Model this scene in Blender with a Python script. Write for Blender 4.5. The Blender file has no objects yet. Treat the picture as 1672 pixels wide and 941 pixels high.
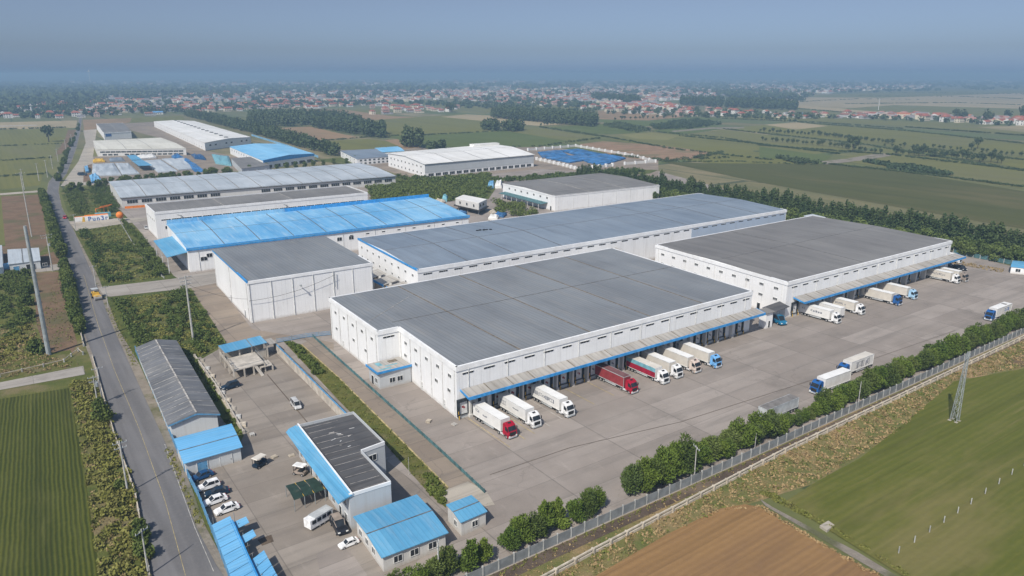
import bpy, math, random
import numpy as np
from mathutils import Vector, Matrix
random.seed(7)
RNG = np.random.default_rng(11)
S = bpy.context.scene
COL = S.collection
PI = math.pi
# ------------------------------------------------------------------ survey: photograph pixel -> metres
F, HY, PX, PY, H = 1200.0, 122.0, 836.0, 470.5, 80.0
PITCH = math.atan((PY - HY) / F); YAW = math.radians(35.14)
_cp, _sp = math.cos(PITCH), math.sin(PITCH)
FW = Vector((math.sin(YAW) * _cp, math.cos(YAW) * _cp, -_sp))
RT = Vector((math.cos(YAW), -math.sin(YAW), 0)); UP = RT.cross(FW)
def at(x, y, z=0.0):
    x, y = float(x), float(y)
    d = (x - PX) / F * RT - (y - PY) / F * UP + FW
    return Vector((0, 0, H)) + d * ((z - H) / d.z)
def at2(x, y, z=0.0):
    p = at(x, y, z); return (p.x, p.y)
def dist(x, y): return math.hypot(x, y)

# ------------------------------------------------------------------ mesh builder
class MB:
    def __init__(s): s.v = []; s.f = []; s.m = []; s.M = None
    def add(s, vs, fs, mi=0):
        o = len(s.v)
        if s.M is not None: vs = [s.M @ Vector(p) for p in vs]
        s.v += [tuple(p) for p in vs]
        s.f += [tuple(i + o for i in f) for f in fs]; s.m += [mi] * len(fs)
        return s
    def poly(s, pts, mi=0): return s.add(pts, [tuple(range(len(pts)))], mi)
    def box(s, x0, x1, y0, y1, z0, z1, mi=0):
        vs = [(x0,y0,z0),(x1,y0,z0),(x1,y1,z0),(x0,y1,z0),(x0,y0,z1),(x1,y0,z1),(x1,y1,z1),(x0,y1,z1)]
        return s.add(vs, [(3,2,1,0),(4,5,6,7),(0,1,5,4),(1,2,6,5),(2,3,7,6),(3,0,4,7)], mi)
    def hexa(s, b, t, mi=0):          # four bottom points, four top points, both counter-clockwise
        return s.add(list(b) + list(t), [(3,2,1,0),(4,5,6,7),(0,1,5,4),(1,2,6,5),(2,3,7,6),(3,0,4,7)], mi)
    def prism(s, pts, z0, z1, mi=0, top=True, bottom=False):
        n = len(pts); vs = [(p[0],p[1],z0) for p in pts] + [(p[0],p[1],z1) for p in pts]
        fs = [(i,(i+1)%n,(i+1)%n+n,i+n) for i in range(n)]
        if top: fs.append(tuple(range(n,2*n)))
        if bottom: fs.append(tuple(range(n-1,-1,-1)))
        return s.add(vs, fs, mi)
    def beam(s, p, q, w, h, mi=0):    # bar of width w and height h from p to q
        p, q = Vector(p), Vector(q); d = (q - p).normalized()
        a = d.cross(Vector((0,0,1)))
        a = a.normalized() if a.length > 1e-4 else Vector((1,0,0))
        b = a.cross(d); a, b = a * w / 2, b * h / 2
        return s.hexa([p-a-b, p+a-b, q+a-b, q-a-b], [p-a+b, p+a+b, q+a+b, q-a+b], mi)
    def tube(s, p, q, r0, r1=None, n=8, mi=0, caps=True):
        r1 = r0 if r1 is None else r1
        p, q = Vector(p), Vector(q); d = (q - p).normalized()
        a = d.cross(Vector((0,0,1)) if abs(d.z) < .9 else Vector((1,0,0))).normalized(); b = d.cross(a)
        vs = []
        for c, r in ((p, r0), (q, r1)):
            vs += [c + a * r * math.cos(2*PI*i/n) + b * r * math.sin(2*PI*i/n) for i in range(n)]
        fs = [(i,(i+1)%n,(i+1)%n+n,i+n) for i in range(n)]
        if caps: fs += [tuple(range(n-1,-1,-1)), tuple(range(n,2*n))]
        return s.add(vs, fs, mi)
    def loft(s, rings, mi=0, caps=True):
        n = len(rings[0]); vs = [p for r in rings for p in r]; fs = []
        for k in range(len(rings)-1):
            fs += [(k*n+i, k*n+(i+1)%n, (k+1)*n+(i+1)%n, (k+1)*n+i) for i in range(n)]
        if caps: fs += [tuple(range(n-1,-1,-1)), tuple(range((len(rings)-1)*n, len(rings)*n))]
        return s.add(vs, fs, mi)
    def mesh(s, name, mats, off=(0,0,0), smooth=False):
        me = bpy.data.meshes.new(name)
        ox, oy, oz = off
        me.from_pydata([(x-ox, y-oy, z-oz) for x, y, z in s.v], [], s.f)
        for m in (mats if isinstance(mats, (list, tuple)) else [mats]): me.materials.append(m)
        me.polygons.foreach_set('material_index', s.m)
        if smooth: me.polygons.foreach_set('use_smooth', [True]*len(s.f))
        me.update(); return me
    def build(s, name, mats, parent=None, smooth=False):   # coordinates are world metres; a child is shifted to its parent
        off = wloc(parent) if parent else (0,0,0)
        o = bpy.data.objects.new(name, s.mesh(name, mats, off, smooth)); COL.objects.link(o)
        if parent: o.parent = parent
        return o
    def top(s, name, mats, base, smooth=False):            # a top-level object with its origin at base
        o = bpy.data.objects.new(name, s.mesh(name, mats, base, smooth)); COL.objects.link(o); o.location = base
        return o
def wloc(o):
    v = Vector((0,0,0))
    while o: v = v + o.location; o = o.parent
    return v
def put(name, me, parent=None, loc=(0,0,0), rz=0.0):
    o = bpy.data.objects.new(name, me); COL.objects.link(o); o.location = loc; o.rotation_euler = (0,0,rz)
    if parent: o.parent = parent
    return o
def tag(o, label=None, cat=None, group=None, kind=None):
    if label: o['label'] = label
    if cat: o['category'] = cat
    if group: o['group'] = group
    if kind: o['kind'] = kind
    return o
def thing(name, label, cat, loc=(0,0,0), rz=0.0, group=None):
    o = bpy.data.objects.new(name, None); COL.objects.link(o)
    o.location = loc; o.rotation_euler = (0,0,rz); o.empty_display_size = .5
    return tag(o, label, cat, group)
KIDS = {}
def copy_tree(o, loc, rz, label=None, parent=None, scale=None, group=None):
    c = o.copy(); COL.objects.link(c)
    if parent: c.parent = parent
    else:
        c.location = loc; c.rotation_euler = (0,0,rz)
        if scale: c.scale = (scale,)*3 if not isinstance(scale, tuple) else scale
        if label: c['label'] = label
        if group: c['group'] = group
    for k in KIDS.setdefault(o.name, list(o.children)): copy_tree(k, None, 0, parent=c)
    return c

# ------------------------------------------------------------------ materials
def lin(r, g, b):
    f = lambda c: (c/255/12.92) if c <= 10.3 else ((c/255+.055)/1.055)**2.4
    return (f(r), f(g), f(b), 1)
class NT:
    def __init__(s, name):
        s.mat = bpy.data.materials.new(name); s.mat.use_nodes = True
        s.t = s.mat.node_tree; s.b = s.t.nodes['Principled BSDF']
        s.b.inputs['Specular IOR Level'].default_value = .25
        s._pos = None
    def n(s, typ, props=None, **ins):
        nd = s.t.nodes.new('ShaderNode' + typ)
        for k, v in (props or {}).items(): setattr(nd, k, v)
        for k, v in ins.items():
            k = k.replace('_', ' ') if not k[1:].isdigit() else int(k[1:])
            s.set(nd.inputs[k], v)
        return nd
    def set(s, sock, v):
        if isinstance(v, bpy.types.NodeSocket): s.t.links.new(v, sock)
        else: sock.default_value = v
    def pos(s, obj=False):
        if s._pos is None:
            s._pos = s.n('TexCoord').outputs['Object'] if obj else s.n('NewGeometry').outputs['Position']
        return s._pos
    def math(s, op, a, b=0.0, c=0.0): return s.n('Math', {'operation': op}, i0=a, i1=b, i2=c).outputs[0]
    def map(s, vec, scale=(1,1,1), rz=0.0, loc=(0,0,0)):
        return s.n('Mapping', None, Vector=vec, Scale=scale, Rotation=(0,0,rz), Location=loc).outputs[0]
    def noise(s, vec, scale, detail=4, rough=.55):
        return s.n('TexNoise', None, Vector=vec, Scale=scale, Detail=detail, Roughness=rough).outputs[0]
    def ramp(s, f, a, b):
        nd = s.n('MapRange', {'interpolation_type': 'SMOOTHSTEP'}, Value=f); nd.inputs[1].default_value = a; nd.inputs[2].default_value = b
        return nd.outputs[0]
    def mix(s, f, a, b, mode='MIX'):
        nd = s.n('Mix', {'data_type': 'RGBA', 'blend_type': mode})
        s.set(nd.inputs[0], f); s.set(nd.inputs[6], a); s.set(nd.inputs[7], b)
        return nd.outputs[2]
    def sep(s, vec):
        nd = s.n('SeparateXYZ'); s.set(nd.inputs[0], vec); return nd.outputs
    def frac(s, v, period): return s.math('FRACT', s.math('DIVIDE', v, period))
    def bump(s, h, strength=.3, distance=.1):
        nd = s.n('Bump', None, Height=h, Strength=strength, Distance=distance); s.set(s.b.inputs['Normal'], nd.outputs[0])
    def out(s, col, rough=.85, metal=0.0):
        s.set(s.b.inputs['Base Color'], col); s.set(s.b.inputs['Roughness'], rough); s.b.inputs['Metallic'].default_value = metal
        return s.mat
def plain(name, col, rough=.7, metal=0.0, var=.16, scale=.8, obj=True, dirt=None):
    t = NT(name); p = t.pos(obj)
    d = tuple(c * (1 - var) for c in col[:3]) + (1,); l = tuple(min(1, c * (1 + var)) for c in col[:3]) + (1,)
    c = t.mix(t.ramp(t.noise(p, scale), .35, .65), d, l)
    if dirt:
        c = t.mix(t.math('MULTIPLY', t.ramp(t.noise(p, scale * .6, 6, .7), .5, .75), .7), c, dirt)
    return t.out(c, rough, metal)
HAZETOP, HAZEDENS, HAZECOL = 96.0, .00029, (.38,.575,.765,1)
SKY = (1.0, 1.5, 3.0); LOW = ((.75,1.02,1.72,1),(.585,.705,1.05,1),(.625,.61,.745,1)); SKYSTR = .09; SUNSTR = 3.7; EXPO = 0.35
# ------------------------------------------------------------------ the palette
def m_ground():                       # farmland far and wide: strips of crops between dark field edges
    t = NT('farmland'); p = t.pos(); sp = t.sep(p)
    def cells(px, py, wob):
        x = t.math('ADD', sp[0], t.math('MULTIPLY', t.noise(p, .002, 2), wob)); y = sp[1]
        ix = t.math('FLOOR', t.math('DIVIDE', x, px)); sh = t.n('TexWhiteNoise', {'noise_dimensions': '1D'}, W=ix).outputs[0]
        yy = t.math('ADD', t.math('DIVIDE', y, py), sh); iy = t.math('FLOOR', yy)
        cm = t.n('CombineXYZ', None, X=ix, Y=iy, Z=3.0).outputs[0]
        r = t.n('TexWhiteNoise', {'noise_dimensions': '3D'}, Vector=cm).outputs
        ex = t.math('ABSOLUTE', t.math('SUBTRACT', t.frac(x, px), .5)); ey = t.math('ABSOLUTE', t.math('SUBTRACT', t.math('FRACT', yy), .5))
        e = t.math('MAXIMUM', t.ramp(ex, .478, .49), t.ramp(ey, .488, .494))
        return r[0], e
    r, e = cells(74.0, 340.0, 60.0)
    cr = t.n('ValToRGB'); cr.color_ramp.interpolation = 'CONSTANT'
    E = cr.color_ramp.elements
    E[0].position = 0; E[0].color = (.14,.15,.045,1); E[1].position = .22; E[1].color = (.18,.17,.06,1)
    for ps, c in ((.4,(.2,.17,.085,1)),(.56,(.1,.135,.045,1)),(.7,(.26,.21,.12,1)),(.86,(.15,.155,.065,1)),(.95,(.31,.25,.15,1))):
        el = E.new(ps); el.color = c
    t.set(cr.inputs[0], r)
    c = t.mix(t.ramp(t.noise(t.map(p, (1,.25,1)), .05, 6), .3, .75), cr.outputs[0], (.115,.12,.05,1))
    c = t.mix(t.math('MULTIPLY', t.ramp(t.noise(p, .35, 5, .7), .3, .8), .35), c, (.06,.08,.03,1))
    c = t.mix(t.math('MULTIPLY', e, .75), c, (.035,.055,.025,1))
    return t.out(c, .95)
def m_field(name, a, b, rz=0.0, period=1.6, amp=.5, patch=.03, cpatch=None, soft=.06, pat=.5):
    t = NT(name); p = t.pos(); q = t.map(p, (1,1,1), rz)
    x = t.math('ADD', t.sep(q)[0], t.math('MULTIPLY', t.noise(p, .15, 3), .5))
    w = t.math('SINE', t.math('MULTIPLY', x, 2*PI/period))
    st = t.math('MULTIPLY', t.math('ADD', t.math('MULTIPLY', w, .5), .5), amp)
    st = t.math('ADD', st, t.math('MULTIPLY', t.math('SUBTRACT', t.noise(p, .9, 6, .75), .5), 1.1))
    c = t.mix(st, a, b)
    # broad streaks along the tramlines
    c = t.mix(t.math('MULTIPLY', t.ramp(t.noise(t.map(q, (1,.06,1)), soft*4, 4), .45, .7), .45), c, tuple(v*.72 for v in a[:3])+(1,))
    c = t.mix(t.math('MULTIPLY', t.ramp(t.noise(t.map(q, (1,.02,1), loc=(3,3,0)), .9, 5, .7), .5, .72), .55), c, tuple(v*.62 for v in a[:3])+(1,))
    c = t.mix(t.math('MULTIPLY', t.ramp(t.noise(t.map(q, (1,.03,1), loc=(13,5,0)), .6, 6, .75), .55, .72), .5), c, cpatch or tuple(v*1.3 for v in b[:3])+(1,))
    if cpatch: c = t.mix(t.math('MULTIPLY', t.ramp(t.noise(t.map(q, (1,.3,1)), patch, 5, .65), .48, .68), pat), c, cpatch)
    t.bump(st, .5, .25)
    return t.out(c, .95)
def m_scrub(name, a, b, d, s=.16):
    t = NT(name); p = t.pos()
    c = t.mix(t.ramp(t.noise(p, s, 7, .72), .38, .62), a, b)
    c = t.mix(t.ramp(t.noise(p, s*.35, 5, .6), .5, .66), c, d)
    t.bump(t.noise(p, 1.2, 5, .8), .7, .5)
    return t.out(c, .95)
def m_concrete(name, a, b, slab=(7.0, 7.0), crack=1.0, stain=(.12,.11,.1,1)):
    t = NT(name); p = t.pos(); sp = t.sep(p)
    # every slab weathered a little differently, sawn joints, cracks, tyre tracks along the yard
    ix = t.math('FLOOR', t.math('DIVIDE', sp[0], slab[0]*3)); iy = t.math('FLOOR', t.math('DIVIDE', sp[1], slab[1]))
    r = t.n('TexWhiteNoise', {'noise_dimensions': '3D'}, Vector=t.n('CombineXYZ', None, X=ix, Y=iy).outputs[0]).outputs[0]
    f = t.math('ADD', t.math('MULTIPLY', r, .34), t.math('MULTIPLY', t.noise(p, .07, 6, .62), .8))
    c = t.mix(t.ramp(f, .3, .85), a, b)
    c = t.mix(t.math('MULTIPLY', t.ramp(t.noise(t.map(p, (.1,1,1)), .2, 7, .65), .46, .7), .62), c, stain)
    c = t.mix(t.math('MULTIPLY', t.ramp(t.noise(t.map(p, (.35,.5,1), loc=(3,1,0)), .12, 7, .7), .54, .7), .55), c, (.175,.155,.135,1))
    c = t.mix(t.math('MULTIPLY', t.ramp(t.noise(t.map(p, (1,.3,1), loc=(9,4,0)), .35, 6, .65), .56, .76), .4), c, tuple(min(1, v*1.25) for v in b[:3])+(1,))
    c = t.mix(t.math('MULTIPLY', t.ramp(t.noise(p, .9, 7, .8), .58, .74), .55), c, (.13,.12,.11,1))
    ex = t.math('ABSOLUTE', t.math('SUBTRACT', t.frac(sp[0], slab[0]*3), .5)); ey = t.math('ABSOLUTE', t.math('SUBTRACT', t.frac(sp[1], slab[1]), .5))
    wv = t.math('MULTIPLY', t.noise(p, .5, 3), .012)
    e = t.math('MAXIMUM', t.ramp(t.math('ADD', ex, wv), .497, .502), t.ramp(t.math('ADD', ey, wv), .492, .502))
    cr = t.n('TexVoronoi', {'feature': 'DISTANCE_TO_EDGE'}, Vector=t.mix(1.0, p, t.n('VectorMath', {'operation':'SCALE'}, i0=t.n('TexNoise', None, Vector=p, Scale=.12, Detail=6).outputs[1], Scale=14.0).outputs[0], 'ADD'), Scale=.06).outputs[0]
    k = t.math('MULTIPLY', t.math('SUBTRACT', 1.0, t.ramp(cr, .003, .012)), t.ramp(t.noise(p, .02, 2), .45, .6))
    c = t.mix(t.math('MULTIPLY', t.math('MAXIMUM', e, t.math('MULTIPLY', k, .6)), .38*crack), c, (.06,.055,.05,1))
    return t.out(c, .9)
def m_asphalt():
    t = NT('asphalt'); p = t.pos()
    c = t.mix(t.ramp(t.noise(t.map(p, (1,.05,1), -.06), .5, 5), .35, .7), (.128,.124,.124,1), (.168,.163,.163,1))
    c = t.mix(t.math('MULTIPLY', t.ramp(t.noise(p, 1.4, 7, .8), .45, .75), .4), c, (.21,.2,.195,1))
    c = t.mix(t.math('MULTIPLY', t.ramp(t.noise(p, .05, 3), .5, .7), .35), c, (.23,.215,.2,1))
    return t.out(c, .85)
def m_wall(name, a, rib=6.2, dirt=.32, ribs=True):
    t = NT(name); p = t.pos(); sp = t.sep(p); u = t.math('ADD', sp[0], sp[1])
    c = t.mix(t.ramp(t.noise(p, .09, 4), .35, .65), tuple(v*.93 for v in a[:3])+(1,), a)
    if ribs:
        e = t.math('ABSOLUTE', t.math('SUBTRACT', t.frac(u, rib), .5))
        c = t.mix(t.math('MULTIPLY', t.ramp(e, .484, .492), .2), c, (.3,.31,.32,1))
        e2 = t.math('ABSOLUTE', t.math('SUBTRACT', t.frac(u, 1.0), .5))
        c = t.mix(t.math('MULTIPLY', t.ramp(e2, .42, .48), .1), c, (.3,.3,.3,1))
    q = t.n('CombineXYZ', None, X=t.math('MULTIPLY', u, 1.0), Y=0.0, Z=t.math('MULTIPLY', sp[2], .09)).outputs[0]
    c = t.mix(t.math('MULTIPLY', t.ramp(t.noise(q, .9, 6, .7), .5, .78), dirt), c, (.36,.32,.27,1))
    lo = t.math('SUBTRACT', 1.0, t.ramp(t.math('ADD', sp[2], t.math('MULTIPLY', t.noise(p, .6, 5), 1.6)), .6, 2.0))
    c = t.mix(t.math('MULTIPLY', lo, .5), c, (.33,.28,.22,1))
    return t.out(c, .55)
def m_roof(name, a, b, axis='X', period=1.1, rib=.3, stain=(.1,.095,.09,1), sa=.5, rough=.6, big=.03, sheets=1.0):
    t = NT(name); p = t.pos(); sp = t.sep(p); x = sp[0 if axis == 'X' else 1]
    along = (1,.08,1) if axis == 'X' else (.08,1,1)
    c = t.mix(t.ramp(t.noise(p, big, 6, .6), .34, .66), a, b)
    # sheets laid side by side age differently
    sh = t.n('TexWhiteNoise', {'noise_dimensions': '1D'}, W=t.math('FLOOR', t.math('DIVIDE', x, period*2.5))).outputs[0]
    c = t.mix(t.math('MULTIPLY', sh, .3*sheets), c, tuple(v*1.35 for v in b[:3])+(1,))
    c = t.mix(t.math('MULTIPLY', t.ramp(t.noise(t.map(p, along), .7, 6, .7), .46, .74), sa), c, stain)
    c = t.mix(t.math('MULTIPLY', t.ramp(t.noise(t.map(p, along, loc=(5,7,0)), .35, 7, .75), .52, .7), .4), c, tuple(v*.6 for v in a[:3])+(1,))
    w = t.math('ABSOLUTE', t.math('SUBTRACT', t.frac(x, period), .5))
    c = t.mix(t.math('MULTIPLY', t.ramp(w, .36, .5), rib), c, tuple(v*.45 for v in a[:3])+(1,))
    t.bump(w, .25, .08)
    return t.out(c, rough)
def m_leaf(name, a, b, d):
    t = NT(name); p = t.pos()
    r = t.n('ObjectInfo').outputs['Random']
    g = t.n('NewGeometry').outputs['Random Per Island']
    c = t.mix(g, a, b)
    c = t.mix(t.math('MULTIPLY', t.ramp(t.noise(p, .3, 3), .4, .7), .6), c, d)
    c = t.mix(t.math('MULTIPLY', r, .5), c, (b[0]*1.7,b[1]*1.45,b[2]*1.5,1))
    t.b.inputs['Subsurface Weight'].default_value = 0
    return t.out(c, .75)

M = {}
M['ground'] = m_ground()
M['crop'] = m_field('crop rows', (0.036,0.0482,0.0054,1), (0.099,0.1058,0.0126,1), 0.0587, .8, .75, .06, (.13,.13,.035,1), .05, .35)
M['green'] = m_field('young wheat', (0.0941,0.1065,0.0150,1), (0.1515,0.1473,0.0246,1), PI/2+.01, 1.5, .3, .045, (.2,.165,.065,1), .06, .62)
M['plough'] = m_field('ploughed earth', (0.2540,0.1474,0.0605,1), (0.3281,0.1988,0.0847,1), PI/2-.02, 1.3, .35, .05, (.17,.1,.055,1), .05, .5)
M['fgreen'] = m_field('green field', (0.1396,0.14,0.033,1), (0.1928,0.1736,0.0462,1), 0, 5, .35, .012, (.11,.115,.05,1), .01, .6)
M['folive'] = m_field('olive field', (.14,.14,.04,1), (.185,.175,.056,1), 0, 6, .3, .01, (.15,.14,.07,1), .012, .6)
M['fpale'] = m_field('pale stubble field', (0.3375,0.2727,0.154,1), (0.4185,0.3325,0.203,1), 0, 5, .3, .01, (.13,.13,.06,1), .01, .5)
M['fbrown'] = m_field('bare brown field', (0.275,0.18,0.099,1), (0.3375,0.228,0.1265,1), 0, 5, .3, .01, (.13,.12,.06,1), .01, .6)
M['fdeep'] = m_field('deep green field', (0.0862,0.1134,0.0252,1), (0.1207,0.1418,0.0342,1), 0, 4, .35, .012, (.12,.14,.05,1), .01, .5)
M['fyellow'] = m_field('yellowing field', (.19,.18,.06,1), (.24,.21,.085,1), 0, 4, .35, .012, (.1,.12,.04,1), .01, .6)
M['fsand'] = m_scrub('sandy bare soil', (.29,.19,.115,1), (.23,.145,.085,1), (.19,.15,.08,1), .08)
M['scrub'] = m_scrub('weedy scrub', (0.08,0.0997,0.0196,1), (0.125,0.1283,0.0315,1), (.2,.16,.08,1))
M['scrubdark'] = m_scrub('thick green scrub', (0.065,0.0855,0.0168,1), (0.1,0.114,0.0252,1), (.15,.14,.055,1))
M['verge'] = m_scrub('mown verge', (0.085,0.0997,0.0196,1), (0.125,0.1235,0.0294,1), (.16,.14,.065,1), .3)
M['bank'] = m_scrub('dry grass bank', (0.2040,0.1652,0.0660,1), (0.1200,0.1357,0.0385,1), (0.2880,0.2065,0.1045,1), .22)
M['dirt'] = m_scrub('bare earth', (.2,.13,.08,1), (.155,.1,.06,1), (.12,.105,.05,1), .14)
M['darkdirt'] = m_scrub('dark trodden earth', (.085,.062,.047,1), (.12,.09,.066,1), (.17,.13,.09,1), .25)
M['shoulder'] = m_scrub('gritty road shoulder', (.27,.235,.19,1), (.21,.18,.145,1), (.12,.12,.06,1), .3)
M['yard'] = m_concrete('yard concrete', (0.2425,0.2093,0.1812,1), (0.3346,0.293,0.2576,1), stain=(.19,.17,.15,1))
M['paleconc'] = m_concrete('pale concrete', (.36,.32,.26,1), (.43,.385,.32,1), (5,5))
M['oldconc'] = m_concrete('old concrete apron', (0.2214,0.1794,0.1406,1), (0.287,0.234,0.1813,1), (6,9))
M['asphalt'] = m_asphalt()
M['yard2'] = m_concrete('worn yard concrete', (.215,.185,.155,1), (.3,.262,.222,1), (5,6), stain=(.16,.14,.12,1))
M['fnear'] = m_field('dull olive field', (.07,.076,.02,1), (.105,.106,.03,1), 0, 5, .35, .012, (.14,.115,.05,1), .02, .6)
M['tarpblue'] = plain('sun bleached blue tarpaulin', (.035,.14,.32,1), .7, dirt=(.2,.24,.28,1), var=.35, scale=.15, obj=False)
M['lane'] = m_concrete('side road concrete', (.29,.26,.225,1), (.36,.33,.29,1), (4,6))
M['wall'] = m_wall('white metal cladding', (.85,.85,.84,1))
M['wall2'] = m_wall('greyish white render', (.62,.61,.58,1), 4.0, .6)
M['wallblue'] = m_wall('pale blue grey cladding', (.42,.5,.6,1), 6.2, .3)
M['wallgrey'] = m_wall('grey tiled wall', (.5,.52,.53,1), 1.6, .4)
M['wallpanel'] = m_wall('pale corrugated panel', (.58,.6,.6,1), 1.5, .45)
M['trim'] = plain('white roof trim', (.82,.82,.81,1), .5, dirt=(.68,.66,.62,1), var=.06, obj=False, scale=.3)
M['roof'] = m_roof('grey standing seam roof', (0.1648,0.1753,0.1858,1), (0.2109,0.2242,0.2333,1), 'X', 1.35, .42, (.31,.285,.25,1), .35)
M['roofblue'] = m_roof('blue grey sheet roof', (0.164,0.2025,0.25,1), (0.2132,0.2565,0.305,1), 'X', 1.0, .25, (.14,.135,.13,1), .35)
M['roofdark'] = m_roof('dark weathered roof', (0.1554,0.147,0.1378,1), (0.2016,0.1932,0.1804,1), 'X', 1.4, .25, (.3,.28,.26,1), .4)
M['rooflight'] = m_roof('light grey roof', (.33,.37,.4,1), (.45,.49,.52,1), 'X', 1.6, .12, (.27,.26,.25,1), .35)
M['roofwhite'] = m_roof('white sheet roof', (.66,.65,.61,1), (.76,.75,.72,1), 'X', 2.0, .1, (.5,.46,.4,1), .4)
M['roofcream'] = m_roof('cream sheet roof', (.56,.54,.46,1), (.66,.64,.56,1), 'X', 2.0, .1, (.42,.38,.3,1), .4)
M['blue'] = m_roof('blue painted sheet', (0.08,0.2728,0.4536,1), (0.12,0.3432,0.5208,1), 'X', .9, .25, (.24,.4,.52,1), .55, .5, .08)
M['bluefade'] = m_roof('faded blue sheet', (0.085,0.308,0.558,1), (0.238,0.4752,0.6696,1), 'X', 1.2, .15, (.45,.6,.7,1), .65, .5, .035)
M['bluesky'] = m_roof('bright blue sheet', (0.11,0.342,0.5808,1), (0.15,0.396,0.6336,1), 'Y', .8, .3, (.25,.46,.62,1), .5, .5, .1)
M['bluefar'] = m_roof('blue sheet roof', (.16,.43,.67,1), (.25,.52,.74,1), 'X', 2, .1, (.3,.45,.6,1), .3, .5, .05)
M['trimblue'] = plain('blue fascia', (.04,.27,.6,1), .45, dirt=(.12,.3,.5,1), obj=False)
M['canopy'] = m_roof('weathered canopy sheets', (.3,.285,.26,1), (.4,.38,.35,1), 'X', 2.0, .4, (.2,.17,.13,1), .6)
M['fibre'] = m_roof('weathered fibre cement sheets', (.095,.1,.108,1), (.15,.155,.165,1), 'Y', 1.9, .15, (.33,.32,.29,1), .45, .8, .12, 1.6)
M['felt'] = m_roof('roofing felt', (.06,.06,.064,1), (.085,.085,.088,1), 'Y', 3.2, .3, (.17,.155,.14,1), .4, .9, .2)
M['seam'] = plain('rusty roof gutter', (.17,.14,.105,1), .8, obj=False, var=.3)
M['seamgrey'] = plain('dull roof joint', (.13,.13,.13,1), .8, obj=False, var=.3)
M['seamlight'] = plain('bleached roof lap', (.36,.34,.31,1), .8, obj=False, var=.4)
M['glass'] = plain('dark window glass', (.025,.03,.036,1), .15)
M['frame'] = plain('window frame', (.62,.62,.6,1), .5)
M['dark'] = plain('black rubber', (.022,.024,.026,1), .8)
M['dock'] = plain('dark dock shelter', (.03,.036,.043,1), .8, var=.4)
M['dockdoor'] = plain('white dock door', (.66,.66,.65,1), .5, dirt=(.45,.4,.36,1))
M['yellow'] = plain('yellow safety paint', (.62,.38,.05,1), .6, dirt=(.35,.24,.1,1))
M['orange'] = plain('orange paint', (.7,.2,.03,1), .5)
M['red'] = plain('red vehicle paint', (.36,.008,.03,1), .35)
M['maroon'] = plain('dusty red container paint', (.26,.04,.045,1), .6, dirt=(.2,.08,.07,1), scale=.4)
M['maroontop'] = plain('faded red container roof', (.16,.075,.075,1), .7, scale=.4)
M['crimson'] = plain('crimson tarpaulin', (.3,.012,.035,1), .6, scale=.6)
M['teal'] = plain('teal tarpaulin', (.16,.36,.42,1), .6, dirt=(.3,.42,.45,1))
M['vwhite'] = plain('white vehicle paint', (.78,.78,.77,1), .35, dirt=(.62,.6,.56,1))
M['box'] = plain('white trailer panel', (.72,.71,.68,1), .5, dirt=(.6,.56,.5,1), var=.07, scale=.35)
M['boxroof'] = plain('white trailer roof', (.76,.75,.72,1), .6, dirt=(.68,.66,.61,1), var=.05, scale=.25)
M['boxtan'] = plain('tan stained trailer panel', (.61,.57,.5,1), .6, dirt=(.5,.43,.34,1), var=.08, scale=.3)
M['boxgrey'] = plain('grey trailer panel', (0.4455,0.4655,0.4680,1), .6, dirt=(.24,.23,.21,1), scale=.5)
M['boxgreyroof'] = plain('grubby trailer roof', (0.1840,0.1720,0.1600,1), .7, dirt=(.15,.14,.12,1), scale=.5)
M['vblue'] = plain('blue vehicle paint', (.02,.1,.3,1), .35)
M['vsky'] = plain('light blue vehicle paint', (.16,.4,.72,1), .4)
M['vpale'] = plain('pale blue vehicle paint', (.35,.55,.72,1), .4)
M['vcream'] = plain('cream vehicle paint', (.62,.52,.45,1), .45, dirt=(.5,.3,.24,1))
M['vbeige'] = plain('beige vehicle paint', (.3,.25,.21,1), .5)
M['vdark'] = plain('dark blue car paint', (.012,.03,.055,1), .3)
M['vteal'] = plain('teal blue car paint', (.012,.14,.26,1), .3)
M['vnavy'] = plain('navy blue car paint', (.015,.07,.18,1), .3)
M['vblack'] = plain('black car paint', (.018,.02,.026,1), .3)
M['vsilver'] = plain('silver grey car paint', (.48,.48,.47,1), .35)
M['ink'] = plain('grey printed lettering', (.2,.21,.24,1), .6)
M['inkblue'] = plain('blue printed lettering', (.08,.17,.4,1), .6)
M['chassis'] = plain('grimy steel chassis', (.04,.037,.035,1), .8)
M['chrome'] = plain('pale steel', (.5,.5,.5,1), .4)
M['rim'] = plain('wheel rim steel', (.3,.29,.28,1), .5)
M['lamp'] = plain('clear lamp glass', (.8,.8,.76,1), .2)
M['steel'] = plain('galvanised steel', (.27,.295,.3,1), .5, obj=False)
M['steelteal'] = plain('teal green fence mesh', (.07,.15,.16,1), .7, obj=False, var=.3)
M['bluepaint'] = plain('blue painted fence', (.1,.27,.45,1), .7, dirt=(.3,.36,.4,1), obj=False)
M['concpole'] = plain('pale concrete pole', (.42,.41,.38,1), .8, obj=False)
M['precast'] = plain('grey precast fence panel', (0.216,0.2268,0.224,1), .85, dirt=(0.144,0.1368,0.119,1), obj=False, scale=.5)
M['post'] = plain('pale concrete post', (0.39,0.39,0.365,1), .8, obj=False)
M['rail'] = plain('weathered concrete rail', (.5,.44,.35,1), .9, dirt=(.24,.2,.15,1), obj=False)
M['plaster'] = plain('stained plaster wall', (.46,.42,.36,1), .9, dirt=(.27,.24,.2,1), obj=False, scale=.5)
M['wood'] = plain('bark', (.08,.06,.045,1), .9)
M['line'] = plain('worn yellow line paint', (.4,.32,.15,1), .8, obj=False, var=.3, dirt=(.3,.26,.2,1))
M['wline'] = plain('worn white line paint', (.42,.4,.36,1), .8, obj=False, var=.3, dirt=(.28,.26,.24,1))
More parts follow.
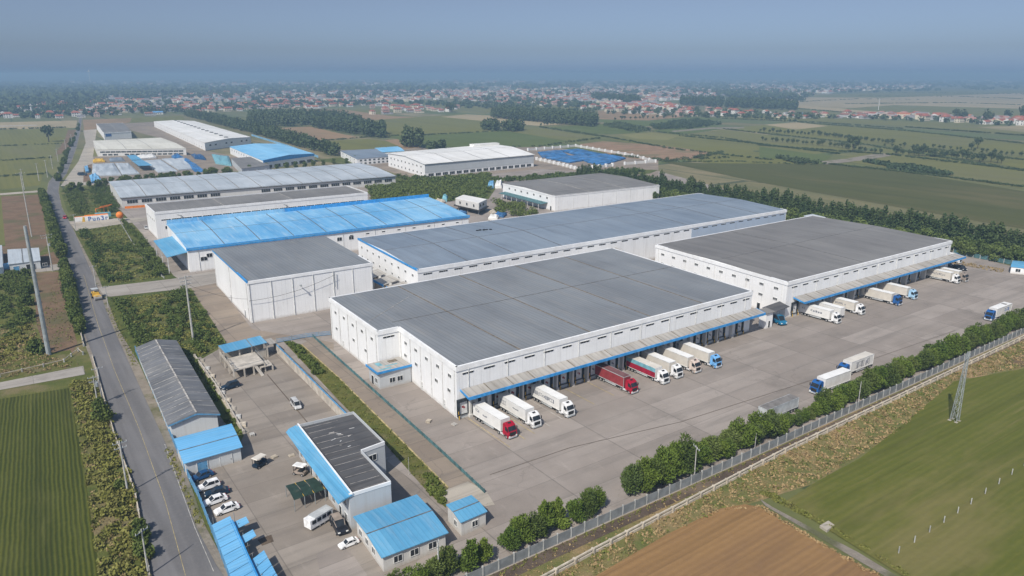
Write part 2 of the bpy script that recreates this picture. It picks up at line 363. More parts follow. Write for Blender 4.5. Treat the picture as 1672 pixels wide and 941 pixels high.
M['leafhedge'] = m_leaf('hedge tree leaves', (0.042,0.0819,0.0091,1), (0.105,0.1575,0.021,1), (0.065,0.1,0.02,1))
M['leafpoplar'] = m_leaf('poplar leaves', (0.0272,0.0558,0.0176,1), (0.06,0.0902,0.0288,1), (0.045,0.078,0.025,1))
M['leaflight'] = m_leaf('light green leaves', (0.0553,0.0892,0.0196,1), (0.0978,0.136,0.0315,1), (0.08,0.115,0.035,1))
M['leafshrub'] = m_leaf('shrub leaves', (0.04,0.0725,0.0126,1), (0.09,0.1225,0.0238,1), (0.06,0.09,0.024,1))
M['leaffar'] = m_leaf('woodland leaves', (0.032,0.056,0.022,1), (0.062,0.09,0.034,1), (0.042,0.066,0.027,1))
M['leafweed'] = m_leaf('weed leaves', (0.0810,0.1039,0.0180,1), (0.1566,0.1662,0.0375,1), (0.14,0.125,0.055,1))
M['leafdry'] = m_leaf('dry grass blades', (0.1820,0.1524,0.0600,1), (0.2860,0.2159,0.1080,1), (.09,.1,.035,1))
for k, c in {'tilered': (.3,.1,.068,1), 'tilebrown': (.24,.115,.085,1), 'tileorange': (.38,.14,.075,1), 'tilegrey': (.22,.2,.2,1), 'tileblue': (.12,.3,.55,1), 'tilepink': (.36,.19,.155,1)}.items():
    M[k] = plain('roof tiles ' + k[4:], c, .85, var=.25, scale=.4)
for k, c in {'hwhite': (.7,.68,.64,1), 'hcream': (.62,.55,.42,1), 'hpink': (.5,.36,.3,1), 'hgrey': (.42,.41,.4,1), 'hyellow': (.6,.45,.14,1), 'hblue': (.3,.42,.55,1)}.items():
    M[k] = plain('house render ' + k[1:], c, .8, var=.15)
# ------------------------------------------------------------------ the ground
g = MB(); g.poly([(-60000,-3000,0),(60000,-3000,0),(60000,60000,0),(-60000,60000,0)])
tag(g.top('ground', M['ground'], (0,0,0)), kind='structure')
SHN = {}
def sheet(name, px, mat, z, world=None):
    far = name == 'field' or mat == 'fsand' or (name == 'farm_track' and px[0][1] < 400); key = 'far' if far else z
    SHN[key] = SHN.get(key, -1)+1
    z = .033+.004*SHN[key] if far else z+.001*SHN[key]      # no two sheets share a plane
    pts = [at2(*p) for p in px] if world is None else world
    b = MB(); b.poly([(x, y, z) for x, y in pts])
    o = b.top(name, M[mat], (pts[0][0], pts[0][1], 0)); tag(o, kind='structure'); return o
L = .02
# --- land round the estate
sheet('scrubland', [(0,310),(70,310),(128,520),(190,700),(255,965),(-160,965),(-160,640),(-40,640),(-40,310)], 'scrub', L)
sheet('scrubland', [(98,312),(160,300),(215,345),(300,460),(380,570),(330,590),(230,575),(395,975),(340,975)], 'scrubdark', L)
sheet('field', [(-160,650),(0,652),(112,634),(126,700),(140,785),(154,879),(168,965),(-160,965)], 'crop', 2*L)
sheet('dirt_field', [(2,321),(66,318),(78,400),(60,418),(10,418)], 'dirt', 2*L)
sheet('dirt_field', [(54,447),(95,444),(126,560),(108,602),(78,590),(60,530)], 'dirt', 2*L)
sheet('field', [(-60,310),(0,312),(6,330),(8,400),(-60,404)], 'fgreen', 2*L)
sheet('verge', [(-60,530),(46,522),(72,578),(115,572),(128,596),(0,619),(-60,630)], 'verge', 2*L)
sheet('dirt_verge', [(-60,404),(14,402),(60,420),(92,410),(106,436),(-60,446)], 'dirt', 3*L)
# fields to the left of the estate road
sheet('field', [(-60,203),(0,200),(126,197),(124,209),(0,212),(-60,213)], 'fpale', 2*L)
sheet('field', [(-60,213),(0,212),(112,209),(104,234),(0,238),(-60,240)], 'fgreen', 2*L)
sheet('field', [(-60,240),(0,238),(92,235),(86,257),(0,262),(-60,265)], 'folive', 2*L)
sheet('field', [(-60,265),(0,262),(80,258),(74,283),(0,288),(-60,290)], 'fgreen', 2*L)
sheet('field', [(-60,291),(0,289),(70,285),(66,303),(0,310),(-60,314)], 'fgreen', 2*L)
sheet('dirt_verge', [(110,212),(126,212),(124,232),(108,248),(88,256),(100,238)], 'dirt', 2*L)
sheet('path', [(-60,317),(0,316),(66,311),(66,314),(0,319),(-60,321)], 'paleconc', 3*L)
sheet('path', [(-60,207),(0,205.5),(60,204),(60,205.5),(0,207),(-60,209)], 'paleconc', 3*L)
# fields behind the estate
sheet('field', [(135,196),(215,193),(212,200),(138,214)], 'fbrown', 2*L)
sheet('field', [(215,193),(298,189),(302,196),(214,201)], 'fgreen', 2*L)
sheet('field', [(330,186),(480,180),(620,180),(640,190),(540,186),(404,184)], 'fgreen', 2*L)
sheet('field', [(490,180),(560,179),(640,190),(700,192),(620,198)], 'fbrown', 2*L)
sheet('field', [(436,210),(506,207),(585,225),(510,231)], 'fbrown', 2*L)
sheet('field', [(527,231),(600,227),(662,236),(650,243),(560,245)], 'fgreen', 2*L)
sheet('field', [(628,229),(665,226),(690,240),(662,244)], 'fbrown', 2*L)
sheet('field', [(586,198),(760,186),(800,200),(820,215),(690,221),(632,222)], 'fgreen', 2*L)
sheet('field', [(720,191),(762,187),(870,192),(970,200),(880,206),(800,199)], 'fpale', 2*L)
sheet('field', [(632,222),(690,221),(830,214),(930,230),(880,240),(700,244)], 'fdeep', 2*L)
sheet('field', [(820,213),(880,209),(975,224),(930,231)], 'folive', 2*L)
sheet('field', [(690,170),(900,166),(980,178),(970,186),(800,184)], 'folive', 2*L)
sheet('field', [(976,181),(1130,190),(1060,197),(978,195)], 'fbrown', 2*L)
sheet('field', [(982,195),(1060,198),(1150,192),(1180,195),(1080,207),(990,206)], 'fdeep', 2*L)
sheet('field', [(898,208),(980,203),(1062,214),(1010,219),(940,218)], 'fdeep', 2*L)
sheet('field', [(978,221),(1060,216),(1180,226),(1270,240),(1200,252),(1100,243),(1010,231)], 'folive', 3*L)
sheet('field', [(1010,220),(1062,217),(1110,222),(1090,229),(1040,227)], 'fyellow', 4*L)
sheet('field', [(1075,256),(1160,238),(1260,252),(1366,264),(1300,276),(1150,266)], 'fgreen', 2*L)
sheet('field', [(1080,264),(1150,267),(1340,268),(1480,282),(1780,330),(1780,392),(1600,362),(1250,300)], 'fnear', 2*L)
sheet('bare_ground', [(945,236),(985,231),(1080,238),(1160,249),(1140,259),(1060,263),(1000,254)], 'fsand', 3*L)
sheet('field', [(1240,236),(1300,244),(1360,254),(1340,268),(1240,257)], 'fdeep', 3*L)
sheet('field', [(1110,222),(1180,212),(1300,226),(1440,240),(1330,252)], 'folive', 3*L)
sheet('field', [(1060,214),(1130,206),(1180,211),(1110,221)], 'fdeep', 3*L)
sheet('field', [(1180,210),(1300,200),(1560,221),(1672,236),(1840,262),(1840,300),(1672,276),(1440,238)], 'fgreen', 2*L)
sheet('field', [(1248,204),(1300,200),(1352,206),(1300,212)], 'fpale', 4*L)
sheet('field', [(1180,194),(1300,190),(1380,195),(1672,207),(1840,216),(1840,236),(1672,219),(1420,203)], 'folive', 2*L)
sheet('field', [(1595,208),(1672,205),(1840,214),(1840,232),(1672,216)], 'fpale', 3*L)
sheet('field', [(1365,262),(1440,241),(1672,280),(1840,306),(1840,336),(1672,308)], 'folive', 4*L)
sheet('field', [(1500,224),(1580,226),(1620,234),(1540,240)], 'folive', 4*L)
sheet('field', [(1190,163),(1300,156),(1672,150),(1840,150),(1840,195),(1672,190),(1380,184),(1300,176)], 'fpale', 2*L)
sheet('field', [(1372,178),(1460,172),(1672,178),(1840,184),(1840,198),(1672,193),(1480,186)], 'folive', 3*L)
sheet('field', [(1540,171),(1672,170),(1840,173),(1840,182),(1672,177)], 'fpale', 4*L)
sheet('field', [(1290,158),(1460,150),(1672,147),(1672,152),(1440,160)], 'folive', 4*L)
sheet('farm_track', [(1340,264),(1378,260),(1440,250),(1456,255),(1402,263),(1350,269)], 'shoulder', 5*L)
sheet('farm_track', [(1096,214),(1160,208.5),(1215,208),(1215,210),(1160,211),(1100,216)], 'shoulder', 5*L)
# --- the estate's own ground
sheet('concrete_yard', [(222,552),(290,720),(340,848),(392,975),(640,975),(795,944),(1240,744.5),(1672,547),(1960,420),(1672,440),(1560,412),(1330,352),(1150,300),
      (1075,280),(870,272),(700,292),(645,290),(590,268),(160,300),(160,318),(198,345),(226,375),(283,450),(312,470),(373,562),(330,586),(250,562)], 'yard', 2*L)
sheet('left_yard', [(330,587),(372,563),(448,556),(567,692),(640,760),(700,806),(728,830),(735,860),(640,960),(600,975),(392,975),(340,848),(300,740)], 'yard2', 3*L)
sheet('service_road', [(310,468),(352,462),(412,538),(545,560),(545,572),(480,550),(440,556),(372,563)], 'oldconc', 3*L)
sheet('concrete_lot', [(99,304),(128,264),(140,234),(136,213),(158,211),(152,256),(160,302)], 'paleconc', 3*L)
sheet('concrete_lot', [(152,256),(305,250),(400,258),(425,276),(160,302)], 'oldconc', 2*L)
sheet('service_road', [(200,202),(252,199),(335,246),(415,262),(400,268),(300,254),(262,226),(216,214)], 'oldconc', 3*L)
sheet('earth_lot', [(137,272),(150,268),(152,296),(136,298)], 'dirt', 4*L)
sheet('earth_lot', [(305,258),(345,250),(395,262),(400,274),(345,282)], 'oldconc', 4*L)
sheet('earth_lot', [(545,246),(700,240),(880,238),(1075,262),(1075,290),(880,276),(700,296),(640,282),(560,256)], 'oldconc', 2*L)
sheet('estate_scrub', [(601,308),(660,296),(800,284),(815,300),(798,325),(700,330),(608,331)], 'scrubdark', 4*L)
sheet('verge', [(505,262),(640,250),(700,256),(690,262),(560,268)], 'scrubdark', 4*L)
sheet('verge', [(636,287),(760,297),(1000,276),(1075,278),(1060,284),(860,292),(700,300),(650,298)], 'scrubdark', 5*L)
# grass strip between the two yards, its kerb, and the walkway beyond
sheet('grass_strip', [(461,556),(492,563),(553,617),(674,738.5),(732,797),(728,830),(700,806),(624,720),(566,668)], 'verge', 4*L)
sheet('side_yard', [(492,563),(511,551),(719,738.5),(791,806),(732,797),(674,738.5),(553,617)], 'oldconc', 3*L)
sheet('pale_slab', [(718,805),(764,787),(794,803),(808,825),(770,832),(735,822)], 'paleconc', 5*L)
sheet('dark_patch', [(421,882),(443,874),(447,885),(428,892)], 'darkdirt', 5*L)
sheet('asphalt_patch', [(516,905),(560,884),(600,940),(560,975),(530,975)], 'yard', 4*L)
sheet('walkway', [(320,586),(328,583),(408,705),(398,712)], 'paleconc', 5*L)
sheet('dark_strip', [(275,556),(320,583),(398,712),(392,724),(356,676)], 'scrubdark', 4*L)
# --- roads
Lf = [(256,975),(225,810),(188,708),(153,584),(129,523),(109.7,432.6),(89,376.5),(76,320),(80,298),(95,280),(106,258),(116,240),(122,222),(127,205),(131,190),(133,180)]
Rt = [(388,975),(352,921),(320,861),(271,725.6),(211,594),(185,537),(153,453),(120,376.5),(100,338),(95,312),(97,298),(108,284),(117,262),(124,242),(129,222),(132,205),(134,190),(135,180)]
sheet('road_shoulder', [(x-(6 if y > 400 else 1), y) for x, y in Lf] + [(x+(16 if y > 560 else 8 if y > 400 else 1), y) for x, y in Rt[::-1]], 'shoulder', 3*L)
sheet('road', Lf + Rt[::-1], 'asphalt', 5*L)
sheet('side_road', [(-40,646),(0,637.5),(139,612),(136,598),(0,625),(-40,632)], 'lane', 4*L)
sheet('side_road', [(-40,458),(0,451),(101,441),(99,431),(0,443),(-40,448)], 'lane', 4*L)
sheet('side_road', [(160,470),(280,456),(352,443),(362,461),(311,471),(181,485),(170,484)], 'lane', 5*L)
sheet('side_road', [(112,362),(150,358),(240,356),(240,361),(200,366),(124,377.5)], 'paleconc', 5*L)
# worn centre and edge lines of the road
def ribbon(name, px, w, mat, z, dash=None):
    b = MB(); P = [Vector(at2(*p)+(z,)) for p in px]
    for p, q in zip(P, P[1:]):
        d = (q-p); n = Vector((-d.y, d.x, 0)).normalized()*w/2
        if dash:
            l = d.length; s = 0
            while s < l:
                e = min(l, s+dash[0]); a, c = p+d*(s/l), p+d*(e/l); b.poly([a-n, c-n, c+n, a+n]); s += dash[1]
        else: b.poly([p-n, q-n, q+n, p+n])
    return b, P[0]
b, o = ribbon('x', [(303,941),(270,820),(227,700),(187,605),(160,530),(137,450)], .09, 'line', 6*L)
tag(b.top('road_marking', M['line'], (o.x,o.y,0)), kind='structure')
b, o = ribbon('x', [(349,934),(318,862),(269,726)], .1, 'wline', 6*L)
tag(b.top('road_marking', M['wline'], (o.x,o.y,0)), kind='structure')
b, o = ribbon('x', [(492.5,563),(553,617),(674,738.5),(732,797)], .35, 'line', 6*L)
tag(b.top('kerb_line', M['line'], (o.x,o.y,0)), kind='structure')
b, o = ribbon('x', [(436,612),(470,652),(503,692)], .22, 'darkdirt', 6*L)
tag(b.top('drain', M['darkdirt'], (o.x,o.y,0)), kind='structure')
b, o = ribbon('x', [(800,776),(930,732),(1110,690),(1330,620),(1560,540)], .12, 'darkdirt', 6*L)
tag(b.top('drain', M['darkdirt'], (o.x,o.y,0)), kind='structure')
# dock lines and worn yellow paint in the yard
for k, x0 in enumerate((84.6, 89.6, 93.0, 98.2, 103.0, 108.5, 114.8, 122.5, 129.6)):
    b = MB(); y1 = 138.6; y0 = 121 + (k*37 % 9)
    b.poly([(x0-.09,y0,6*L),(x0+.09,y0,6*L),(x0+.09,y1,6*L),(x0-.09,y1,6*L)])
    tag(b.top('dock_line', M['line' if k in (0,1,2,6,7) else 'wline'], (x0,y0,0)), kind='structure')
b = MB()
for q in ([(1079,734),(1085,731.5),(1089,742),(1082,744)], [(1082,738),(1130,725),(1131,728),(1083,741)]): b.poly([at2(*p)+(6*L,) for p in q])
o = at2(1079,734); tag(b.top('yard_marking', M['line'], (o[0],o[1],0)), kind='structure')
# --- lower right: embankment, trodden path, ploughed field, track, wheat
sheet('embankment', [(640,975),(800,940),(1240,743),(1672,546),(2000,395),(2000,560),(1672,606),(1558,624),(1472,704),(1330,790),(1216,826),(1176,832),(974,942),(900,985)], 'bank', 2*L)
sheet('trodden_path', [(700,985),(1240,745),(1672,548),(2000,397),(2000,402),(1672,556),(1240,757),(740,990)], 'darkdirt', 3*L)
sheet('field', [(900,985),(974,941),(1089,874),(1176,832),(1216,825),(1240,829),(1318,878),(1434,941),(1480,975)], 'plough', 3*L)
sheet('field', [(1281,821),(1330,790),(1405,749),(1467,700),(1558,624),(1672,603),(1980,520),(2100,975),(1540,975),(1470,940),(1380,884)], 'green', 3*L)
sheet('bare_patch', [(1640,592),(1672,578),(1760,548),(1760,570),(1672,600)], 'dirt', 4*L)
sheet('farm_track', [(1240,815),(1262,829),(1352,877),(1400,902),(1474,947),(1490,975),(1474,975),(1452,946),(1340,880),(1250,827)], 'shoulder', 4*L)
# ------------------------------------------------------------------ buildings
WIN = {}
def win_mesh(w, h, n=2, fr='frame'):
    k = (w, h, n, fr)
    if k not in WIN:
        b = MB(); t = .09
        b.box(-w/2, w/2, -.05, .06, 0, h, 1)
        for x0, x1, z0, z1 in [(-w/2-t, w/2+t, -t, 0), (-w/2-t, w/2+t, h, h+t), (-w/2-t, -w/2, 0, h), (w/2, w/2+t, 0, h)]: b.box(x0, x1, -.12, .05, z0, z1, 0)
        for i in range(1, n): x = -w/2+w*i/n; b.box(x-.05, x+.05, -.1, .04, 0, h, 0)
        WIN[k] = b.mesh('window', [M[fr], M['glass']])
    return WIN[k]
VENT = {}
def vent_mesh(w, h=.45, seg=3):
    k = (w, h, seg)
    if k not in VENT:
        b = MB(); s = w/seg
        for i in range(seg):
            x = -w/2+s*i; b.box(x+.08, x+s-.08, -.08, .05, 0, h, 0)
            b.box(x+.04, x+s-.04, -.2, .05, h+.01, h+.08, 1)
        VENT[k] = b.mesh('vent', [M['dark'], M['frame']])
    return VENT[k]
def door_mesh(w, h, mat='frame'):
    k = ('d', w, h, mat)
    if k not in VENT:
        b = MB(); b.box(-w/2, w/2, -.07, .05, 0, h, 0); b.box(-w/2-.1, -w/2, -.12, .05, 0, h+.1, 1); b.box(w/2, w/2+.1, -.12, .05, 0, h+.1, 1); b.box(-w/2, w/2, -.12, .05, h, h+.1, 1)
        b.box(w/2-.25, w/2-.15, -.13, -.07, 1.0, 1.2, 2)
        VENT[k] = b.mesh('door', [M[mat], M['frame'], M['dark']])
    return VENT[k]
class Bld:
    def __init__(s, name, label, pts, h, cat='warehouse', group=None):
        s.p = [Vector((x, y, 0)) for x, y in pts]; s.h = h; s.n = len(s.p)
        c = sum(s.p, Vector())/s.n
        s.root = thing(name, label, cat, (c.x, c.y, 0), 0, group)
    def edge(s, i):
        a, b = s.p[i % s.n], s.p[(i+1) % s.n]; d = b-a; l = d.length; d = d/l
        return a, d, Vector((d.y, -d.x, 0)), l, math.atan2(d.y, d.x)
    def wall(s, mat, tops=None, plinth=True):
        b = MB(); n = s.n; tops = tops or [s.h]*n
        for i in range(n):
            j = (i+1) % n; p, q = s.p[i], s.p[j]
            b.poly([(p.x,p.y,-.3),(q.x,q.y,-.3),(q.x,q.y,tops[j]),(p.x,p.y,tops[i])])
        s.wallmb = b; s.wallmat = mat
        return s
    def fin(s): s.wallmb.build('wall', M[s.wallmat], s.root); return s
    def bil(s, u, v, z=0.0):
        A, B, C, D = s.p; p = A*(1-u)*(1-v)+B*u*(1-v)+C*u*v+D*(1-u)*v; return Vector((p.x, p.y, z))
    # a roof given by profile points along v (depth) : list of (v, z); overhang by ou, ov in metres
    def roof(s, mat, prof, ou=.25, ov=.3, th=.22, useams=(), vseams=(), smat='seam', gable_fill=True, sw=.35):
        A, B, C, D = s.p; lu = (B-A).length; lv = (D-A).length
        eu, ev = ou/lu, ov/lv; P = list(prof)
        P2 = [(-ev, P[0][1]-(P[1][1]-P[0][1])/(P[1][0]-P[0][0])*ev)] + P[1:-1] + [(1+ev, P[-1][1]+(P[-1][1]-P[-2][1])/(P[-1][0]-P[-2][0])*ev)]
        b = MB()
        zat = lambda v: next((z0+(z1-z0)*(v-v0)/(v1-v0) for (v0, z0), (v1, z1) in zip(P2, P2[1:]) if v0-1e-6 <= v <= v1+1e-6))
        for (v0, z0), (v1, z1) in zip(P2, P2[1:]):
            a, bb, c, d = s.bil(-eu,v0,z0), s.bil(1+eu,v0,z0), s.bil(1+eu,v1,z1), s.bil(-eu,v1,z1); t = Vector((0,0,th))
            b.hexa([a,bb,c,d], [a+t,bb+t,c+t,d+t])
        for u in useams:
            du = sw/2/lu
            for (v0, z0), (v1, z1) in zip(P2, P2[1:]):
                b.hexa([s.bil(u-du,v0,z0+th), s.bil(u+du,v0,z0+th), s.bil(u+du,v1,z1+th), s.bil(u-du,v1,z1+th)], [s.bil(u-du,v0,z0+th+.08), s.bil(u+du,v0,z0+th+.08), s.bil(u+du,v1,z1+th+.08), s.bil(u-du,v1,z1+th+.08)], 1)
        for v in vseams:
            dv = sw*.7/2/lv; z = zat(v)+th
            b.hexa([s.bil(-eu,v-dv,z-.01), s.bil(1+eu,v-dv,z-.01), s.bil(1+eu,v+dv,z-.01), s.bil(-eu,v+dv,z-.01)], [s.bil(-eu,v-dv,z+.05), s.bil(1+eu,v-dv,z+.05), s.bil(1+eu,v+dv,z+.05), s.bil(-eu,v+dv,z+.05)], 2)
        if gable_fill:
            for u in (0, 1):
                w = [s.bil(u,0,s.h)] + [s.bil(u,v,z) for v, z in P] + [s.bil(u,1,s.h)]
                s.wallmb.poly(w if u else w[::-1])
        s.zat = zat; s.roofmb = b
        s.roofobj = b.build('roof', [M[mat], M[smat], M['seamgrey']], s.root)
        return s
    def trim(s, mat, edges, hgt=.7, dep=.16, z=None, name='eaves_trim'):
        b = MB(); z = s.h if z is None else z
        for i in edges:
            a, d, nrm, l, _ = s.edge(i); q = a+d*l
            lo, hi = z-hgt, z+.28
            p0, p1 = a-d*dep, q+d*dep
            b.hexa([p0+nrm*dep+Vector((0,0,lo)), p1+nrm*dep+Vector((0,0,lo)), p1+nrm*.004+Vector((0,0,lo)), p0+nrm*.004+Vector((0,0,lo))],
                   [p0+nrm*dep+Vector((0,0,hi)), p1+nrm*dep+Vector((0,0,hi)), p1-nrm*.35+Vector((0,0,hi)), p0-nrm*.35+Vector((0,0,hi))])
        return b.build(name, M[mat], s.root)
    def put(s, name, me, i, dist_, z, out=0.0):
        a, d, nrm, l, rz = s.edge(i); p = a+d*dist_+nrm*out
        return put(name, me, s.root, Vector((p.x, p.y, z))-s.root.location, rz)
    def row(s, name, me, i, n, z, lo=0.0, hi=1.0, skip=()):
        l = s.edge(i)[3]
        for k in range(n):
            if k not in skip: s.put(name, me, i, l*(lo+(hi-lo)*(k+.5)/n), z)
    def pipes(s, i, n, top, lo=0.03, hi=.97, r=.09, mat='frame'):
        a, d, nrm, l, rz = s.edge(i)
        for k in range(n):
            p = a+d*l*(lo+(hi-lo)*k/(max(1, n-1)))+nrm*.14
            b = MB(); b.tube((p.x,p.y,.1), (p.x,p.y,top), r, n=6); b.build('downpipe', M[mat], s.root)

# --- dock door with shelter, bumpers and guard posts (shared mesh)
def dock_mesh(mark):
    b = MB()
    b.box(-1.75,-1.15,-.5,.05,1.1,4.9,0); b.box(1.15,1.75,-.5,.05,1.1,4.9,0); b.box(-1.75,1.75,-.55,.05,4.3,5.0,0)
    b.box(-1.15,1.15,-.1,.05,1.2,4.3,1); b.box(-1.3,1.3,-.35,.05,.0,1.15,2); b.box(-1.2,1.2,-.6,-.36,1.0,1.14,3)
    for x in (-1.55, 1.55):
        b.box(x-.16,x+.16,-.62,.05,.55,1.1,0); b.tube((x,-.8,0),(x,-.8,1.1),.13,n=8,mi=4); b.tube((x,-.8,1.1),(x,-.8,1.16),.14,n=8,mi=0)
        b.box(x-.1,x+.1,-.56,-.51,1.3,2.1,4)
    b.box(-.4,.2,-.125,-.1,2.6,3.1,5); b.box(.05,.5,-.13,-.1,2.35,2.8,5)
    return b.mesh('dock_door', [M['dock'], M['dockdoor'], M['boxgrey'], M['chassis'], M['yellow'], mark])
DOCKR, DOCKG = dock_mesh(M['maroon']), dock_mesh(M['ink'])
def canopy(bl, edge, s0, s1, zi, zo, depth, nb, posts=True):
    a, d, nrm, l, rz = bl.edge(edge); p0, p1 = a+d*s0, a+d*s1; up = Vector((0,0,1))
    b = MB(); o0, o1 = p0+nrm*depth, p1+nrm*depth; i0, i1 = p0+nrm*.12, p1+nrm*.12
    b.hexa([i0+up*(zi-.14), o0+up*(zo-.14), o1+up*(zo-.14), i1+up*(zi-.14)], [i0+up*zi, o0+up*zo, o1+up*zo, i1+up*zi])
    n = int((s1-s0)/6.2)
    for k in range(1, n):
        t = k/n; q, r = i0.lerp(i1, t), o0.lerp(o1, t)
        b.beam(q+up*(zi+.03), r+up*(zo+.03), .22, .06, 1)
    c = b.build('canopy', [M['canopy'], M['seam']], bl.root)
    f = MB()
    f.hexa([o0+up*(zo-.62), o0+nrm*.18+up*(zo-.62), o1+nrm*.18+up*(zo-.62), o1+up*(zo-.62)], [o0+up*(zo+.14), o0+nrm*.18+up*(zo+.14), o1+nrm*.18+up*(zo+.14), o1+up*(zo+.14)])
    for q, r, z in ((i0, o0, 0), (i1, o1, 0)):
        e = d*(-.09 if q is i0 else .09)
        f.beam(q+e+up*(zi-.2), r+e+up*(zo-.22), .16, .5)
    f.build('fascia', M['trimblue'], c)
    for k in range(nb):
        t = (k+.5)/nb; q = p0.lerp(p1, t)
        s = MB(); s.beam(q+nrm*.15+up*(zi-1.9), q+nrm*(depth-.3)+up*(zo-.35), .16, .2); s.build('bracket', M['frame'], c)
    return c

# ---- 1. the main warehouse
pts = [(82.4,140),(192.6,140),(197.4,211),(79.2,211),(78.0,173.9),(84.4,173.9)]
b = Bld('main_warehouse', 'largest white warehouse with a grey roof, stepped left wall and eight trucks at its docks', pts, 13.3).wall('wall').fin()
r = MB(); z = 13.3; r.prism([(x, y) for x, y in pts], z, z+.18, 0, True)
def seamline(mb, x0, y0, x1, y1, z, w, mi): mb.beam((x0,y0,z), (x1,y1,z), w, .09, mi)
for x0, x1 in ((101.5,102.6),(124.6,126),(147.5,149.6),(169.5,172.6)): seamline(r, x0, 140.4, x1, 210.6, z+.2, .4, 1)
seamline(r, 84.6, 178.5, 194.8, 176.5, z+.2, .3, 2); seamline(r, 79.6, 183, 100, 197.8, z+.2, .16, 3)
r.build('roof', [M['roof'], M['seam'], M['seamgrey'], M['seamlight']], b.root)
b.trim('trim', [0,1,2,3,4,5], 1.0, .2, 13.3)
for k in range(18): b.put('vent', vent_mesh(3.2), 0, 3.2+6.12*k, 11.1)
for e, s, zz in ((5,3.5,9.6),(5,10,9.8),(5,16.5,9.6),(5,23,9.8),(5,29.5,9.7),(5,4,5.6),(5,11,5.6),(5,23,5.8),(5,30,6),(3,5,9.6),(3,12,9.8),(3,19,9.6),(3,26,9.8),(3,33,9.7),(3,5,4.4),(3,19,5.0),(3,28,4.6)):
    # walls run from back to front here
    b.put('window', win_mesh(1.5, .8, 2), e, b.edge(e)[3]-s if e == 5 else s, zz)
b.put('vent', vent_mesh(3.4), 4, 3.2, 11.1)
for e, s in ((3,34),(3,10),(5,14),(5,27)): b.put('door', door_mesh(1.2, 2.3), e, s, 0.05)
b.pipes(0, 10, 12.4); b.pipes(3, 6, 12.4); b.pipes(5, 6, 12.4)
DX = [at2(p, q)[0] for p, q in ((760,684),(780,680),(818,668),(846,663),(874,655),(900,645),(928,637),(954,630),(976,622),(1005,611),(1030,602),(1058,597),(1085,590),(1114,580),(1144,569),(1164.5,563),(1183,558),(1214,549))]
for k, x in enumerate(DX): b.put('dock_door', DOCKR if k < 8 else DOCKG, 0, x-82.4, 0)
canopy(b, 0, 1.0, 112.5, 7.5, 6.75, 3.9, 19)
MAIN = b
for k in range(17):      # the pale posts between the docks
    xx = (DX[k]+DX[k+1])/2; q = MB(); q.box(xx-.25, xx+.25, 138.9, 139.97, 0, 5.6); q.box(xx-.45, xx+.45, 138.6, 139.97, 0, .8); q.build('dock_pier', M['wall2'], b.root)
# hut against the notch of the left wall
hb = Bld('entrance_hut', 'small grey hut with a rusty blue flat roof against the step of the largest warehouse', [(74.6,166.6),(83.6,166.2),(83.8,173.4),(74.8,173.6)], 4.8, 'hut').wall('wallgrey')
hb.fin(); q = MB(); q.M = Matrix.Translation((.9,-.6,.6)); q.box(73.0,82.9,166.7,173.9,4.2,4.5,0); q.box(72.85,82.95,166.55,166.7,4.0,4.62,1); q.box(72.85,73.0,166.7,173.9,4.0,4.62,1); q.box(74.2,77.6,167.6,168.5,4.5,4.53,2); q.box(76.6,80.2,169.4,170.0,4.5,4.53,2); q.box(75,76.4,170.6,173,4.5,4.53,2); q.box(78.6,81.2,171.2,172.9,4.5,4.53,3)
q.build('roof', [M['canopy'], M['trimblue'], M['teal'], M['seam']], hb.root)
hb.put('window', win_mesh(1.5,1.3,2), 0, 3.6, 1.3); hb.put('window', win_mesh(1.5,1.3,2), 0, 5.8, 1.3); hb.put('door', door_mesh(1.3,2.4,'dark'), 3, 2.5, .05); hb.put('window', win_mesh(1.4,1.3,2), 3, 5.0, 1.2)

# ---- 2. the right warehouse
pts = [(213.3,141.4),(325.5,140.8),(329.5,208.7),(218.5,207.5)]
b = Bld('right_warehouse', 'white warehouse with a dark grey roof farthest right, two rows of small windows', pts, 12.6).wall('wall')
b.roof('roofdark', [(0,12.6),(.5,13.2),(1,12.6)], .05, .05, .15, (.42,), (.5,), 'seamgrey'); b.fin()
b.trim('trim', [0,1,2,3], 1.0, .2, 12.6)
for k in range(18): b.put('vent', vent_mesh(3.0), 0, 4+6.15*k, 10.3)
b.row('window', win_mesh(1.7,.75,3), 3, 10, 9.2, .02, .98); b.row('window', win_mesh(1.7,.75,3), 3, 10, 5.4, .02, .98)
b.put('window', win_mesh(1.8,1.5,2), 3, 62.5, 1.6); b.put('door', door_mesh(1.3,2.4,'dark'), 3, 55, .05); b.put('window', win_mesh(1.6,1.4,2), 3, 51, 1.6)
for k in range(14):
    b.put('dock_door', DOCKG, 0, 5.0+7.4*k, 0)
    if k: q = MB(); xx = 213.3+5.0+7.4*k-3.7; q.box(xx-.3, xx+.3, 139.0, 140.95, 0, 5.6); q.build('dock_pier', M['wall2'], b.root)
canopy(b, 0, 4.0, 117, 6.9, 6.1, 4.4, 17); b.pipes(0, 9, 11.4); b.pipes(3, 5, 11.4)

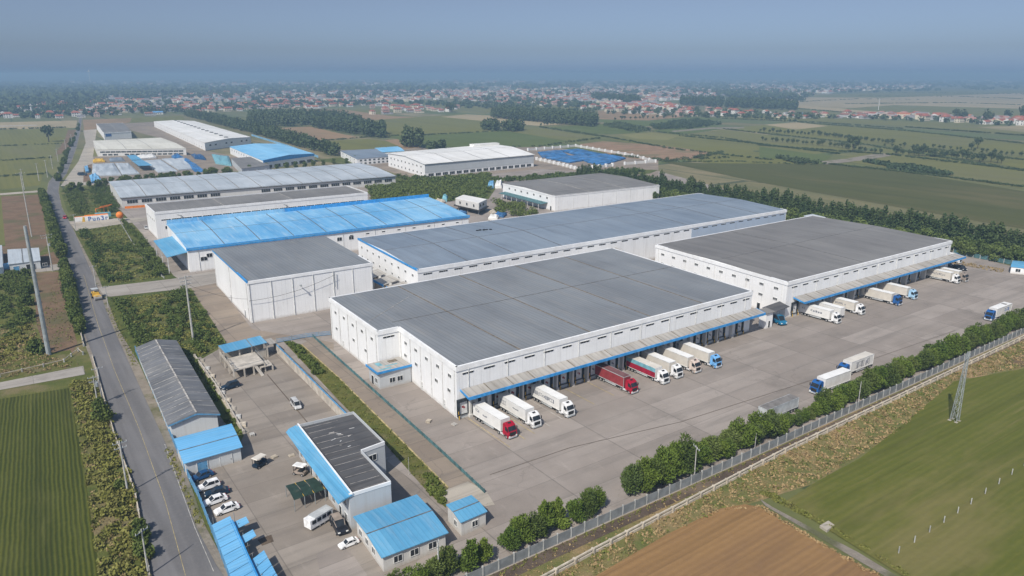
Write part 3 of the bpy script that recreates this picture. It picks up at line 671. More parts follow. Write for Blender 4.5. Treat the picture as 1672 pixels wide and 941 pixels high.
# ---- 3. the long middle warehouse
pts = [(119.2,228.2),(333.3,226.4),(338.8,289.8),(123.3,289.8)]
b = Bld('middle_warehouse', 'longest grey roofed warehouse, running behind the two dock warehouses', pts, 12.6).wall('wall')
b.roof('roofblue', [(0,12.6),(.5,13.6),(1,12.6)], .05, .05, .15, (.1,.2,.31,.66,.78,.9), (.5,), 'seamgrey'); b.fin()
b.trim('trim', [0], 1.2, .2, 12.6); b.trim('trimblue', [3], .45, .2, 12.6, 'blue_gutter'); b.trim('trim', [1,2], .8, .2, 12.6)
for k in range(33): b.put('vent', vent_mesh(3.6, .5, 4), 0, 4+6.45*k, 10.4)
b.row('window', win_mesh(1.4,.8,2), 3, 9, 9.2, .02, .98); b.row('window', win_mesh(1.2,.7,2), 3, 9, 5.4, .02, .98)
q = MB(); A, d, nrm, l, rz = b.edge(0); p0, p1 = A+d*(l*.668), A+d*(l*.998)
q.hexa([p0+nrm*.05+Vector((0,0,.2)), p1+nrm*.05+Vector((0,0,.2)), p1+nrm*.01+Vector((0,0,.2)), p0+nrm*.01+Vector((0,0,.2))], [p0+nrm*.05+Vector((0,0,11.3)), p1+nrm*.05+Vector((0,0,11.3)), p1+nrm*.01+Vector((0,0,11.3)), p0+nrm*.01+Vector((0,0,11.3))])
q.build('blue_cladding', M['wallblue'], b.root)
q = MB(); c = at(786,376,13.3)
for k in range(5): q.box(c.x-3+1.5*k, c.x-2+1.5*k, c.y-1+.5*(k%2)-.4*k, c.y-.2+.5*(k%2)-.4*k, 13.25, 13.7+.1*(k%3))
q.build('roof_debris', M['dark'], b.root)
# lean-to canopies stepping along its left wall
for k in range(5):
    y = 232+11.2*k; q = MB(); q.hexa([(112.5,y,4.4),(119.1,y,5.4),(119.6,y+8.6,5.4),(113.0,y+8.6,4.4)], [(112.5,y,4.6),(119.1,y,5.6),(119.6,y+8.6,5.6),(113.0,y+8.6,4.6)], 0)
    q.box(112.3,112.5,y,y+8.6,3.9,4.75,1)
    for yy in (y+.3, y+8.3): q.box(112.4,112.6,yy-.1,yy+.1,0,3.9,2)
    q.build('lean_to_canopy', [M['canopy'], M['trimblue'], M['frame']], b.root)
q = MB(); q.hexa([(190,222.5,7.4),(215,222.5,7.4),(215,228,8.2),(190,228,8.2)], [(190,222.5,7.6),(215,222.5,7.6),(215,228,8.4),(190,228,8.4)], 0); q.box(190,215,222.3,222.5,6.8,7.7,1)
for k in range(5): q.box(191+5.6*k,191.3+5.6*k,222.5,222.8,0,6.9,2)
q.build('loading_canopy', [M['canopy'], M['trimblue'], M['frame']], b.root)

# ---- 4. the windowless white box
pts = [(62.8,241),(107.2,240.4),(110,292),(65.2,295)]
b = Bld('box_warehouse', 'tall blank white box warehouse with a grey sheet roof left of the largest one', pts, 14.2).wall('wall')
b.roof('roof', [(0,14.2),(1,14.5)], .15, .15, .2, (), ()); b.fin()
b.trim('trim', [0,1], .7, .2, 14.2); b.trim('trimblue', [3], .3, .22, 14.2, 'blue_gutter'); b.pipes(0, 7, 13.6, .01, .99, .13); b.pipes(3, 3, 13.6)
b.put('door', door_mesh(1.3,2.6,'ink'), 3, 47, .05); b.put('door', door_mesh(1.3,2.6,'ink'), 3, 26, .05)
q = MB(); q.beam((80,240.2,10.5),(80.0,239,11),.25,.2); q.beam((80,239,11),(80,238.6,10.6),.5,.35); q.build('floodlight', M['steel'], b.root)
q = MB(); q.beam((92.6,240.0,8),(92.6,239.9,13.6),.16,.16); q.build('cable_post', M['steel'], b.root)

# ---- 5. the blue roofed workshop
pts = [at2(306,406,10.4), at2(765,352,10.4), at2(700,327,10.4), at2(273,372,10.4)]
b = Bld('blue_roof_workshop', 'long workshop with a sky blue sheet roof faded pale at its left end', pts, 10.0, 'workshop').wall('wall')
b.roof('bluefade', [(0,10.0),(.3,11.0),(.6,11.7),(1,12.0)], .2, .5, .2, [k/9 for k in range(1, 9)], (.55,), 'seamgrey'); b.fin()
b.trim('trimblue', [0], .9, .5, 10.2, 'blue_gutter')
A, d, nrm, l, rz = b.edge(2); q = MB()
for k in range(10):
    p0, p1 = A+d*(l*k/10+.1), A+d*(l*(k+1)/10-.1); up = Vector((0,0,1))
    q.hexa([p0+up*11.9, p1+up*11.9, p1-nrm*.5+up*11.9, p0-nrm*.5+up*11.9], [p0+up*14.0, p1+up*14.0, p1-nrm*.3+up*14.0, p0-nrm*.3+up*14.0], 0 if k < 6 else 1)
q.build('back_parapet', [M['trimblue'], M['bluefade']], b.root)
b.row('window', win_mesh(2.2,1.6,2), 0, 12, 5.6, .04, .55); b.row('vent', vent_mesh(1.6,.5,2), 0, 8, 7.2, .5, .98)
A, d, nrm, l, rz = b.edge(3); q = MB(); up = Vector((0,0,1)); p0, p1 = A+d*(l*.24), A+d*(l-1.5)
q.hexa([p0+up*8.4, p1+up*8.4, p1+nrm*8+up*7.2, p0+nrm*8+up*7.2], [p0+up*8.6, p1+up*8.6, p1+nrm*8+up*7.4, p0+nrm*8+up*7.4])
for t in (.05,.5,.95):
    c = p0.lerp(p1, t)+nrm*7.6; q.box(c.x-.15, c.x+.15, c.y-.15, c.y+.15, 0, 7.25, 1)
q.build('side_canopy', [M['blue'], M['frame']], b.root)
b.put('window', win_mesh(2.6,1.6,2), 0, 6, 4.4); b.put('door', door_mesh(2.2,3,'vnavy'), 0, 12, .05)
b.pipes(0, 9, 9)
# ---- 6. the flat roofed one behind it
pts = [at2(252.5,348.5,13.6), at2(600,316,13.6), at2(566,304.5,13.6), at2(237,334.5,13.6)]
b = Bld('flat_roof_warehouse', 'white warehouse with a dark flat roof directly behind the long blue roof', pts, 13.6).wall('wall')
b.roof('roofdark', [(0,13.6),(1,13.6)], -.3, -.3, .1, (.3,.62), (), 'seamlight'); b.fin(); b.trim('trim', [0,1,2,3], 1.0, .15, 13.9)
b.row('vent', vent_mesh(4.4,.5,4), 0, 22, 9.6, .02, .98); b.row('window', win_mesh(1.6,1.2,2), 3, 5, 8.6, .05, .95); b.put('window', win_mesh(3,1.4,3), 0, 5.5, 5.2)
q = MB(); b0 = b.p[0]; A, d, nrm, l, rz = b.edge(0)
for s in (12, 66, 140):
    q = MB(); c = A+d*s+nrm*.5; q.beam((c.x,c.y,8),(c.x,c.y,11.5),.35,.35); q.beam((c.x,c.y,11.3),(c.x-2,c.y-1,12.0),.3,.3); q.build('vent_stack', M['steel'], b.root)

# ---- 7. the long pale roof
pts = [at2(197.6,323,6.6), at2(645.6,287.4,6.6), at2(586,268.4,6.6), at2(178.6,299,6.6)]
b = Bld('long_pale_workshop', 'long low workshop under a pale grey blue roof of many bays', pts, 6.4, 'workshop').wall('wall2')
b.roof('rooflight', [(0,6.4),(.5,8.4),(1,7.4)], .5, 1.0, .25, [k/13 for k in range(1, 13)], (.5,)); b.fin()
b.row('window', win_mesh(6,2.0,4), 0, 22, 2.6, .01, .99, (7,8,9)); b.trim('seamgrey', [0], .5, .6, 6.4)
b.row('window', win_mesh(2.4,1.6,2), 3, 4, 2.6, .05, .95)
# ---- 8. white roofed one behind the middle
pts = [at2(693.4,267,11.5), at2(871.6,251.5,11.5), at2(806,236.5,11.5), at2(633.4,251,11.5)]
b = Bld('white_roof_warehouse', 'white roofed warehouse with a grey street side wall behind the longest warehouse', pts, 10.8).wall('wall')
b.roof('roofwhite', [(0,10.8),(.5,13.4),(1,11.8)], .6, .8, .25, (.25,.5,.75), (.5,), 'seamgrey'); b.fin()
A, d, nrm, l, rz = b.edge(0); q = MB(); q.hexa([A+nrm*.12+Vector((0,0,3.6)), A+d*l+nrm*.12+Vector((0,0,3.6)), A+d*l+nrm*.01+Vector((0,0,3.6)), A+nrm*.01+Vector((0,0,3.6))], [A+nrm*.12+Vector((0,0,10.5)), A+d*l+nrm*.12+Vector((0,0,10.5)), A+d*l+nrm*.01+Vector((0,0,10.5)), A+nrm*.01+Vector((0,0,10.5))])
q.build('grey_cladding', M['wallgrey'], b.root)
b.row('vent', vent_mesh(4,.8,2), 0, 14, 8.8, .02, .98); b.row('window', win_mesh(5,2.2,3), 0, 16, .8, .02, .98); b.row('window', win_mesh(2.2,1.4,2), 3, 9, 7.4, .04, .96); b.row('window', win_mesh(2.2,1.4,2), 3, 9, 2.2, .04, .96)
p = b.bil(.86,.9); q = MB(); q.box(p.x-14,p.x+16,p.y-4,p.y+4,12.2,14.6); q.build('roof_lantern', M['roofwhite'], b.root)
# ---- 9. grey gable behind the middle
pts = [at2(906.6,320,9.6), at2(1076.8,302.5,9.6), at2(981,283,9.6), at2(821,299.5,9.6)]
b = Bld('brown_roof_warehouse', 'white warehouse with a weathered brown grey roof behind the longest warehouse', pts, 9.4).wall('wall')
b.roof('roofdark', [(0,9.4),(.16,9.7),(.55,10.5),(1,9.6)], .15, .15, .2, (.33,.66), (.17,), 'seamlight'); b.fin(); b.trim('trim', [0,1,2,3], .6, .15, 9.4)
b.row('window', win_mesh(1.6,1.1,2), 3, 7, 6.6, .08, .92); b.put('door', door_mesh(1.4,2.6,'dark'), 3, 58, .05); b.pipes(0, 8, 9)
A, d, nrm, l, rz = b.edge(3); q = MB(); up = Vector((0,0,1)); p0, p1 = A+d*3, A+d*(l-8)
q.hexa([p0+up*4.2, p1+up*4.2, p1+nrm*5+up*3.6, p0+nrm*5+up*3.6], [p0+up*4.4, p1+up*4.4, p1+nrm*5+up*3.8, p0+nrm*5+up*3.8])
for k in range(8): c = p0.lerp(p1, (k+.5)/8)+nrm*4.7; q.box(c.x-.12,c.x+.12,c.y-.12,c.y+.12,0,3.6,1)
q.build('side_canopy', [M['steelteal'], M['frame']], b.root)
# ---- 10. small blue roofed hall
pts = [at2(429.3,262,8), at2(512.8,251,8), at2(457.4,235,8), at2(375,239.5,8)]
b = Bld('blue_roof_hall', 'white hall with a blue roof and deep blue gable band beyond the pale workshop', pts, 7.6, 'hall').wall('wall')
b.roof('bluefar', [(0,7.6),(1,7.6)], .3, .3, .3, (), (), 'seamgrey'); b.roofobj.hide_render = False
A, B, C, D = b.p
q = MB(); R0, R1 = A.lerp(B,.5)+Vector((0,0,9.6)), D.lerp(C,.5)+Vector((0,0,9.6)); up = Vector((0,0,1))
q.hexa([A+up*7.9, R0-up*.01, R1-up*.01, D+up*7.9], [A+up*8.1, R0+up*.25, R1+up*.25, D+up*8.1]); q.hexa([R0-up*.01, B+up*7.9, C+up*7.9, R1-up*.01], [R0+up*.25, B+up*8.1, C+up*8.1, R1+up*.25])
n = b.edge(0)[2]; q.hexa([A+n*.4+up*6.0, B+n*.4+up*6.0, B+up*6.0, A+up*6.0], [A+n*.4+up*8.0, B+n*.4+up*8.0, B+up*8.0, A+up*8.0], 1); q.poly([A+n*.4+up*8.0, B+n*.4+up*8.0, R0+n*.4], 1)
q.build('gable_roof', [M['bluefar'], M['trimblue']], b.root); b.fin()
b.row('window', win_mesh(7,2.6,4), 0, 6, .6, .02, .98); b.row('window', win_mesh(2.4,1.6,2), 3, 12, 4.4, .04, .96)
pts = [at2(395,277,5), at2(440,271,5), at2(420,258,5), at2(378,261,5)]
b = Bld('grey_roof_shed', 'grey roofed shed leaning beside the blue roofed hall', pts, 5.5, 'shed').wall('wallgrey'); b.roof('roofdark', [(0,5.5),(1,6.2)], .3, .3, .2); b.fin()
b.row('door', door_mesh(3,3.4), 0, 3, .05)
# ---- 11-13 far left halls
pts = [at2(334,233,9), at2(409.3,223.5,9), at2(317.5,197.5,9), at2(251,198.2,9)]
b = Bld('far_long_hall', 'long white hall with a white roof farthest back in the estate', pts, 8.4).wall('wall'); A, B, C, D = b.p
b.roof('roofwhite', [(0,8.4),(1,8.4)], .2, .2, .1, (), (), 'seamgrey')
q = MB(); R0, R1 = A.lerp(B,.5)+up*10.2, D.lerp(C,.5)+up*10.2
q.hexa([A+up*8.6, R0-up*.1, R1-up*.1, D+up*8.6], [A+up*8.8, R0+up*.2, R1+up*.2, D+up*8.8]); q.hexa([R0-up*.1, B+up*8.6, C+up*8.6, R1-up*.1], [R0+up*.2, B+up*8.8, C+up*8.8, R1+up*.2]); q.poly([A+up*8.5, B+up*8.5, R0-up*.1], 0)
for k in range(14): c = R0.lerp(R1, (k+.5)/14); q.box(c.x-1.6,c.x+1.6,c.y-4,c.y+2,c.z+.15,c.z+1.0,1)
q.build('gable_roof', [M['roofwhite'], M['seamgrey']], b.root); b.fin()
b.row('window', win_mesh(3,1.6,2), 0, 8, 4.6, .05, .95, (2,5)); b.row('window', win_mesh(2.2,1.4,2), 3, 26, 2, .03, .97)
pts = [at2(169.6,217,9.5), at2(214,214.3,9.5), at2(200,200.5,9.5), at2(157,201.7,9.5)]
b = Bld('brown_roof_hall', 'white hall with a brown roof and a purple sign panel beside the road', pts, 9.0, 'hall').wall('wall')
b.roof('roofdark', [(0,9.0),(.5,10),(1,9.0)], .2, .2, .2, (.5,), (), 'seamlight'); b.fin(); b.trim('trim', [0,1,2,3], .8, .2, 9.0)
q = MB(); A, d, nrm, l, rz = b.edge(0); c = A+d*1.5+nrm*.1; e = A+d*9+nrm*.1; q.hexa([c+up*4.5, e+up*4.5, e-nrm*.09+up*4.5, c-nrm*.09+up*4.5], [c+up*8.6, e+up*8.6, e-nrm*.09+up*8.6, c-nrm*.09+up*8.6], 0); q.hexa([c+up*8.61, e+up*8.61, e-nrm*.09+up*8.61, c-nrm*.09+up*8.61], [c+up*9.1, e+up*9.1, e-nrm*.09+up*9.1, c-nrm*.09+up*9.1], 1)
q.build('sign_panel', [M['inkblue'], M['orange']], b.root)
pts = [at2(158,243.5,7), at2(303.4,242.5,7), at2(262.6,226,7), at2(152,231,7)]
pts[0] = at2(158,244.5,7)
b = Bld('cream_roof_hall', 'cream roofed hall in front of the brown roofed hall', pts, 6.8, 'hall').wall('wall2')
b.roof('roofcream', [(0,6.8),(.35,8.2),(1,7.6)], .3, .4, .2, (.33,.62), (), 'seamgrey'); b.fin(); b.row('window', win_mesh(4.5,1.6,3), 0, 16, 3.6, .03, .97); b.row('window', win_mesh(4,1.6,3), 0, 15, .9, .05, .97, (3,))
# ---- 15 the small pair
pts = [at2(583,260,6), at2(638,255.5,6), at2(612,244,6), at2(556,247,6)]
b = Bld('navy_roof_house', 'two storey white block with a navy roof behind the pale workshop', pts, 6, 'building').wall('wall'); b.roof('roofblue', [(0,6),(1,6.3)], .3, .3, .2); b.fin(); b.row('window', win_mesh(2.2,1.4,2), 0, 7, 3.7, .04, .96); b.row('window', win_mesh(2.2,1.4,2), 0, 7, 1.0, .04, .96); b.row('window', win_mesh(2.2,1.4,2), 3, 4, 3.7, .04, .96); b.row('window', win_mesh(2.2,1.4,2), 3, 4, 1, .04, .96)
pts = [at2(622,249,5), at2(660,247,5), at2(648,239.5,5), at2(612,242,5)]
b = Bld('blue_roof_house', 'low white block with a bright blue roof next to the navy roofed block', pts, 5, 'building').wall('wall'); b.roof('bluefar', [(0,5),(.5,6),(1,5)], .4, .4, .2); b.fin(); b.row('window', win_mesh(2.2,1.4,2), 0, 5, 1.6, .04, .96)
# ---- 18 long fibre cement shed by the road
pts = [at2(278,691,4.6), at2(354,674,4.6), at2(285,556,4.6), at2(224.5,567,4.6)]
b = Bld('roadside_shed', 'long low shed with a patchy grey corrugated roof beside the road', pts, 4.4, 'shed').wall('wallpanel'); A, B, C, D = b.p
q = MB(); R0, R1 = A.lerp(B,.56)+up*5.7, D.lerp(C,.5)+up*5.7; n0 = b.edge(0)[2]*.5
def slab(mb, a, b_, c, d_, th, mi=0): t = Vector((0,0,th)); mb.hexa([a,b_,c,d_], [a+t,b_+t,c+t,d_+t], mi)
l3 = (B-A).normalized()*.6
slab(q, A-l3+n0+up*4.25, R0+n0, R1-n0, D-l3-n0+up*4.25, .14); slab(q, R0+n0, B+l3+n0+up*4.25, C+l3-n0+up*4.25, R1-n0, .14)
for k in range(19):        # pale laps between the sheets
    t = (k+.6)/19.5; a, r_, c = (A-l3).lerp(D-l3, t)+up*4.4, R0.lerp(R1, t)+up*.15, (B+l3).lerp(C+l3, t)+up*4.4
    j = random.uniform(-.15,.15); w = random.choice((.07,.1,.16))
    q.beam(a+up*.02+Vector((0,j,0)), r_+up*.02, w, .05, 1)
    if k % 3: q.beam(r_+up*.02, c+up*.02, w*.8, .05, 1)
q.beam(R0+up*.2, R1+up*.2, .35, .1, 1)
q.build('roof', [M['fibre'], M['seamlight']], b.root)
b.wallmb.poly([A+up*4.35, B+up*4.35, R0-up*.02]); b.fin(); b.row('window', win_mesh(1.6,1.2,2), 3, 10, 1.4, .04, .96)
q = MB(); e = b.edge(0); q.beam(e[0]-l3+n0+up*4.15, R0+n0*1.02-up*.15, .12, .35); q.beam(R0+n0*1.02-up*.15, B+l3+n0+up*4.15, .12, .35); q.build('gable_trim', M['bluepaint'], b.root)
# ---- 19 blue shed
pts = [at2(302,753,3.6), at2(392,727.5,3.6), at2(376.5,699,3.6), at2(288,722.5,3.6)]
b = Bld('blue_roof_shed', 'bright blue roofed shed at the end of the roadside shed, cars parked in front', pts, 3.3, 'shed').wall('wallpanel')
b.roof('bluesky', [(0,3.3),(.45,3.9),(1,4.2)], .4, .5, .14, (), (.45,), 'seamgrey'); b.fin(); b.put('door', door_mesh(2.0,2.4,'bluepaint'), 0, 3.2, .05); b.put('door', door_mesh(2.4,2.3,'wallpanel'), 0, 8.0, .05)
# ---- 21 the two storey office
TL, TR, BR, BL = at(484,696,7.4), at(577,673.5,7.4), at(628,723,7.4), at(570,808,7.4)
FRt = at(638,787,7.4); N1 = at(590,737,7.4)
pts = [(BL.x,BL.y),(FRt.x,FRt.y),(N1.x,N1.y),(BR.x,BR.y),(TR.x,TR.y),(TL.x,TL.y)]
b = Bld('office_block', 'two storey pale office block with a black felt roof and a blue strip canopy', pts, 7.4, 'office').wall('wallgrey').fin()
q = MB(); q.prism(pts, 6.95, 7.0, 0)
for k in range(12):
    t = (k+.5)/12; a = Vector(pts[5]+(7.02,)).lerp(Vector(pts[0]+(7.02,)), t); c = a+Vector((pts[4][0]-pts[5][0], pts[4][1]-pts[5][1], 0))*.93
    if k < 8: q.beam(a.lerp(c,.12), a.lerp(c,.55+.3*random.random()), .07, .03, 1)
    else: q.beam(a.lerp(c,.14), a.lerp(c,.62), .07, .03, 1)
for k in range(9):
    u, v = random.uniform(.3,.85), random.uniform(.05,.6); c = Vector(pts[5]+(7.03,)).lerp(Vector(pts[4]+(7.03,)), u).lerp(Vector(pts[0]+(7.03,)).lerp(Vector(pts[3]+(7.03,)), u), v); q.beam(c, c+Vector((random.uniform(.3,1.2), random.uniform(-.5,.5), 0)), random.uniform(.1,.25), .06, 1 if k % 2 else 2)
q.build('roof', [M['felt'], M['seamlight'], M['frame']], b.root)
q = MB()
for i in (0,1,2,3,4,5):
    a, d, nrm, l, rz = b.edge(i); hh = .35 if i in (0,5) else .7
    if i in (5, 1, 3, 4): continue
    q.hexa([a+nrm*.08+up*6.9, a+d*l+nrm*.08+up*6.9, a+d*l-nrm*.22+up*6.9, a-nrm*.22+up*6.9], [a+nrm*.08+up*(7.4+hh*.4), a+d*l+nrm*.08+up*(7.4+hh*.4), a+d*l-nrm*.22+up*(7.4+hh*.4), a-nrm*.22+up*(7.4+hh*.4)])
q.build('parapet', M['trim'], b.root)
q = MB()
for i in (1,3,4):
    a, d, nrm, l, rz = b.edge(i)
    q.hexa([a+nrm*.05+up*6.9, a+d*l+nrm*.05+up*6.9, a+d*l-nrm*.13+up*6.9, a-nrm*.13+up*6.9], [a+nrm*.05+up*7.62, a+d*l+nrm*.05+up*7.62, a+d*l-nrm*.13+up*7.62, a-nrm*.13+up*7.62])
q.build('low_parapet', M['wallgrey'], b.root)
a, d, nrm, l, rz = b.edge(5); q = MB()
q.hexa([a-nrm*.5-d*.6+up*7.3, a-nrm*.5+d*(l+.3)+up*7.3, a+nrm*2.2+d*(l+.3)+up*6.3, a+nrm*2.2-d*.6+up*6.3][::-1], [a-nrm*.5-d*.6+up*7.45, a-nrm*.5+d*(l+.3)+up*7.45, a+nrm*1.5+d*(l+.3)+up*6.95, a+nrm*1.5-d*.6+up*6.95][::-1], 0)
q.beam(a-nrm*.5-d*.6+up*7.55, a-nrm*.5+d*(l+.3)+up*7.55, .25, .25, 1); q.build('strip_canopy', [M['blue'], M['trim']], b.root)
b.row('window', win_mesh(1.5,1.4,2), 5, 9, 4.2, .02, .98); b.row('window', win_mesh(1.4,1.4,2), 5, 9, .95, .02, .98, (2,5,7))
for s in (.28,.6,.83): b.put('door', door_mesh(1.1,2.2,'dark'), 5, l*s, .05)
b.put('window', win_mesh(1.7,1.3,2), 2, b.edge(2)[3]*.45, 4.4); b.put('window', win_mesh(1.2,1.3,2), 0, 2.0, 1.0)
# ---- 22 blue roofed house at the front, 23 hut
pts = [at2(625.3,907.4,3.3), at2(727,869,3.3), at2(679,814.5,3.3), at2(582,848.5,3.3)]
b = Bld('blue_roof_office', 'single storey pale house with a large blue roof at the front fence', pts, 3.2, 'building').wall('wall2')
b.roof('blue', [(0,3.2),(.5,3.9),(1,3.7)], .45, .45, .15, (), (.5,), 'seamgrey'); b.fin()
for s in (2.6, 5.6, 9.0): b.put('window', win_mesh(1.5,1.2,2), 0, s*b.edge(0)[3]/11.5, 1.1)
for s in (2,5,8): b.put('window', win_mesh(1.3,1.2,2), 3, s, 1.1)
pts = [at2(753,851,3.2), at2(793,834,3.2), at2(769,812.5,3.2), at2(731,827,3.2)]
b = Bld('gate_hut', 'tiny pale hut with a pitched blue roof between the office and the yard', pts, 3.0, 'hut').wall('wall2')
b.roof('blue', [(0,3.0),(.5,3.5),(1,3.4)], .25, .25, .14, (), (.5,), 'seamgrey'); b.fin(); b.put('window', win_mesh(1.2,1.1,2), 0, b.edge(0)[3]*.55, 1.0); b.put('window', win_mesh(1.0,1.1,2), 3, b.edge(3)[3]*.6, 1.0)
# ---- 20 blue car shelter, bottom left
sh = thing('car_shelter', 'run of blue sheet car shelter with torn bays along the roadside fence', 'shelter', at(352,862).to_tuple())
def strip(p, q, n, miss, name, z=2.6, w=(0,1)):
    for k in range(n):
        if k in miss: continue
        a0, a1 = p[0].lerp(p[1], k/n), p[0].lerp(p[1], (k+.94)/n); c0, c1 = q[0].lerp(q[1], k/n), q[0].lerp(q[1], (k+.94)/n)
        mb = MB(); slab(mb, Vector((a0.x,a0.y,z)), Vector((c0.x,c0.y,z+.35)), Vector((c1.x,c1.y,z+.35)), Vector((a1.x,a1.y,z)), .08, 0)
        mb.build(name, M['bluesky'], sh)
strip((at(346,858,2.6), at(392,985,2.6)), (at(376,846,2.6), at(428,965,2.6)), 9, (), 'shelter_roof')
strip((at(380,853,2.3), at(434,975,2.3)), (at(402,846,2.3), at(458,952,2.3)), 9, (1,3,4), 'shelter_roof', 2.2)
for k in range(7):
    p = at(350+7.2*k, 866+18*k); q = MB(); q.tube((p.x,p.y,0),(p.x,p.y,2.7),.06,n=6); q.build('post', M['steel'], sh)
    p = at(384+7.6*k, 858+17*k); q = MB(); q.tube((p.x,p.y,0),(p.x,p.y,2.7),.06,n=6); q.build('post', M['steel'], sh)
q = MB(); q.beam(at(378,850,2.95), at(430,966,2.95), .5, .12); q.build('gutter', M['trimblue'], sh)
# ---- 24 the half stripped two storey frame
c = at(383,632); fr = thing('stripped_frame_building', 'half stripped two storey frame with blue roof sheets and an open deck', 'building', c.to_tuple())
P = {k: at(*v) for k, v in {'fl': (383,622), 'fr': (400,617), 'bl': (362,598), 'br': (440,580), 'mr': (425,612)}.items()}
FL = at(383,621); BLb = at(361,592); BRb = at(440,572); ex = (BRb-BLb); ex.normalize(); ey = (BLb-FL); W = (BRb-BLb).length; D_ = ey.length; ey.normalize()
G = lambda u, v, z: FL+ex*u+ey*v+up*z
q = MB(); slab(q, G(.3,D_*.62,4.7), G(W*.54,D_*.62,4.7), G(W*.54,D_+.4,5.0), G(-.2,D_+.4,5.0), .12); slab(q, G(W*.56,D_*.62,4.7), G(W*.86,D_*.62,4.7), G(W*.84,D_+.4,5.0), G(W*.56,D_+.4,5.0), .12); q.build('roof', M['blue'], fr)
q = MB(); slab(q, G(W*.86,D_*.72,3.3), G(W*1.08,D_*.72,3.3), G(W*1.06,D_+.2,3.5), G(W*.86,D_+.2,3.5), .15); q.build('lower_roof', M['canopy'], fr)
q = MB(); slab(q, G(0,0,2.5), G(W*.6,0,2.5), G(W*.6,D_*.66,2.5), G(0,D_*.66,2.5), .22); slab(q, G(W*.5,-.5,1.6), G(W*.74,-.5,1.6), G(W*.74,D_*.25,1.6), G(W*.5,D_*.25,1.6), .2); q.build('deck', M['plaster'], fr)
for i, (u, v, z) in enumerate([(0,0,4.6),(W*.2,0,2.5),(W*.38,0,2.5),(W*.6,0,2.5),(0,D_*.33,4.6),(0,D_*.66,4.7),(0,D_,4.9),(W*.3,D_*.66,4.7),(W*.55,D_*.66,4.7),(W*.55,D_,4.9),(W*.86,D_,4.9),(W*.86,D_*.66,4.7),(W*.74,-.5,1.6),(W*.5,-.5,1.6)]):
    q = MB(); p = G(u,v,0); q.box(p.x-.18,p.x+.18,p.y-.18,p.y+.18,0,z); q.build('column', M['plaster'], fr)
q = MB(); slab(q, G(0,D_-.2,0), G(W*.86,D_-.2,0), G(W*.86,D_,0), G(0,D_,0), 3.0); slab(q, G(-.1,0,2.5), G(.1,0,2.5), G(.1,D_,2.5), G(-.1,D_,2.5), .9); slab(q, G(W*.62,D_*.68,0), G(W*.84,D_*.68,0), G(W*.84,D_*.72,0), G(W*.62,D_*.72,0), 2.6); q.build('wall', M['plaster'], fr)
for u in (.04,.6):
    q = MB(); q.beam(G(W*u,0,3.6), G(W*u,D_*.6,3.6), .07, .07); q.beam(G(W*u,0,2.6), G(W*u,0,3.6), .07, .07); q.beam(G(W*u,D_*.6,2.6), G(W*u,D_*.6,3.6), .07, .07); q.build('railing', M['steel'], fr)
q = MB(); q.beam(G(.0,0,3.6), G(W*.6,0,3.6), .07, .07); q.build('railing', M['steel'], fr)
q = MB(); q.beam(G(W*.5,-2.6,.1), G(W*.42,.3,2.5), .9, .15); q.build('stair', M['plaster'], fr)
# ---- 27 small white houses at the left edge, 28 guard hut, porch by right warehouse
pts = [at2(14,436,4), at2(64,430,4), at2(60,404,4), at2(14,408,4)]
b = Bld('whitewashed_workshop', 'whitewashed workshop with grey roofs and a dark doorway left of the road', [at2(15,432,3.6), at2(65,426,3.6), at2(63,409,3.6), at2(14,412,3.6)], 3.6, 'building').wall('wallpanel')
b.roof('rooflight', [(0,3.6),(1,4.6)], .3, .3, .2, (.45,), (), 'seamgrey'); b.fin(); b.put('door', door_mesh(3.2,2.6,'dark'), 0, 7.4, .05); b.put('door', door_mesh(2,2.4,'bluepaint'), 0, 2.2, .05); b.put('window', win_mesh(1.6,1.2,2), 0, 12.5, 1.1)
b = Bld('blue_gate_house', 'small white house with a bright blue gate, cut by the left picture edge', [at2(-40,446,3.6), at2(4,437,3.6), at2(3,404,3.6), at2(-40,408,3.6)], 3.6, 'building').wall('wall')
b.roof('rooflight', [(0,3.6),(1,4.4)], .2, .2, .2); b.fin()
q = MB(); p0, p1 = at(4,441), at(16,439); q.hexa([p0, p1, p1+Vector((0,.3,0)), p0+Vector((0,.3,0))], [p0+up*2.6, p1+up*2.6, p1+Vector((0,.3,2.6)), p0+Vector((0,.3,2.6))]); q.build('gate', M['vsky'], b.root)
b = Bld('guard_hut', 'white guard hut with an arched blue roof at the right edge of the yard', [at2(1651,436,2.8), at2(1690,440,2.8), at2(1700,430,2.8), at2(1655,426,2.8)], 2.8, 'hut').wall('wall')
b.roof('blue', [(0,2.8),(.25,3.3),(.5,3.5),(.75,3.3),(1,2.8)], .2, .2, .12); b.fin(); b.put('window', win_mesh(1.6,1.2,2), 0, 2.6, 1.0)
b = Bld('corner_gatehouse', 'white gate tower with a tiled porch between the two dock warehouses', [(198.6,138.2),(201.8,138.0),(202.0,141),(198.8,141)], 5.4, 'porch').wall('wall')
b.roof('roofdark', [(0,5.4),(1,5.6)], .5, .5, .2); b.fin(); b.put('door', door_mesh(.8,2.2,'dark'), 0, 1.6, .3)
q = MB(); slab(q, Vector((202.2,138.6,4.6)), Vector((212.9,139.6,4.6)), Vector((212.9,143.6,5.4)), Vector((202.2,142.6,5.4)), .2); q.build('porch_roof', M['felt'], b.root)
b = Bld('rear_annex', 'little white annex at the far corner of the right warehouse', [(329,206),(336,206),(336,213),(329,213)], 11.5, 'annex').wall('wall'); b.roof('rooflight', [(0,11.5),(1,12)], .2, .2, .2); b.fin()
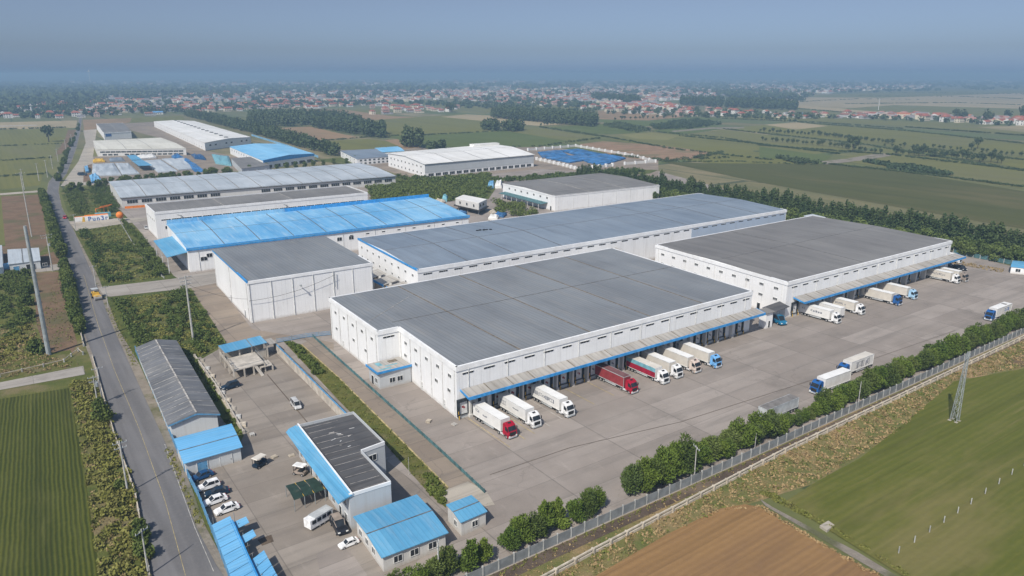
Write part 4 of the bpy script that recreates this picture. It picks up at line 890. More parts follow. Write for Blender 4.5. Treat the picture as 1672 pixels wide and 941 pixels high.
b = Bld('side_kiosk', 'small white kiosk behind the right end of the right warehouse docks', [(328.5,146.5),(332.5,146.5),(332.5,152),(328.5,152)], 8.6, 'kiosk').wall('wall'); b.roof('rooflight', [(0,8.6),(1,8.8)], .3, .3, .2); b.fin(); b.put('window', win_mesh(2.4,3,2), 0, 2, 4.4)
# ---- 16 tarpaulin yard behind the white roof, 14 covered stacks in the far left lot
def tarp(name, label, px, z, mat, cat, group, n=3):
    P = [at(*p) for p in px]; mb = MB(); nu, nv = 7, 5; G_ = []
    for j in range(nv+1):
        for i in range(nu+1):
            p = P[0].lerp(P[1], i/nu).lerp(P[3].lerp(P[2], i/nu), j/nv)
            e = i in (0, nu) or j in (0, nv)
            G_.append((p.x, p.y, z*.5 if e else z*random.uniform(.8,1.15)))
    fs = [(j*(nu+1)+i, j*(nu+1)+i+1, (j+1)*(nu+1)+i+1, (j+1)*(nu+1)+i) for j in range(nv) for i in range(nu)]
    mb.add(G_, fs)
    ring = [i for i in range(nu+1)] + [j*(nu+1)+nu for j in range(1, nv+1)] + [nv*(nu+1)+i for i in range(nu-1,-1,-1)] + [j*(nu+1) for j in range(nv-1,0,-1)]
    for a, c in zip(ring, ring[1:]+ring[:1]): mb.poly([(G_[a][0],G_[a][1],0),(G_[c][0],G_[c][1],0),G_[c],G_[a]])
    o = mb.top(name, M[mat], (P[0].x,P[0].y,0)); return tag(o, label, cat, group)
for k, (px, m, t) in enumerate([([(878,250),(915,247),(928,255),(885,258)],'tarpblue','blue tarpaulin stack at the left corner of the walled store'), ([(915,247),(938,245),(985,253),(950,257)],'tarpblue','blue tarpaulin stack against the back wall of the walled store'),
    ([(890,259),(928,255),(955,263),(930,267)],'tarpblue','dull blue tarpaulin stack at the front of the walled store'), ([(932,256),(952,256),(992,263),(960,266)],'tarpblue','folded blue tarpaulin stack in the middle of the walled store'), ([(955,257),(986,253),(1020,259),(996,264)],'tarpblue','blue tarpaulin stack at the right corner of the walled store'), ([(958,266),(996,264),(1022,260),(985,271)],'tarpblue','dusty tarpaulin stack near the right end of the walled store')]):
    tarp('tarpaulin_stack', t, px, 2.4, m, 'stack', 'tarpaulin stacks in the walled store')
for k, (px, t) in enumerate([([(150,289),(198,287),(186,268),(152,270)],'sheeted row left of the narrow gap, near the blue bins'), ([(200,287),(228,285),(210,268),(188,268)],'narrow sheeted row left of the pair of blue canopies'), ([(258,283),(290,281),(262,262),(234,264)],'sheeted row right of the pair of blue canopies'), ([(292,279),(328,276),(300,259),(264,261)],'sheeted row at the right end of the storage lot')]):
    tarp('sheeted_row', t, px, 2.0, 'rooflight', 'stack', 'sheeted rows in the far left lot')
for px, t in (([(228,280),(250,279),(234,270),(216,271)],'front one of two blue canopies among the sheeted rows'), ([(216,270),(233,269),(222,261),(208,262)],'rear one of two blue canopies among the sheeted rows')):
    P = [at(*p) for p in px]; cth = thing('blue_canopy', t, 'canopy', P[0].to_tuple(), 0, 'blue canopies in the far left lot'); q = MB(); slab(q, *[p+up*4.6 for p in P], .2); q.build('canopy_roof', M['blue'], cth)
    for p in P: q = MB(); q.box(p.x-.15,p.x+.15,p.y-.15,p.y+.15,0,4.6); q.build('post', M['steel'], cth)
# ------------------------------------------------------------------ vehicles
CM = {}
def cached(key, f):
    if key not in CM: CM[key] = f()
    return CM[key]
def wheel_parts(parent, x, y, r, w, name='wheel'):
    def ty():
        b = MB(); b.tube((-w/2,0,0),(w/2,0,0), r, n=16); return b.mesh('tyre', M['dark'])
    def ri():
        b = MB(); b.tube((-w/2-.015,0,0),(w/2+.015,0,0), r*.58, n=12); b.tube((-w/2-.05,0,0),(w/2+.05,0,0), r*.22, n=8); return b.mesh('rim', M['rim'])
    o = put(name, cached(('ty',r,w), ty), parent, (x,y,r))
    put('rim', cached(('ri',r,w), ri), o)
    return o
def extrude_profile(prof, hw, bev, inset, mat, name, top_in=0.0, zt=None, axis='x'):
    # side profile (l, z) drawn across the width with bevelled edges; the upper part leans in by top_in
    c = (sum(p[0] for p in prof)/len(prof), sum(p[1] for p in prof)/len(prof)); z0 = min(p[1] for p in prof); z1 = max(p[1] for p in prof); rings = []
    for s, ins in ((-hw, inset), (-hw+bev, 0), (hw-bev, 0), (hw, inset)):
        ring = []
        for l, z in prof:
            k = top_in*((z-z0)/(z1-z0))
            x = s*(1-k/hw); ll = l+(c[0]-l)*ins; zz = z+(c[1]-z)*ins
            ring.append((x, ll, zz) if axis == 'x' else (ll, x, zz))
        rings.append(ring)
    b = MB(); b.loft(rings); return b.mesh(name, M[mat] if isinstance(mat, str) else mat)
CABP = [(-11.75,.85),(-11.75,3.3),(-12.0,3.62),(-12.5,3.68),(-13.15,3.4),(-13.5,3.1),(-14.02,2.05),(-14.12,1.2),(-14.08,.42),(-13.6,.38),(-13.5,.8)]
def make_cab(root, mat, deflector=True):
    cab = put('cab', extrude_profile(CABP, 1.25, .1, .03, mat, 'cab', .1), root)
    def ws():
        b = MB(); b.hexa([(-1.04,-13.56,3.03),(1.04,-13.56,3.03),(1.04,-13.5,3.03),(-1.04,-13.5,3.03)][::-1], [(-1.1,-14.02,2.08),(1.1,-14.02,2.08),(1.1,-13.95,2.08),(-1.1,-13.95,2.08)][::-1])
        return b.mesh('windscreen', M['glass'])
    put('windscreen', cached('ws', ws), cab)
    def gr():
        b = MB(); b.box(-.85,.85,-14.17,-14.0,.95,1.75)
        for k in range(4): b.box(-.8,.8,-14.2,-14.15,1.02+.18*k,1.08+.18*k,1)
        return b.mesh('grille', [M['dark'], M['chassis']])
    put('grille', cached('gr', gr), cab)
    def bu():
        b = MB(); b.box(-1.2,1.2,-14.22,-13.9,.38,.72); return b.mesh('bumper', M['boxgrey'])
    put('bumper', cached('bu', bu), cab)
    def sw(s):
        b = MB(); b.poly([(s*1.2,-12.75,2.05),(s*1.2,-13.75,2.05),(s*1.165,-13.38,2.95),(s*1.165,-12.75,2.95)]); 
        b2 = MB(); p = b.v; b2.hexa(p, [(x+s*.05,y,z) for x,y,z in p]); return b2.mesh('side_window', M['glass'])
    def hl():
        b = MB(); b.box(-.2,.2,-.08,.05,-.12,.12); return b.mesh('headlight', M['lamp'])
    def mi():
        b = MB(); b.box(-.1,.1,-.12,.06,-.35,.35); b.beam((0,0,.3),(0,.35,.4),.04,.04); return b.mesh('mirror', M['dark'])
    for s in (-1, 1):
        put('side_window', cached(('sw',s), lambda: sw(s)), cab)
        put('headlight', cached('hl', hl), cab, (s*.98,-14.1,.85)); put('mirror', cached('mi', mi), cab, (s*1.42,-13.75,2.45))
    if deflector:
        def df():
            b = MB(); b.hexa([(-.42,-12.95,3.5),(.42,-12.95,3.5),(.42,-12.55,3.67),(-.42,-12.55,3.67)], [(-.42,-12.95,3.56),(.42,-12.95,3.56),(.42,-12.55,3.73),(-.42,-12.55,3.73)]); return b.mesh('roof_hatch', M['dark'])
        put('roof_hatch', cached('df', df), cab)
    return cab
TR = {}
def make_truck(label, side, roof, cab, loc, rz, marks=None, group='articulated lorries', split=None, L=11.2, name='articulated_lorry', hgt=4.0, hole=False):
    root = thing(name, label, 'lorry' if cab else 'trailer', loc, rz, group)
    def body():
        b = MB(); y0 = -L
        b.box(-1.25,1.25,y0,0,1.12,hgt,0); b.box(-1.22,1.22,y0+.03,-.03,hgt,hgt+.03,1)
        for x in (-1.27,1.27): b.box(x-.03,x+.03,y0-.02,.02,hgt-.1,hgt+.05,2); b.box(x-.03,x+.03,y0-.02,.02,1.08,1.24,2)
        for x in (-1.27,1.27):
            for y in (y0,-.04): b.box(x-.04,x+.04,y-.03,y+.05,1.1,hgt+.04,2)
        b.box(-1.27,1.27,y0-.03,y0+.04,hgt-.08,hgt+.05,2)
        if hole: b.box(-.9,.7,-3.6,-2.2,hgt+.03,hgt+.05,3)
        return b.mesh('trailer_body', [M[side], M[roof], M['frame' if side not in ('maroon', 'boxgrey') else 'boxgrey'], M['boxgreyroof']])
    bo = put('trailer_body', cached(('bo',side,roof,L,hgt,hole), body), root)
    def rear():
        b = MB()
        for s in (-1,1): b.box(s*.62-.56,s*.62+.56,.0,.05,1.2,hgt-.12,0); b.box(s*.2-.03,s*.2+.03,.05,.1,1.2,hgt-.15,1)
        return b.mesh('rear_door', [M['box'], M['chassis']])
    put('rear_door', cached(('rd',hgt), rear), bo)
    if split:
        def sp():
            b = MB()
            for s in (-1,1): b.box(s*1.28-.02,s*1.28+.02,-L+.1,-.1,1.2,2.75,0); b.hexa([(s*1.28-.025,-L+.1,2.75),(s*1.28+.025,-L+.1,2.75),(s*1.28+.025,-.1,2.75),(s*1.28-.025,-.1,2.75)], [(s*1.28-.025,-L+.1,hgt-.12),(s*1.28+.025,-L+.1,hgt-.12),(s*1.28+.025,-.1,hgt-.12),(s*1.28-.025,-.1,hgt-.12)], 1)
            return b.mesh('side_curtain', [M[split[0]], M[split[1]]])
        put('side_curtain', cached(('sp',split), sp), bo)
    if marks:
        def mk():
            rr = random.Random(len(marks)*7+int(marks[0][0]*10)); b = MB()
            for (y0_, y1_, z0_, z1_, n) in marks:
                for s in (-1,1):
                    w = (y1_-y0_)/n
                    for k in range(n):
                        if rr.random() < .12: continue
                        a = y0_+w*k; zz = z0_+(z1_-z0_)*rr.choice((0,0,.2)); zt = z1_-(z1_-z0_)*rr.choice((0,0,.25))
                        x = s*1.265
                        b.box(x-.012,x+.012,-a-w*.78,-a,zz,zz+.14); b.box(x-.012,x+.012,-a-w*.78,-a,zt-.14,zt) ; b.box(x-.012,x+.012,-a-w*rr.choice((.3,.78)),-a-w*.1,zz+.14,zt-.14)
            return b.mesh('lettering', M['inkblue' if marks[0][4] == 5 else 'ink'])
        put('lettering', cached(('mk',tuple(marks)), mk), bo)
    def ch():
        b = MB(); 
        for x in (-.45,.45): b.box(x-.09,x+.09,-L+.3,-.2,.78,1.1)
        for x in (-1.15,1.15): b.box(x-.04,x+.04,-8.2,-3.9,.5,.9,1)
        b.box(-1.2,1.2,-.25,-.05,.5,.62); b.box(-.5,.5,-8.9,-8.3,.35,1.0); b.box(-1.1,1.1,-3.6,-.9,.95,1.08)
        for x in (-.8,.8): b.box(x-.08,x+.08,-8.7,-8.5,.05,1.1)
        return b.mesh('trailer_chassis', [M['chassis'], M['boxgrey']])
    put('trailer_chassis', cached(('ch',L), ch), root)
    for y in (-1.2,-2.4,-3.6):
        for s in (-1,1): wheel_parts(root, s*1.02, y, .5, .42)
    if cab:
        make_cab(root, cab)
        def tc():
            b = MB()
            for x in (-.4,.4): b.box(x-.1,x+.1,-13.6,-9.4,.62,.98)
            for s in (-1,1): b.tube((s*1.0,-12.0,.62),(s*1.0,-10.9,.62),.3,n=10,mi=1); b.box(s*1.0-.25,s*1.0+.25,-13.9,-12.6,1.0,1.1)
            return b.mesh('tractor_chassis', [M['chassis'], M['chrome']])
        put('tractor_chassis', cached('tc', tc), root)
        for y in (-13.2,-10.2):
            for s in (-1,1): wheel_parts(root, s*1.04, y, .5, .36)
    return root
DY = 139.6
fx = lambda p, q: at2(p, q)[0]
L_ = 'lorry backed onto the largest warehouse'
make_truck('bright red cab lorry with a white trailer, nearest of the row at the largest warehouse', 'box', 'boxroof', 'red', (86.3+.6,DY-1.6,0), .04, [(1.0,2.6,2.5,3.2,3),(4.0,6.2,2.3,2.7,6)])
make_truck('white cab lorry right beside the red cab lorry with the white trailer', 'box', 'boxroof', 'vwhite', (94.9,DY-.6,0), .02, [(.8,3.4,2.1,3.1,4),(6.0,8.4,2.5,2.8,7)])
make_truck('white cab lorry with one long dark lettered band along its white trailer', 'box', 'boxroof', 'vwhite', (105.0,DY-.8,0), .02, [(.9,9.2,2.1,3.1,14)])
make_truck('lorry with a dusty red container and a red cab, at the largest warehouse', 'maroon', 'maroontop', 'red', (127.4,DY+.2,0), .01)
make_truck('lorry with a crimson and teal curtain trailer and a white cab', 'box', 'boxtan', 'vwhite', (138.7,DY-.2,0), .01, None, split=('crimson','teal'))
make_truck('white cab lorry with a plain off white trailer, next to the crimson and teal one', 'boxtan', 'boxroof', 'vwhite', (144.8,DY+.4,0), 0, [(2.2,3.4,1.8,2.2,3)])
make_truck('cream cab lorry with a tan stained trailer, beside the light blue cab lorry', 'boxtan', 'boxroof', 'vcream', (151.8,DY+.1,0), 0)
make_truck('light blue cab lorry, last of the row at the largest warehouse', 'boxtan', 'boxroof', 'vsky', (159.3,DY-.9,0), 0)
make_truck('white cab lorry with blue lettering, nearest of the row at the right warehouse', 'box', 'boxroof', 'vwhite', (222.4,DY+1.6,0), .04, [(1.0,2.4,2.4,3.0,2),(4.2,8.6,2.3,3.0,5)])
make_truck('white trailer without a cab tucked between two white lorries at the right warehouse', 'box', 'boxroof', None, (228.6,DY+1.2,0), 0, name='parked_trailer', group='parked trailers')
make_truck('white cab lorry with grey lettering, beside the cabless trailer', 'boxtan', 'boxroof', 'vwhite', (238.2,DY+2.2,0), .02, [(1.2,3.2,2.4,3.0,3),(4.2,8.2,2.3,2.9,8)])
make_truck('dark blue cab lorry with a blue patch on its trailer, at the right warehouse', 'boxtan', 'boxroof', 'vblue', (259.4,DY+.4,0), .01, split=None, marks=[(1.0,4.0,2.2,3.6,4)])
make_truck('pale blue cab lorry with a tan trailer, at the right warehouse', 'boxtan', 'boxroof', 'vpale', (271.5,DY+1.0,0), 0)
make_truck('white cab lorry with a dark lettered band, last white one before the beige cab', 'boxtan', 'boxroof', 'vwhite', (307.3,DY+2.3,0), 0, [(1.5,9.4,2.3,3.1,12)])
make_truck('beige cab lorry at the far end of the right warehouse docks', 'boxtan', 'boxroof', 'vbeige', (312.4,DY+1.6,0), 0)
make_truck('white lorry with a red patch, parked beyond the end of the right warehouse', 'box', 'boxroof', 'vwhite', (341.5,157,0), .03, [(8.6,10.8,2.6,3.6,2)])
R90 = -PI/2                      # these stand along the hedge, cabs towards the left
make_truck('blue cab lorry with a white trailer at the far right end of the hedge', 'box', 'boxroof', 'vblue', (266.8+14.2,100.0,0), R90, [(2.0,5.5,2.0,3.2,5)], hole=True)
make_truck('blue cab lorry with a white trailer parked beside the hedge, in front of another trailer', 'box', 'boxroof', 'vblue', (165.1+14.4,98.4,0), R90-.03)
make_truck('lorry half hidden behind the blue cab lorry by the hedge, grey stripes on its trailer', 'box', 'boxtan', 'vblue', (181.5+14.4,101.4,0), R90, [(2,9,1.6,3.4,10)])
make_truck('grey cabless trailer with a grubby roof parked by the hedge', 'boxgrey', 'boxgreyroof', None, (153.6,96.6,0), R90, name='parked_trailer', group='parked trailers', L=12.4, hgt=3.6)

# --- cars: body profile, glasshouse, roof, lamps, wheels
CARP = {'sedan': ([(-2.25,.35),(-2.28,.8),(-2.1,.98),(-1.35,1.02),(.95,.95),(1.9,.85),(2.25,.65),(2.28,.35)], [(-1.75,.98),(-1.15,1.42),(.2,1.45),(1.0,.93)]),
        'suv': ([(-2.2,.4),(-2.25,1.0),(-2.15,1.1),(1.0,1.06),(1.9,1.0),(2.2,.75),(2.22,.4)], [(-2.1,1.08),(-1.85,1.68),(.1,1.72),(1.05,1.04)]),
        'van': ([(-2.5,.4),(-2.55,1.1),(-2.5,1.2),(1.5,1.15),(2.25,1.0),(2.45,.7),(2.45,.4)], [(-2.45,1.18),(-2.3,1.95),(1.0,1.98),(1.75,1.12)])}
def make_car(label, kind, mat, loc, heading, group=None, s=1.0, name='parked_car', roofmat=None, cat='car'):
    root = thing(name, label, cat, loc, heading, group); root.scale = (s,s,s)
    body, gl = CARP[kind]
    bo = put('body', cached(('cb',kind,mat), lambda: extrude_profile(body, .9, .12, .06, mat, 'body', .05, axis='y')), root)
    def roof():
        (x0,z0),(x1,z1),(x2,z2),(x3,z3) = gl; b = MB()
        b.hexa([(x1-.1,-.66,z1-.03),(x2+.1,-.66,z2-.03),(x2+.1,.66,z2-.03),(x1-.1,.66,z1-.03)], [(x1,-.6,z1+.05),(x2,-.6,z2+.05),(x2,.6,z2+.05),(x1,.6,z1+.05)])
        for sy in (-1,1):
            for (xa,za),(xb,zb) in (((x0,z0),(x1,z1)),((x2,z2),(x3,z3)),((x1*.5+x2*.5-.25,z0),(x1*.5+x2*.5-.25,z1))): b.beam((xa,sy*.8,za),(xb,sy*.66,zb),.09,.08)
        return b.mesh('roof', M[roofmat or mat])
    put('windows', cached(('cg',kind), lambda: extrude_profile(gl, .82, .05, .02, 'glass', 'windows', .16, axis='y')), bo)
    put('roof', cached(('cr',kind,roofmat or mat), roof), bo)
    def lp(m, nm):
        b = MB(); b.box(-.06,.06,-.18,.18,-.08,.08); return b.mesh(nm, M[m])
    xf, xb = body[-2][0], body[1][0]
    for sy in (-1,1):
        put('headlight', cached('chl', lambda: lp('lamp','headlight')), bo, (xf-.03,sy*.62,body[-2][1]-.02)); put('tail_light', cached('ctl', lambda: lp('red','tail_light')), bo, (xb+.03,sy*.62,body[1][1]-.02))
        for x in (-1.35,1.4): wheel_parts(root, x, sy*.82, .33, .22).rotation_euler = (0,0,PI/2)
    return root
def car_at(label, kind, mat, rear, front, **k):
    a, c = at(*rear), at(*front); m = (a+c)/2; make_car(label, kind, mat, (m.x,m.y,0.04), math.atan2(c.y-a.y, c.x-a.x), **k)
car_at('blue saloon car, first of five cars against the roadside fence', 'sedan', 'vnavy', (344,776), (316,787), group='cars parked by the roadside fence')
car_at('white estate car between the blue saloon and the dark car', 'suv', 'vwhite', (359,792), (323,804), group='cars parked by the roadside fence', s=.97)
car_at('dark teal car between two white cars by the roadside fence', 'sedan', 'vdark', (371,804), (338,812), group='cars parked by the roadside fence')
car_at('white saloon car just below the dark teal car', 'sedan', 'vwhite', (370,815), (333,828), group='cars parked by the roadside fence')
car_at('white saloon car nearest the blue car shelter', 'sedan', 'vwhite', (389,829), (352,842), group='cars parked by the roadside fence')
car_at('dark blue people carrier by the stripped frame building', 'suv', 'vdark', (388,631), (365,638), s=1.05)
car_at('black car with a pale roof beside the office block', 'suv', 'vblack', (547,852), (561,876), s=1.2, roofmat='vbeige')
car_at('white buggy parked beside the blue roofed office', 'sedan', 'vwhite', (582,886), (557,896), s=.8)
car_at('blue pickup standing between the two dock warehouses', 'van', 'vteal', (1257,522), (1280,533), s=1.5)
car_at('silver van parked alone in the middle of the left yard', 'van', 'vsilver', (478,658), (489,672), s=.95, name='parked_van', cat='van')
car_at('small red car turning off the estate road', 'sedan', 'red', (109,353), (104,361), s=1.1)
car_at('dark car beside the flat roofed warehouse', 'sedan', 'vsilver', (237,370), (241,378), s=1.0)
car_at('dark car in the far left lot beside the blue bins', 'suv', 'vdark', (132,287), (138,287), s=1.6)
car_at('dark round roofed car beyond the docks of the right warehouse, left of a pair', 'sedan', 'vblack', (1544,434), (1551,436), s=1.2)
car_at('first of a pair of dark cars at the far end of the docks', 'sedan', 'vblack', (1560,438), (1566,441), s=1.2)
car_at('second of a pair of dark cars at the far end of the docks', 'sedan', 'vblack', (1567,439), (1573,442), s=1.2)
# golf cart and loader, yellow roller on the road
def buggy(label, loc, rz, roofm, bodym, name='utility_cart', cat='cart'):
    r = thing(name, label, cat, loc, rz)
    b = MB(); b.hexa([(-1.2,-.6,.35),(1.2,-.6,.35),(1.2,.6,.35),(-1.2,.6,.35)], [(-1.2,-.6,.75),(1.0,-.55,.8),(1.0,.55,.8),(-1.2,.6,.75)]); b.box(.75,1.15,-.5,.5,.75,1.05); b.build('body', M[bodym]).parent = r
    b = MB(); b.box(-.6,.1,-.5,.5,.75,.95); b.box(-.75,-.55,-.5,.5,.9,1.35); b.build('seat', M['dark']).parent = r
    b = MB(); b.hexa([(-1.2,-.7,1.85),(1.0,-.7,1.85),(1.0,.7,1.85),(-1.2,.7,1.85)], [(-1.1,-.6,1.97),(.9,-.6,1.97),(.9,.6,1.97),(-1.1,.6,1.97)]); b.build('roof', M[roofm]).parent = r
    for x in (-1.05,.85):
        for y in (-.58,.58): b = MB(); b.beam((x,y,.7),(x,y,1.86),.06,.06); b.build('post', M['dark']).parent = r
    for x in (-.8,.8):
        for y in (-.55,.55): wheel_parts(r, x, y, .28, .2).rotation_euler = (0,0,PI/2)
    return r
p = at(425,762); buggy('dark utility cart with a beige roof in the middle of the left yard', (p.x,p.y,.04), .45, 'boxtan', 'vdark').scale = (1.25,)*3
p = at(490,775); buggy('reddish loader cart with a white roof beside the office block', (p.x,p.y,.04), 2.2, 'vwhite', 'vbeige').scale = (1.2,)*3
p = at(158,488); r = thing('road_roller', 'yellow road roller at the junction of the estate road', 'roller', (p.x,p.y,.1), -PI/2+.1)
b = MB(); b.hexa([(-1.9,-.85,.7),(.4,-.85,.7),(.4,.85,.7),(-1.9,.85,.7)], [(-1.8,-.75,1.7),(.3,-.75,1.7),(.3,.75,1.7),(-1.8,.75,1.7)]); b.box(.4,2.4,-.8,.8,.6,1.25); b.build('body', M['yellow']).parent = r
b = MB(); b.tube((1.9,-.9,.65),(1.9,.9,.65),.65,n=18); b.build('drum', M['rim']).parent = r
b = MB(); b.box(-1.9,-.1,-.8,.8,2.5,2.62); b.build('roof', M['boxgrey']).parent = r
for x in (-1.8,-.2):
    for y in (-.75,.75): b = MB(); b.beam((x,y,1.6),(x,y,2.5),.08,.08); b.build('post', M['dark']).parent = r
for y in (-.85,.85): wheel_parts(r, -1.1, y, .7, .4).rotation_euler = (0,0,PI/2)
r.scale = (1.35,)*3
# green tarpaulin shelter and the white cabin trailer beside the office
A, B, C, D = at(482,836), at(532,818), at(515,798), at(468,812)
r = thing('tarpaulin_shelter', 'dark green tarpaulin shelter on posts against the office block', 'shelter', A.to_tuple())
b = MB()
for u0, u1 in ((0,.32),(.34,.64),(.66,1)):
    P0, P1, P2, P3 = A.lerp(B,u0), A.lerp(B,u1), D.lerp(C,u1), D.lerp(C,u0); m0, m1 = P0.lerp(P3,.5), P1.lerp(P2,.5)
    slab(b, P0+up*2.5, P1+up*2.5, m1+up*2.8, m0+up*2.8, .06, 0); slab(b, m0+up*2.8, m1+up*2.8, P2+up*2.5, P3+up*2.5, .06, 0); b.beam(P1+up*2.62, P2+up*2.62, .08, .06, 1)
b.build('tarpaulin', [plain('dark green tarpaulin', (.022,.045,.035,1), .7, dirt=(.08,.09,.07,1)), M['yellow']], r)
for u in (0,.33,.66,1):
    for e, f in ((A,B),(D,C)): p = e.lerp(f,u); b = MB(); b.tube((p.x,p.y,0),(p.x,p.y,2.5),.07,n=6); b.build('post', M['steel'], r)
p = at(521,856); r = thing('cabin_trailer', 'white cabin trailer with a row of dark windows in front of the green shelter', 'trailer', (p.x,p.y,0), .33)
b = MB(); b.box(-2.6,2.6,-.95,.95,.55,2.3); b.build('body', M['vwhite']).parent = r
b = MB(); b.box(-1.5,2.7,-1.0,1.0,2.3,2.4); b.build('roof', M['boxgrey']).parent = r
for k in range(4): b = MB(); b.box(-2.2+1.15*k,-1.3+1.15*k,-1.0,-.9,1.4,2.1); b.build('window', M['glass']).parent = r
for y in (-.8,.8):
    for x in (-.5,.6): wheel_parts(r, x, y, .34, .24).rotation_euler = (0,0,PI/2)
# --- raised white cabin in the stores behind the blue workshop
P = [at(744,343), at(782,352), at(795,345), at(757,337)]
r = thing('raised_cabin', 'long white site cabin raised on legs behind the blue roofed workshop', 'cabin', P[0].to_tuple())
b = MB(); b.hexa([p+up*3.0 for p in P], [p+up*7.0 for p in P]); b.build('body', M['wall2'], r)
b = MB(); slab(b, *[p+up*7.0 for p in P], .35); b.build('roof', M['roofwhite'], r)
b = MB(); slab(b, *[p.lerp(P[(i+2) % 4], -.06)+up*2.6 for i, p in enumerate(P)], .6); b.build('deck', M['chassis'], r)
for u, v in ((.1,.1),(.5,.1),(.95,.1),(.95,.9)): p = P[0].lerp(P[1],u).lerp(P[3].lerp(P[2],u),v); b = MB(); b.tube((p.x,p.y,0),(p.x,p.y,2.7),.3,n=6); b.build('leg', M['steel'], r)
d = (P[2]-P[1]).normalized(); n = Vector((d.y,-d.x,0)); me = win_mesh(3.2,1.6,3)
for s in (2.5,8): q = P[1]+d*s+n*.02; put('window', me, r, Vector((q.x,q.y,4.6))-r.location, math.atan2(d.y,d.x))
d = (P[1]-P[0]).normalized(); n = Vector((d.y,-d.x,0))
for s in (5,12,19): q = P[0]+d*s+n*.02; put('window', win_mesh(1.4,1.6,1), r, Vector((q.x,q.y,4.4))-r.location, math.atan2(d.y,d.x))
for px, z, m, t in (([(745,350),(757,354),(763,350),(752,347)],2,'tarpblue','blue sheeted pile in front of the raised cabin'), ([(797,359),(812,360),(815,356),(800,355)],2.2,'roofwhite','white sheeted pile right of the raised cabin'), ([(806,354),(822,356),(828,352),(812,350)],2,'tarpblue','blue sheeted pile between the raised cabin and the brown roof'), ([(802,352),(812,350),(806,346),(798,348)],2,'rail','brownish sheeted pile right of the raised cabin'),
    ([(707,331),(722,335),(728,331),(714,328)],2,'rail','brownish sheeted pile behind the end of the blue roof'), ([(722,329),(730,330),(732,326),(725,325)],3.5,'teal','teal sheeted pile left of the raised cabin'), ([(796,309),(806,308),(808,302),(798,303)],4,'bluefade','blue and white pile beside the scrub'), ([(808,308),(819,308),(820,302),(810,302)],4,'roofwhite','white pile next to the blue and white pile'),
    ([(140,283),(146,282),(144,274),(138,275)],3,'bluefade','blue pile at the left corner of the storage lot'), ([(150,300),(166,296),(157,287),(146,289)],3,'bluefade','larger blue pile nearest the pale workshop'), ([(152,266),(172,265),(170,262),(152,263)],2.5,'yellow','yellow pile before the cream roofed hall'), ([(180,265),(204,264),(200,260),(178,261)],2.5,'roofblue','grey blue pile before the cream roofed hall'), ([(222,262),(256,259),(252,255),(222,258)],3,'roofwhite','white sheeted pile before the cream roofed hall'), ([(285,262),(300,259),(290,254),(280,257)],3,'tarpblue','deep blue pile at the right corner of the cream roofed hall'), ([(318,260),(336,262),(333,257),(312,254)],3,'vnavy','navy pile in the lot before the far long hall'), ([(352,268),(378,272),(374,258),(346,254)],3,'teal','blue green pile beside the grey roofed shed'), ([(318,281),(336,282),(304,260),(296,262)],2.4,'tarpblue','narrow blue row along the right of the sheeted rows'), ([(605,455),(612,456),(616,450),(610,449)],2,'boxtan','tan pile in the gap between the box and the middle warehouse')):
    tarp('sheeted_pile', t, px, z, m, 'pile', 'sheeted piles in the stores')
# --- roadside stand with orange pipes, lettered hoarding and an orange tank
p0, p1 = at(123,364), at(178,359); r = thing('lettered_hoarding', 'white hoarding with blue lettering and orange pipes along its top', 'hoarding', p0.to_tuple())
d = (p1-p0).normalized(); Lb = (p1-p0).length; n = Vector((-d.y,d.x,0)); b = MB(); b.hexa([p0,p1,p1+n*.4,p0+n*.4],[p0+up*3.0,p1+up*3.0,p1+n*.4+up*3.0,p0+n*.4+up*3.0]); b.build('board', M['wall'], r)
b = MB(); b.tube(p0+n*1.6+up*2.4, p0+d*Lb+n*1.6+up*2.4, .7, n=10); b.build('pipe', M['orange'], r); b = MB(); b.tube(p0+n*3.4+d*(Lb*.3)+up*2.4, p0+d*Lb+n*3.4+up*2.4, .85, n=10); b.build('pipe', M['orange'], r)
b = MB(); ya, yb = Lb*.2, Lb*.29; b.hexa([p0+d*ya-n*.06,p0+d*yb-n*.06,p0+d*yb-n*.01,p0+d*ya-n*.01],[p0+d*(ya+.6)-n*.06+up*2.8,p0+d*yb-n*.06+up*2.8,p0+d*yb-n*.01+up*2.8,p0+d*(ya+.6)-n*.01+up*2.8]); b.build('yellow_panel', M['yellow'], r)
fc = bpy.data.curves.new('lettering', 'FONT'); fc.body = 'Pun3r'; fc.size = 3.4; fc.extrude = .04; fc.offset = .05; fc.space_character = 1.25
to = bpy.data.objects.new('lettering', fc); COL.objects.link(to); fc.materials.append(M['inkblue']); bpy.context.view_layer.update(); me = bpy.data.meshes.new_from_object(to.evaluated_get(bpy.context.evaluated_depsgraph_get())); bpy.data.objects.remove(to); o = bpy.data.objects.new('lettering', me); COL.objects.link(o); o.parent = r; q = d*(Lb*.38)-n*.08+up*.3; o.location = q; o.rotation_euler = (PI/2,0,math.atan2(d.y,d.x))
p = at(197,361); r = thing('orange_tank', 'round orange tank at the end of the lettered hoarding', 'tank', p.to_tuple())
b = MB(); rings = []
for k in range(9):
    t = -PI/2+PI*(k+.5)/9; rings.append([(p.x+2*math.cos(t)*math.cos(2*PI*i/16), p.y+2*math.cos(t)*math.sin(2*PI*i/16), 3.4+2*math.sin(t)) for i in range(16)])
b.loft(rings); b.build('shell', M['orange'], r, True)
for a in range(4): b = MB(); b.tube((p.x+1.3*math.cos(a*PI/2+.7),p.y+1.3*math.sin(a*PI/2+.7),0),(p.x+1.3*math.cos(a*PI/2+.7),p.y+1.3*math.sin(a*PI/2+.7),2.4),.15,n=6); b.build('leg', M['steel'], r)
p = at(165,352); r = thing('orange_gantry', 'orange and yellow pipe gantry behind the lettered hoarding', 'gantry', p.to_tuple())
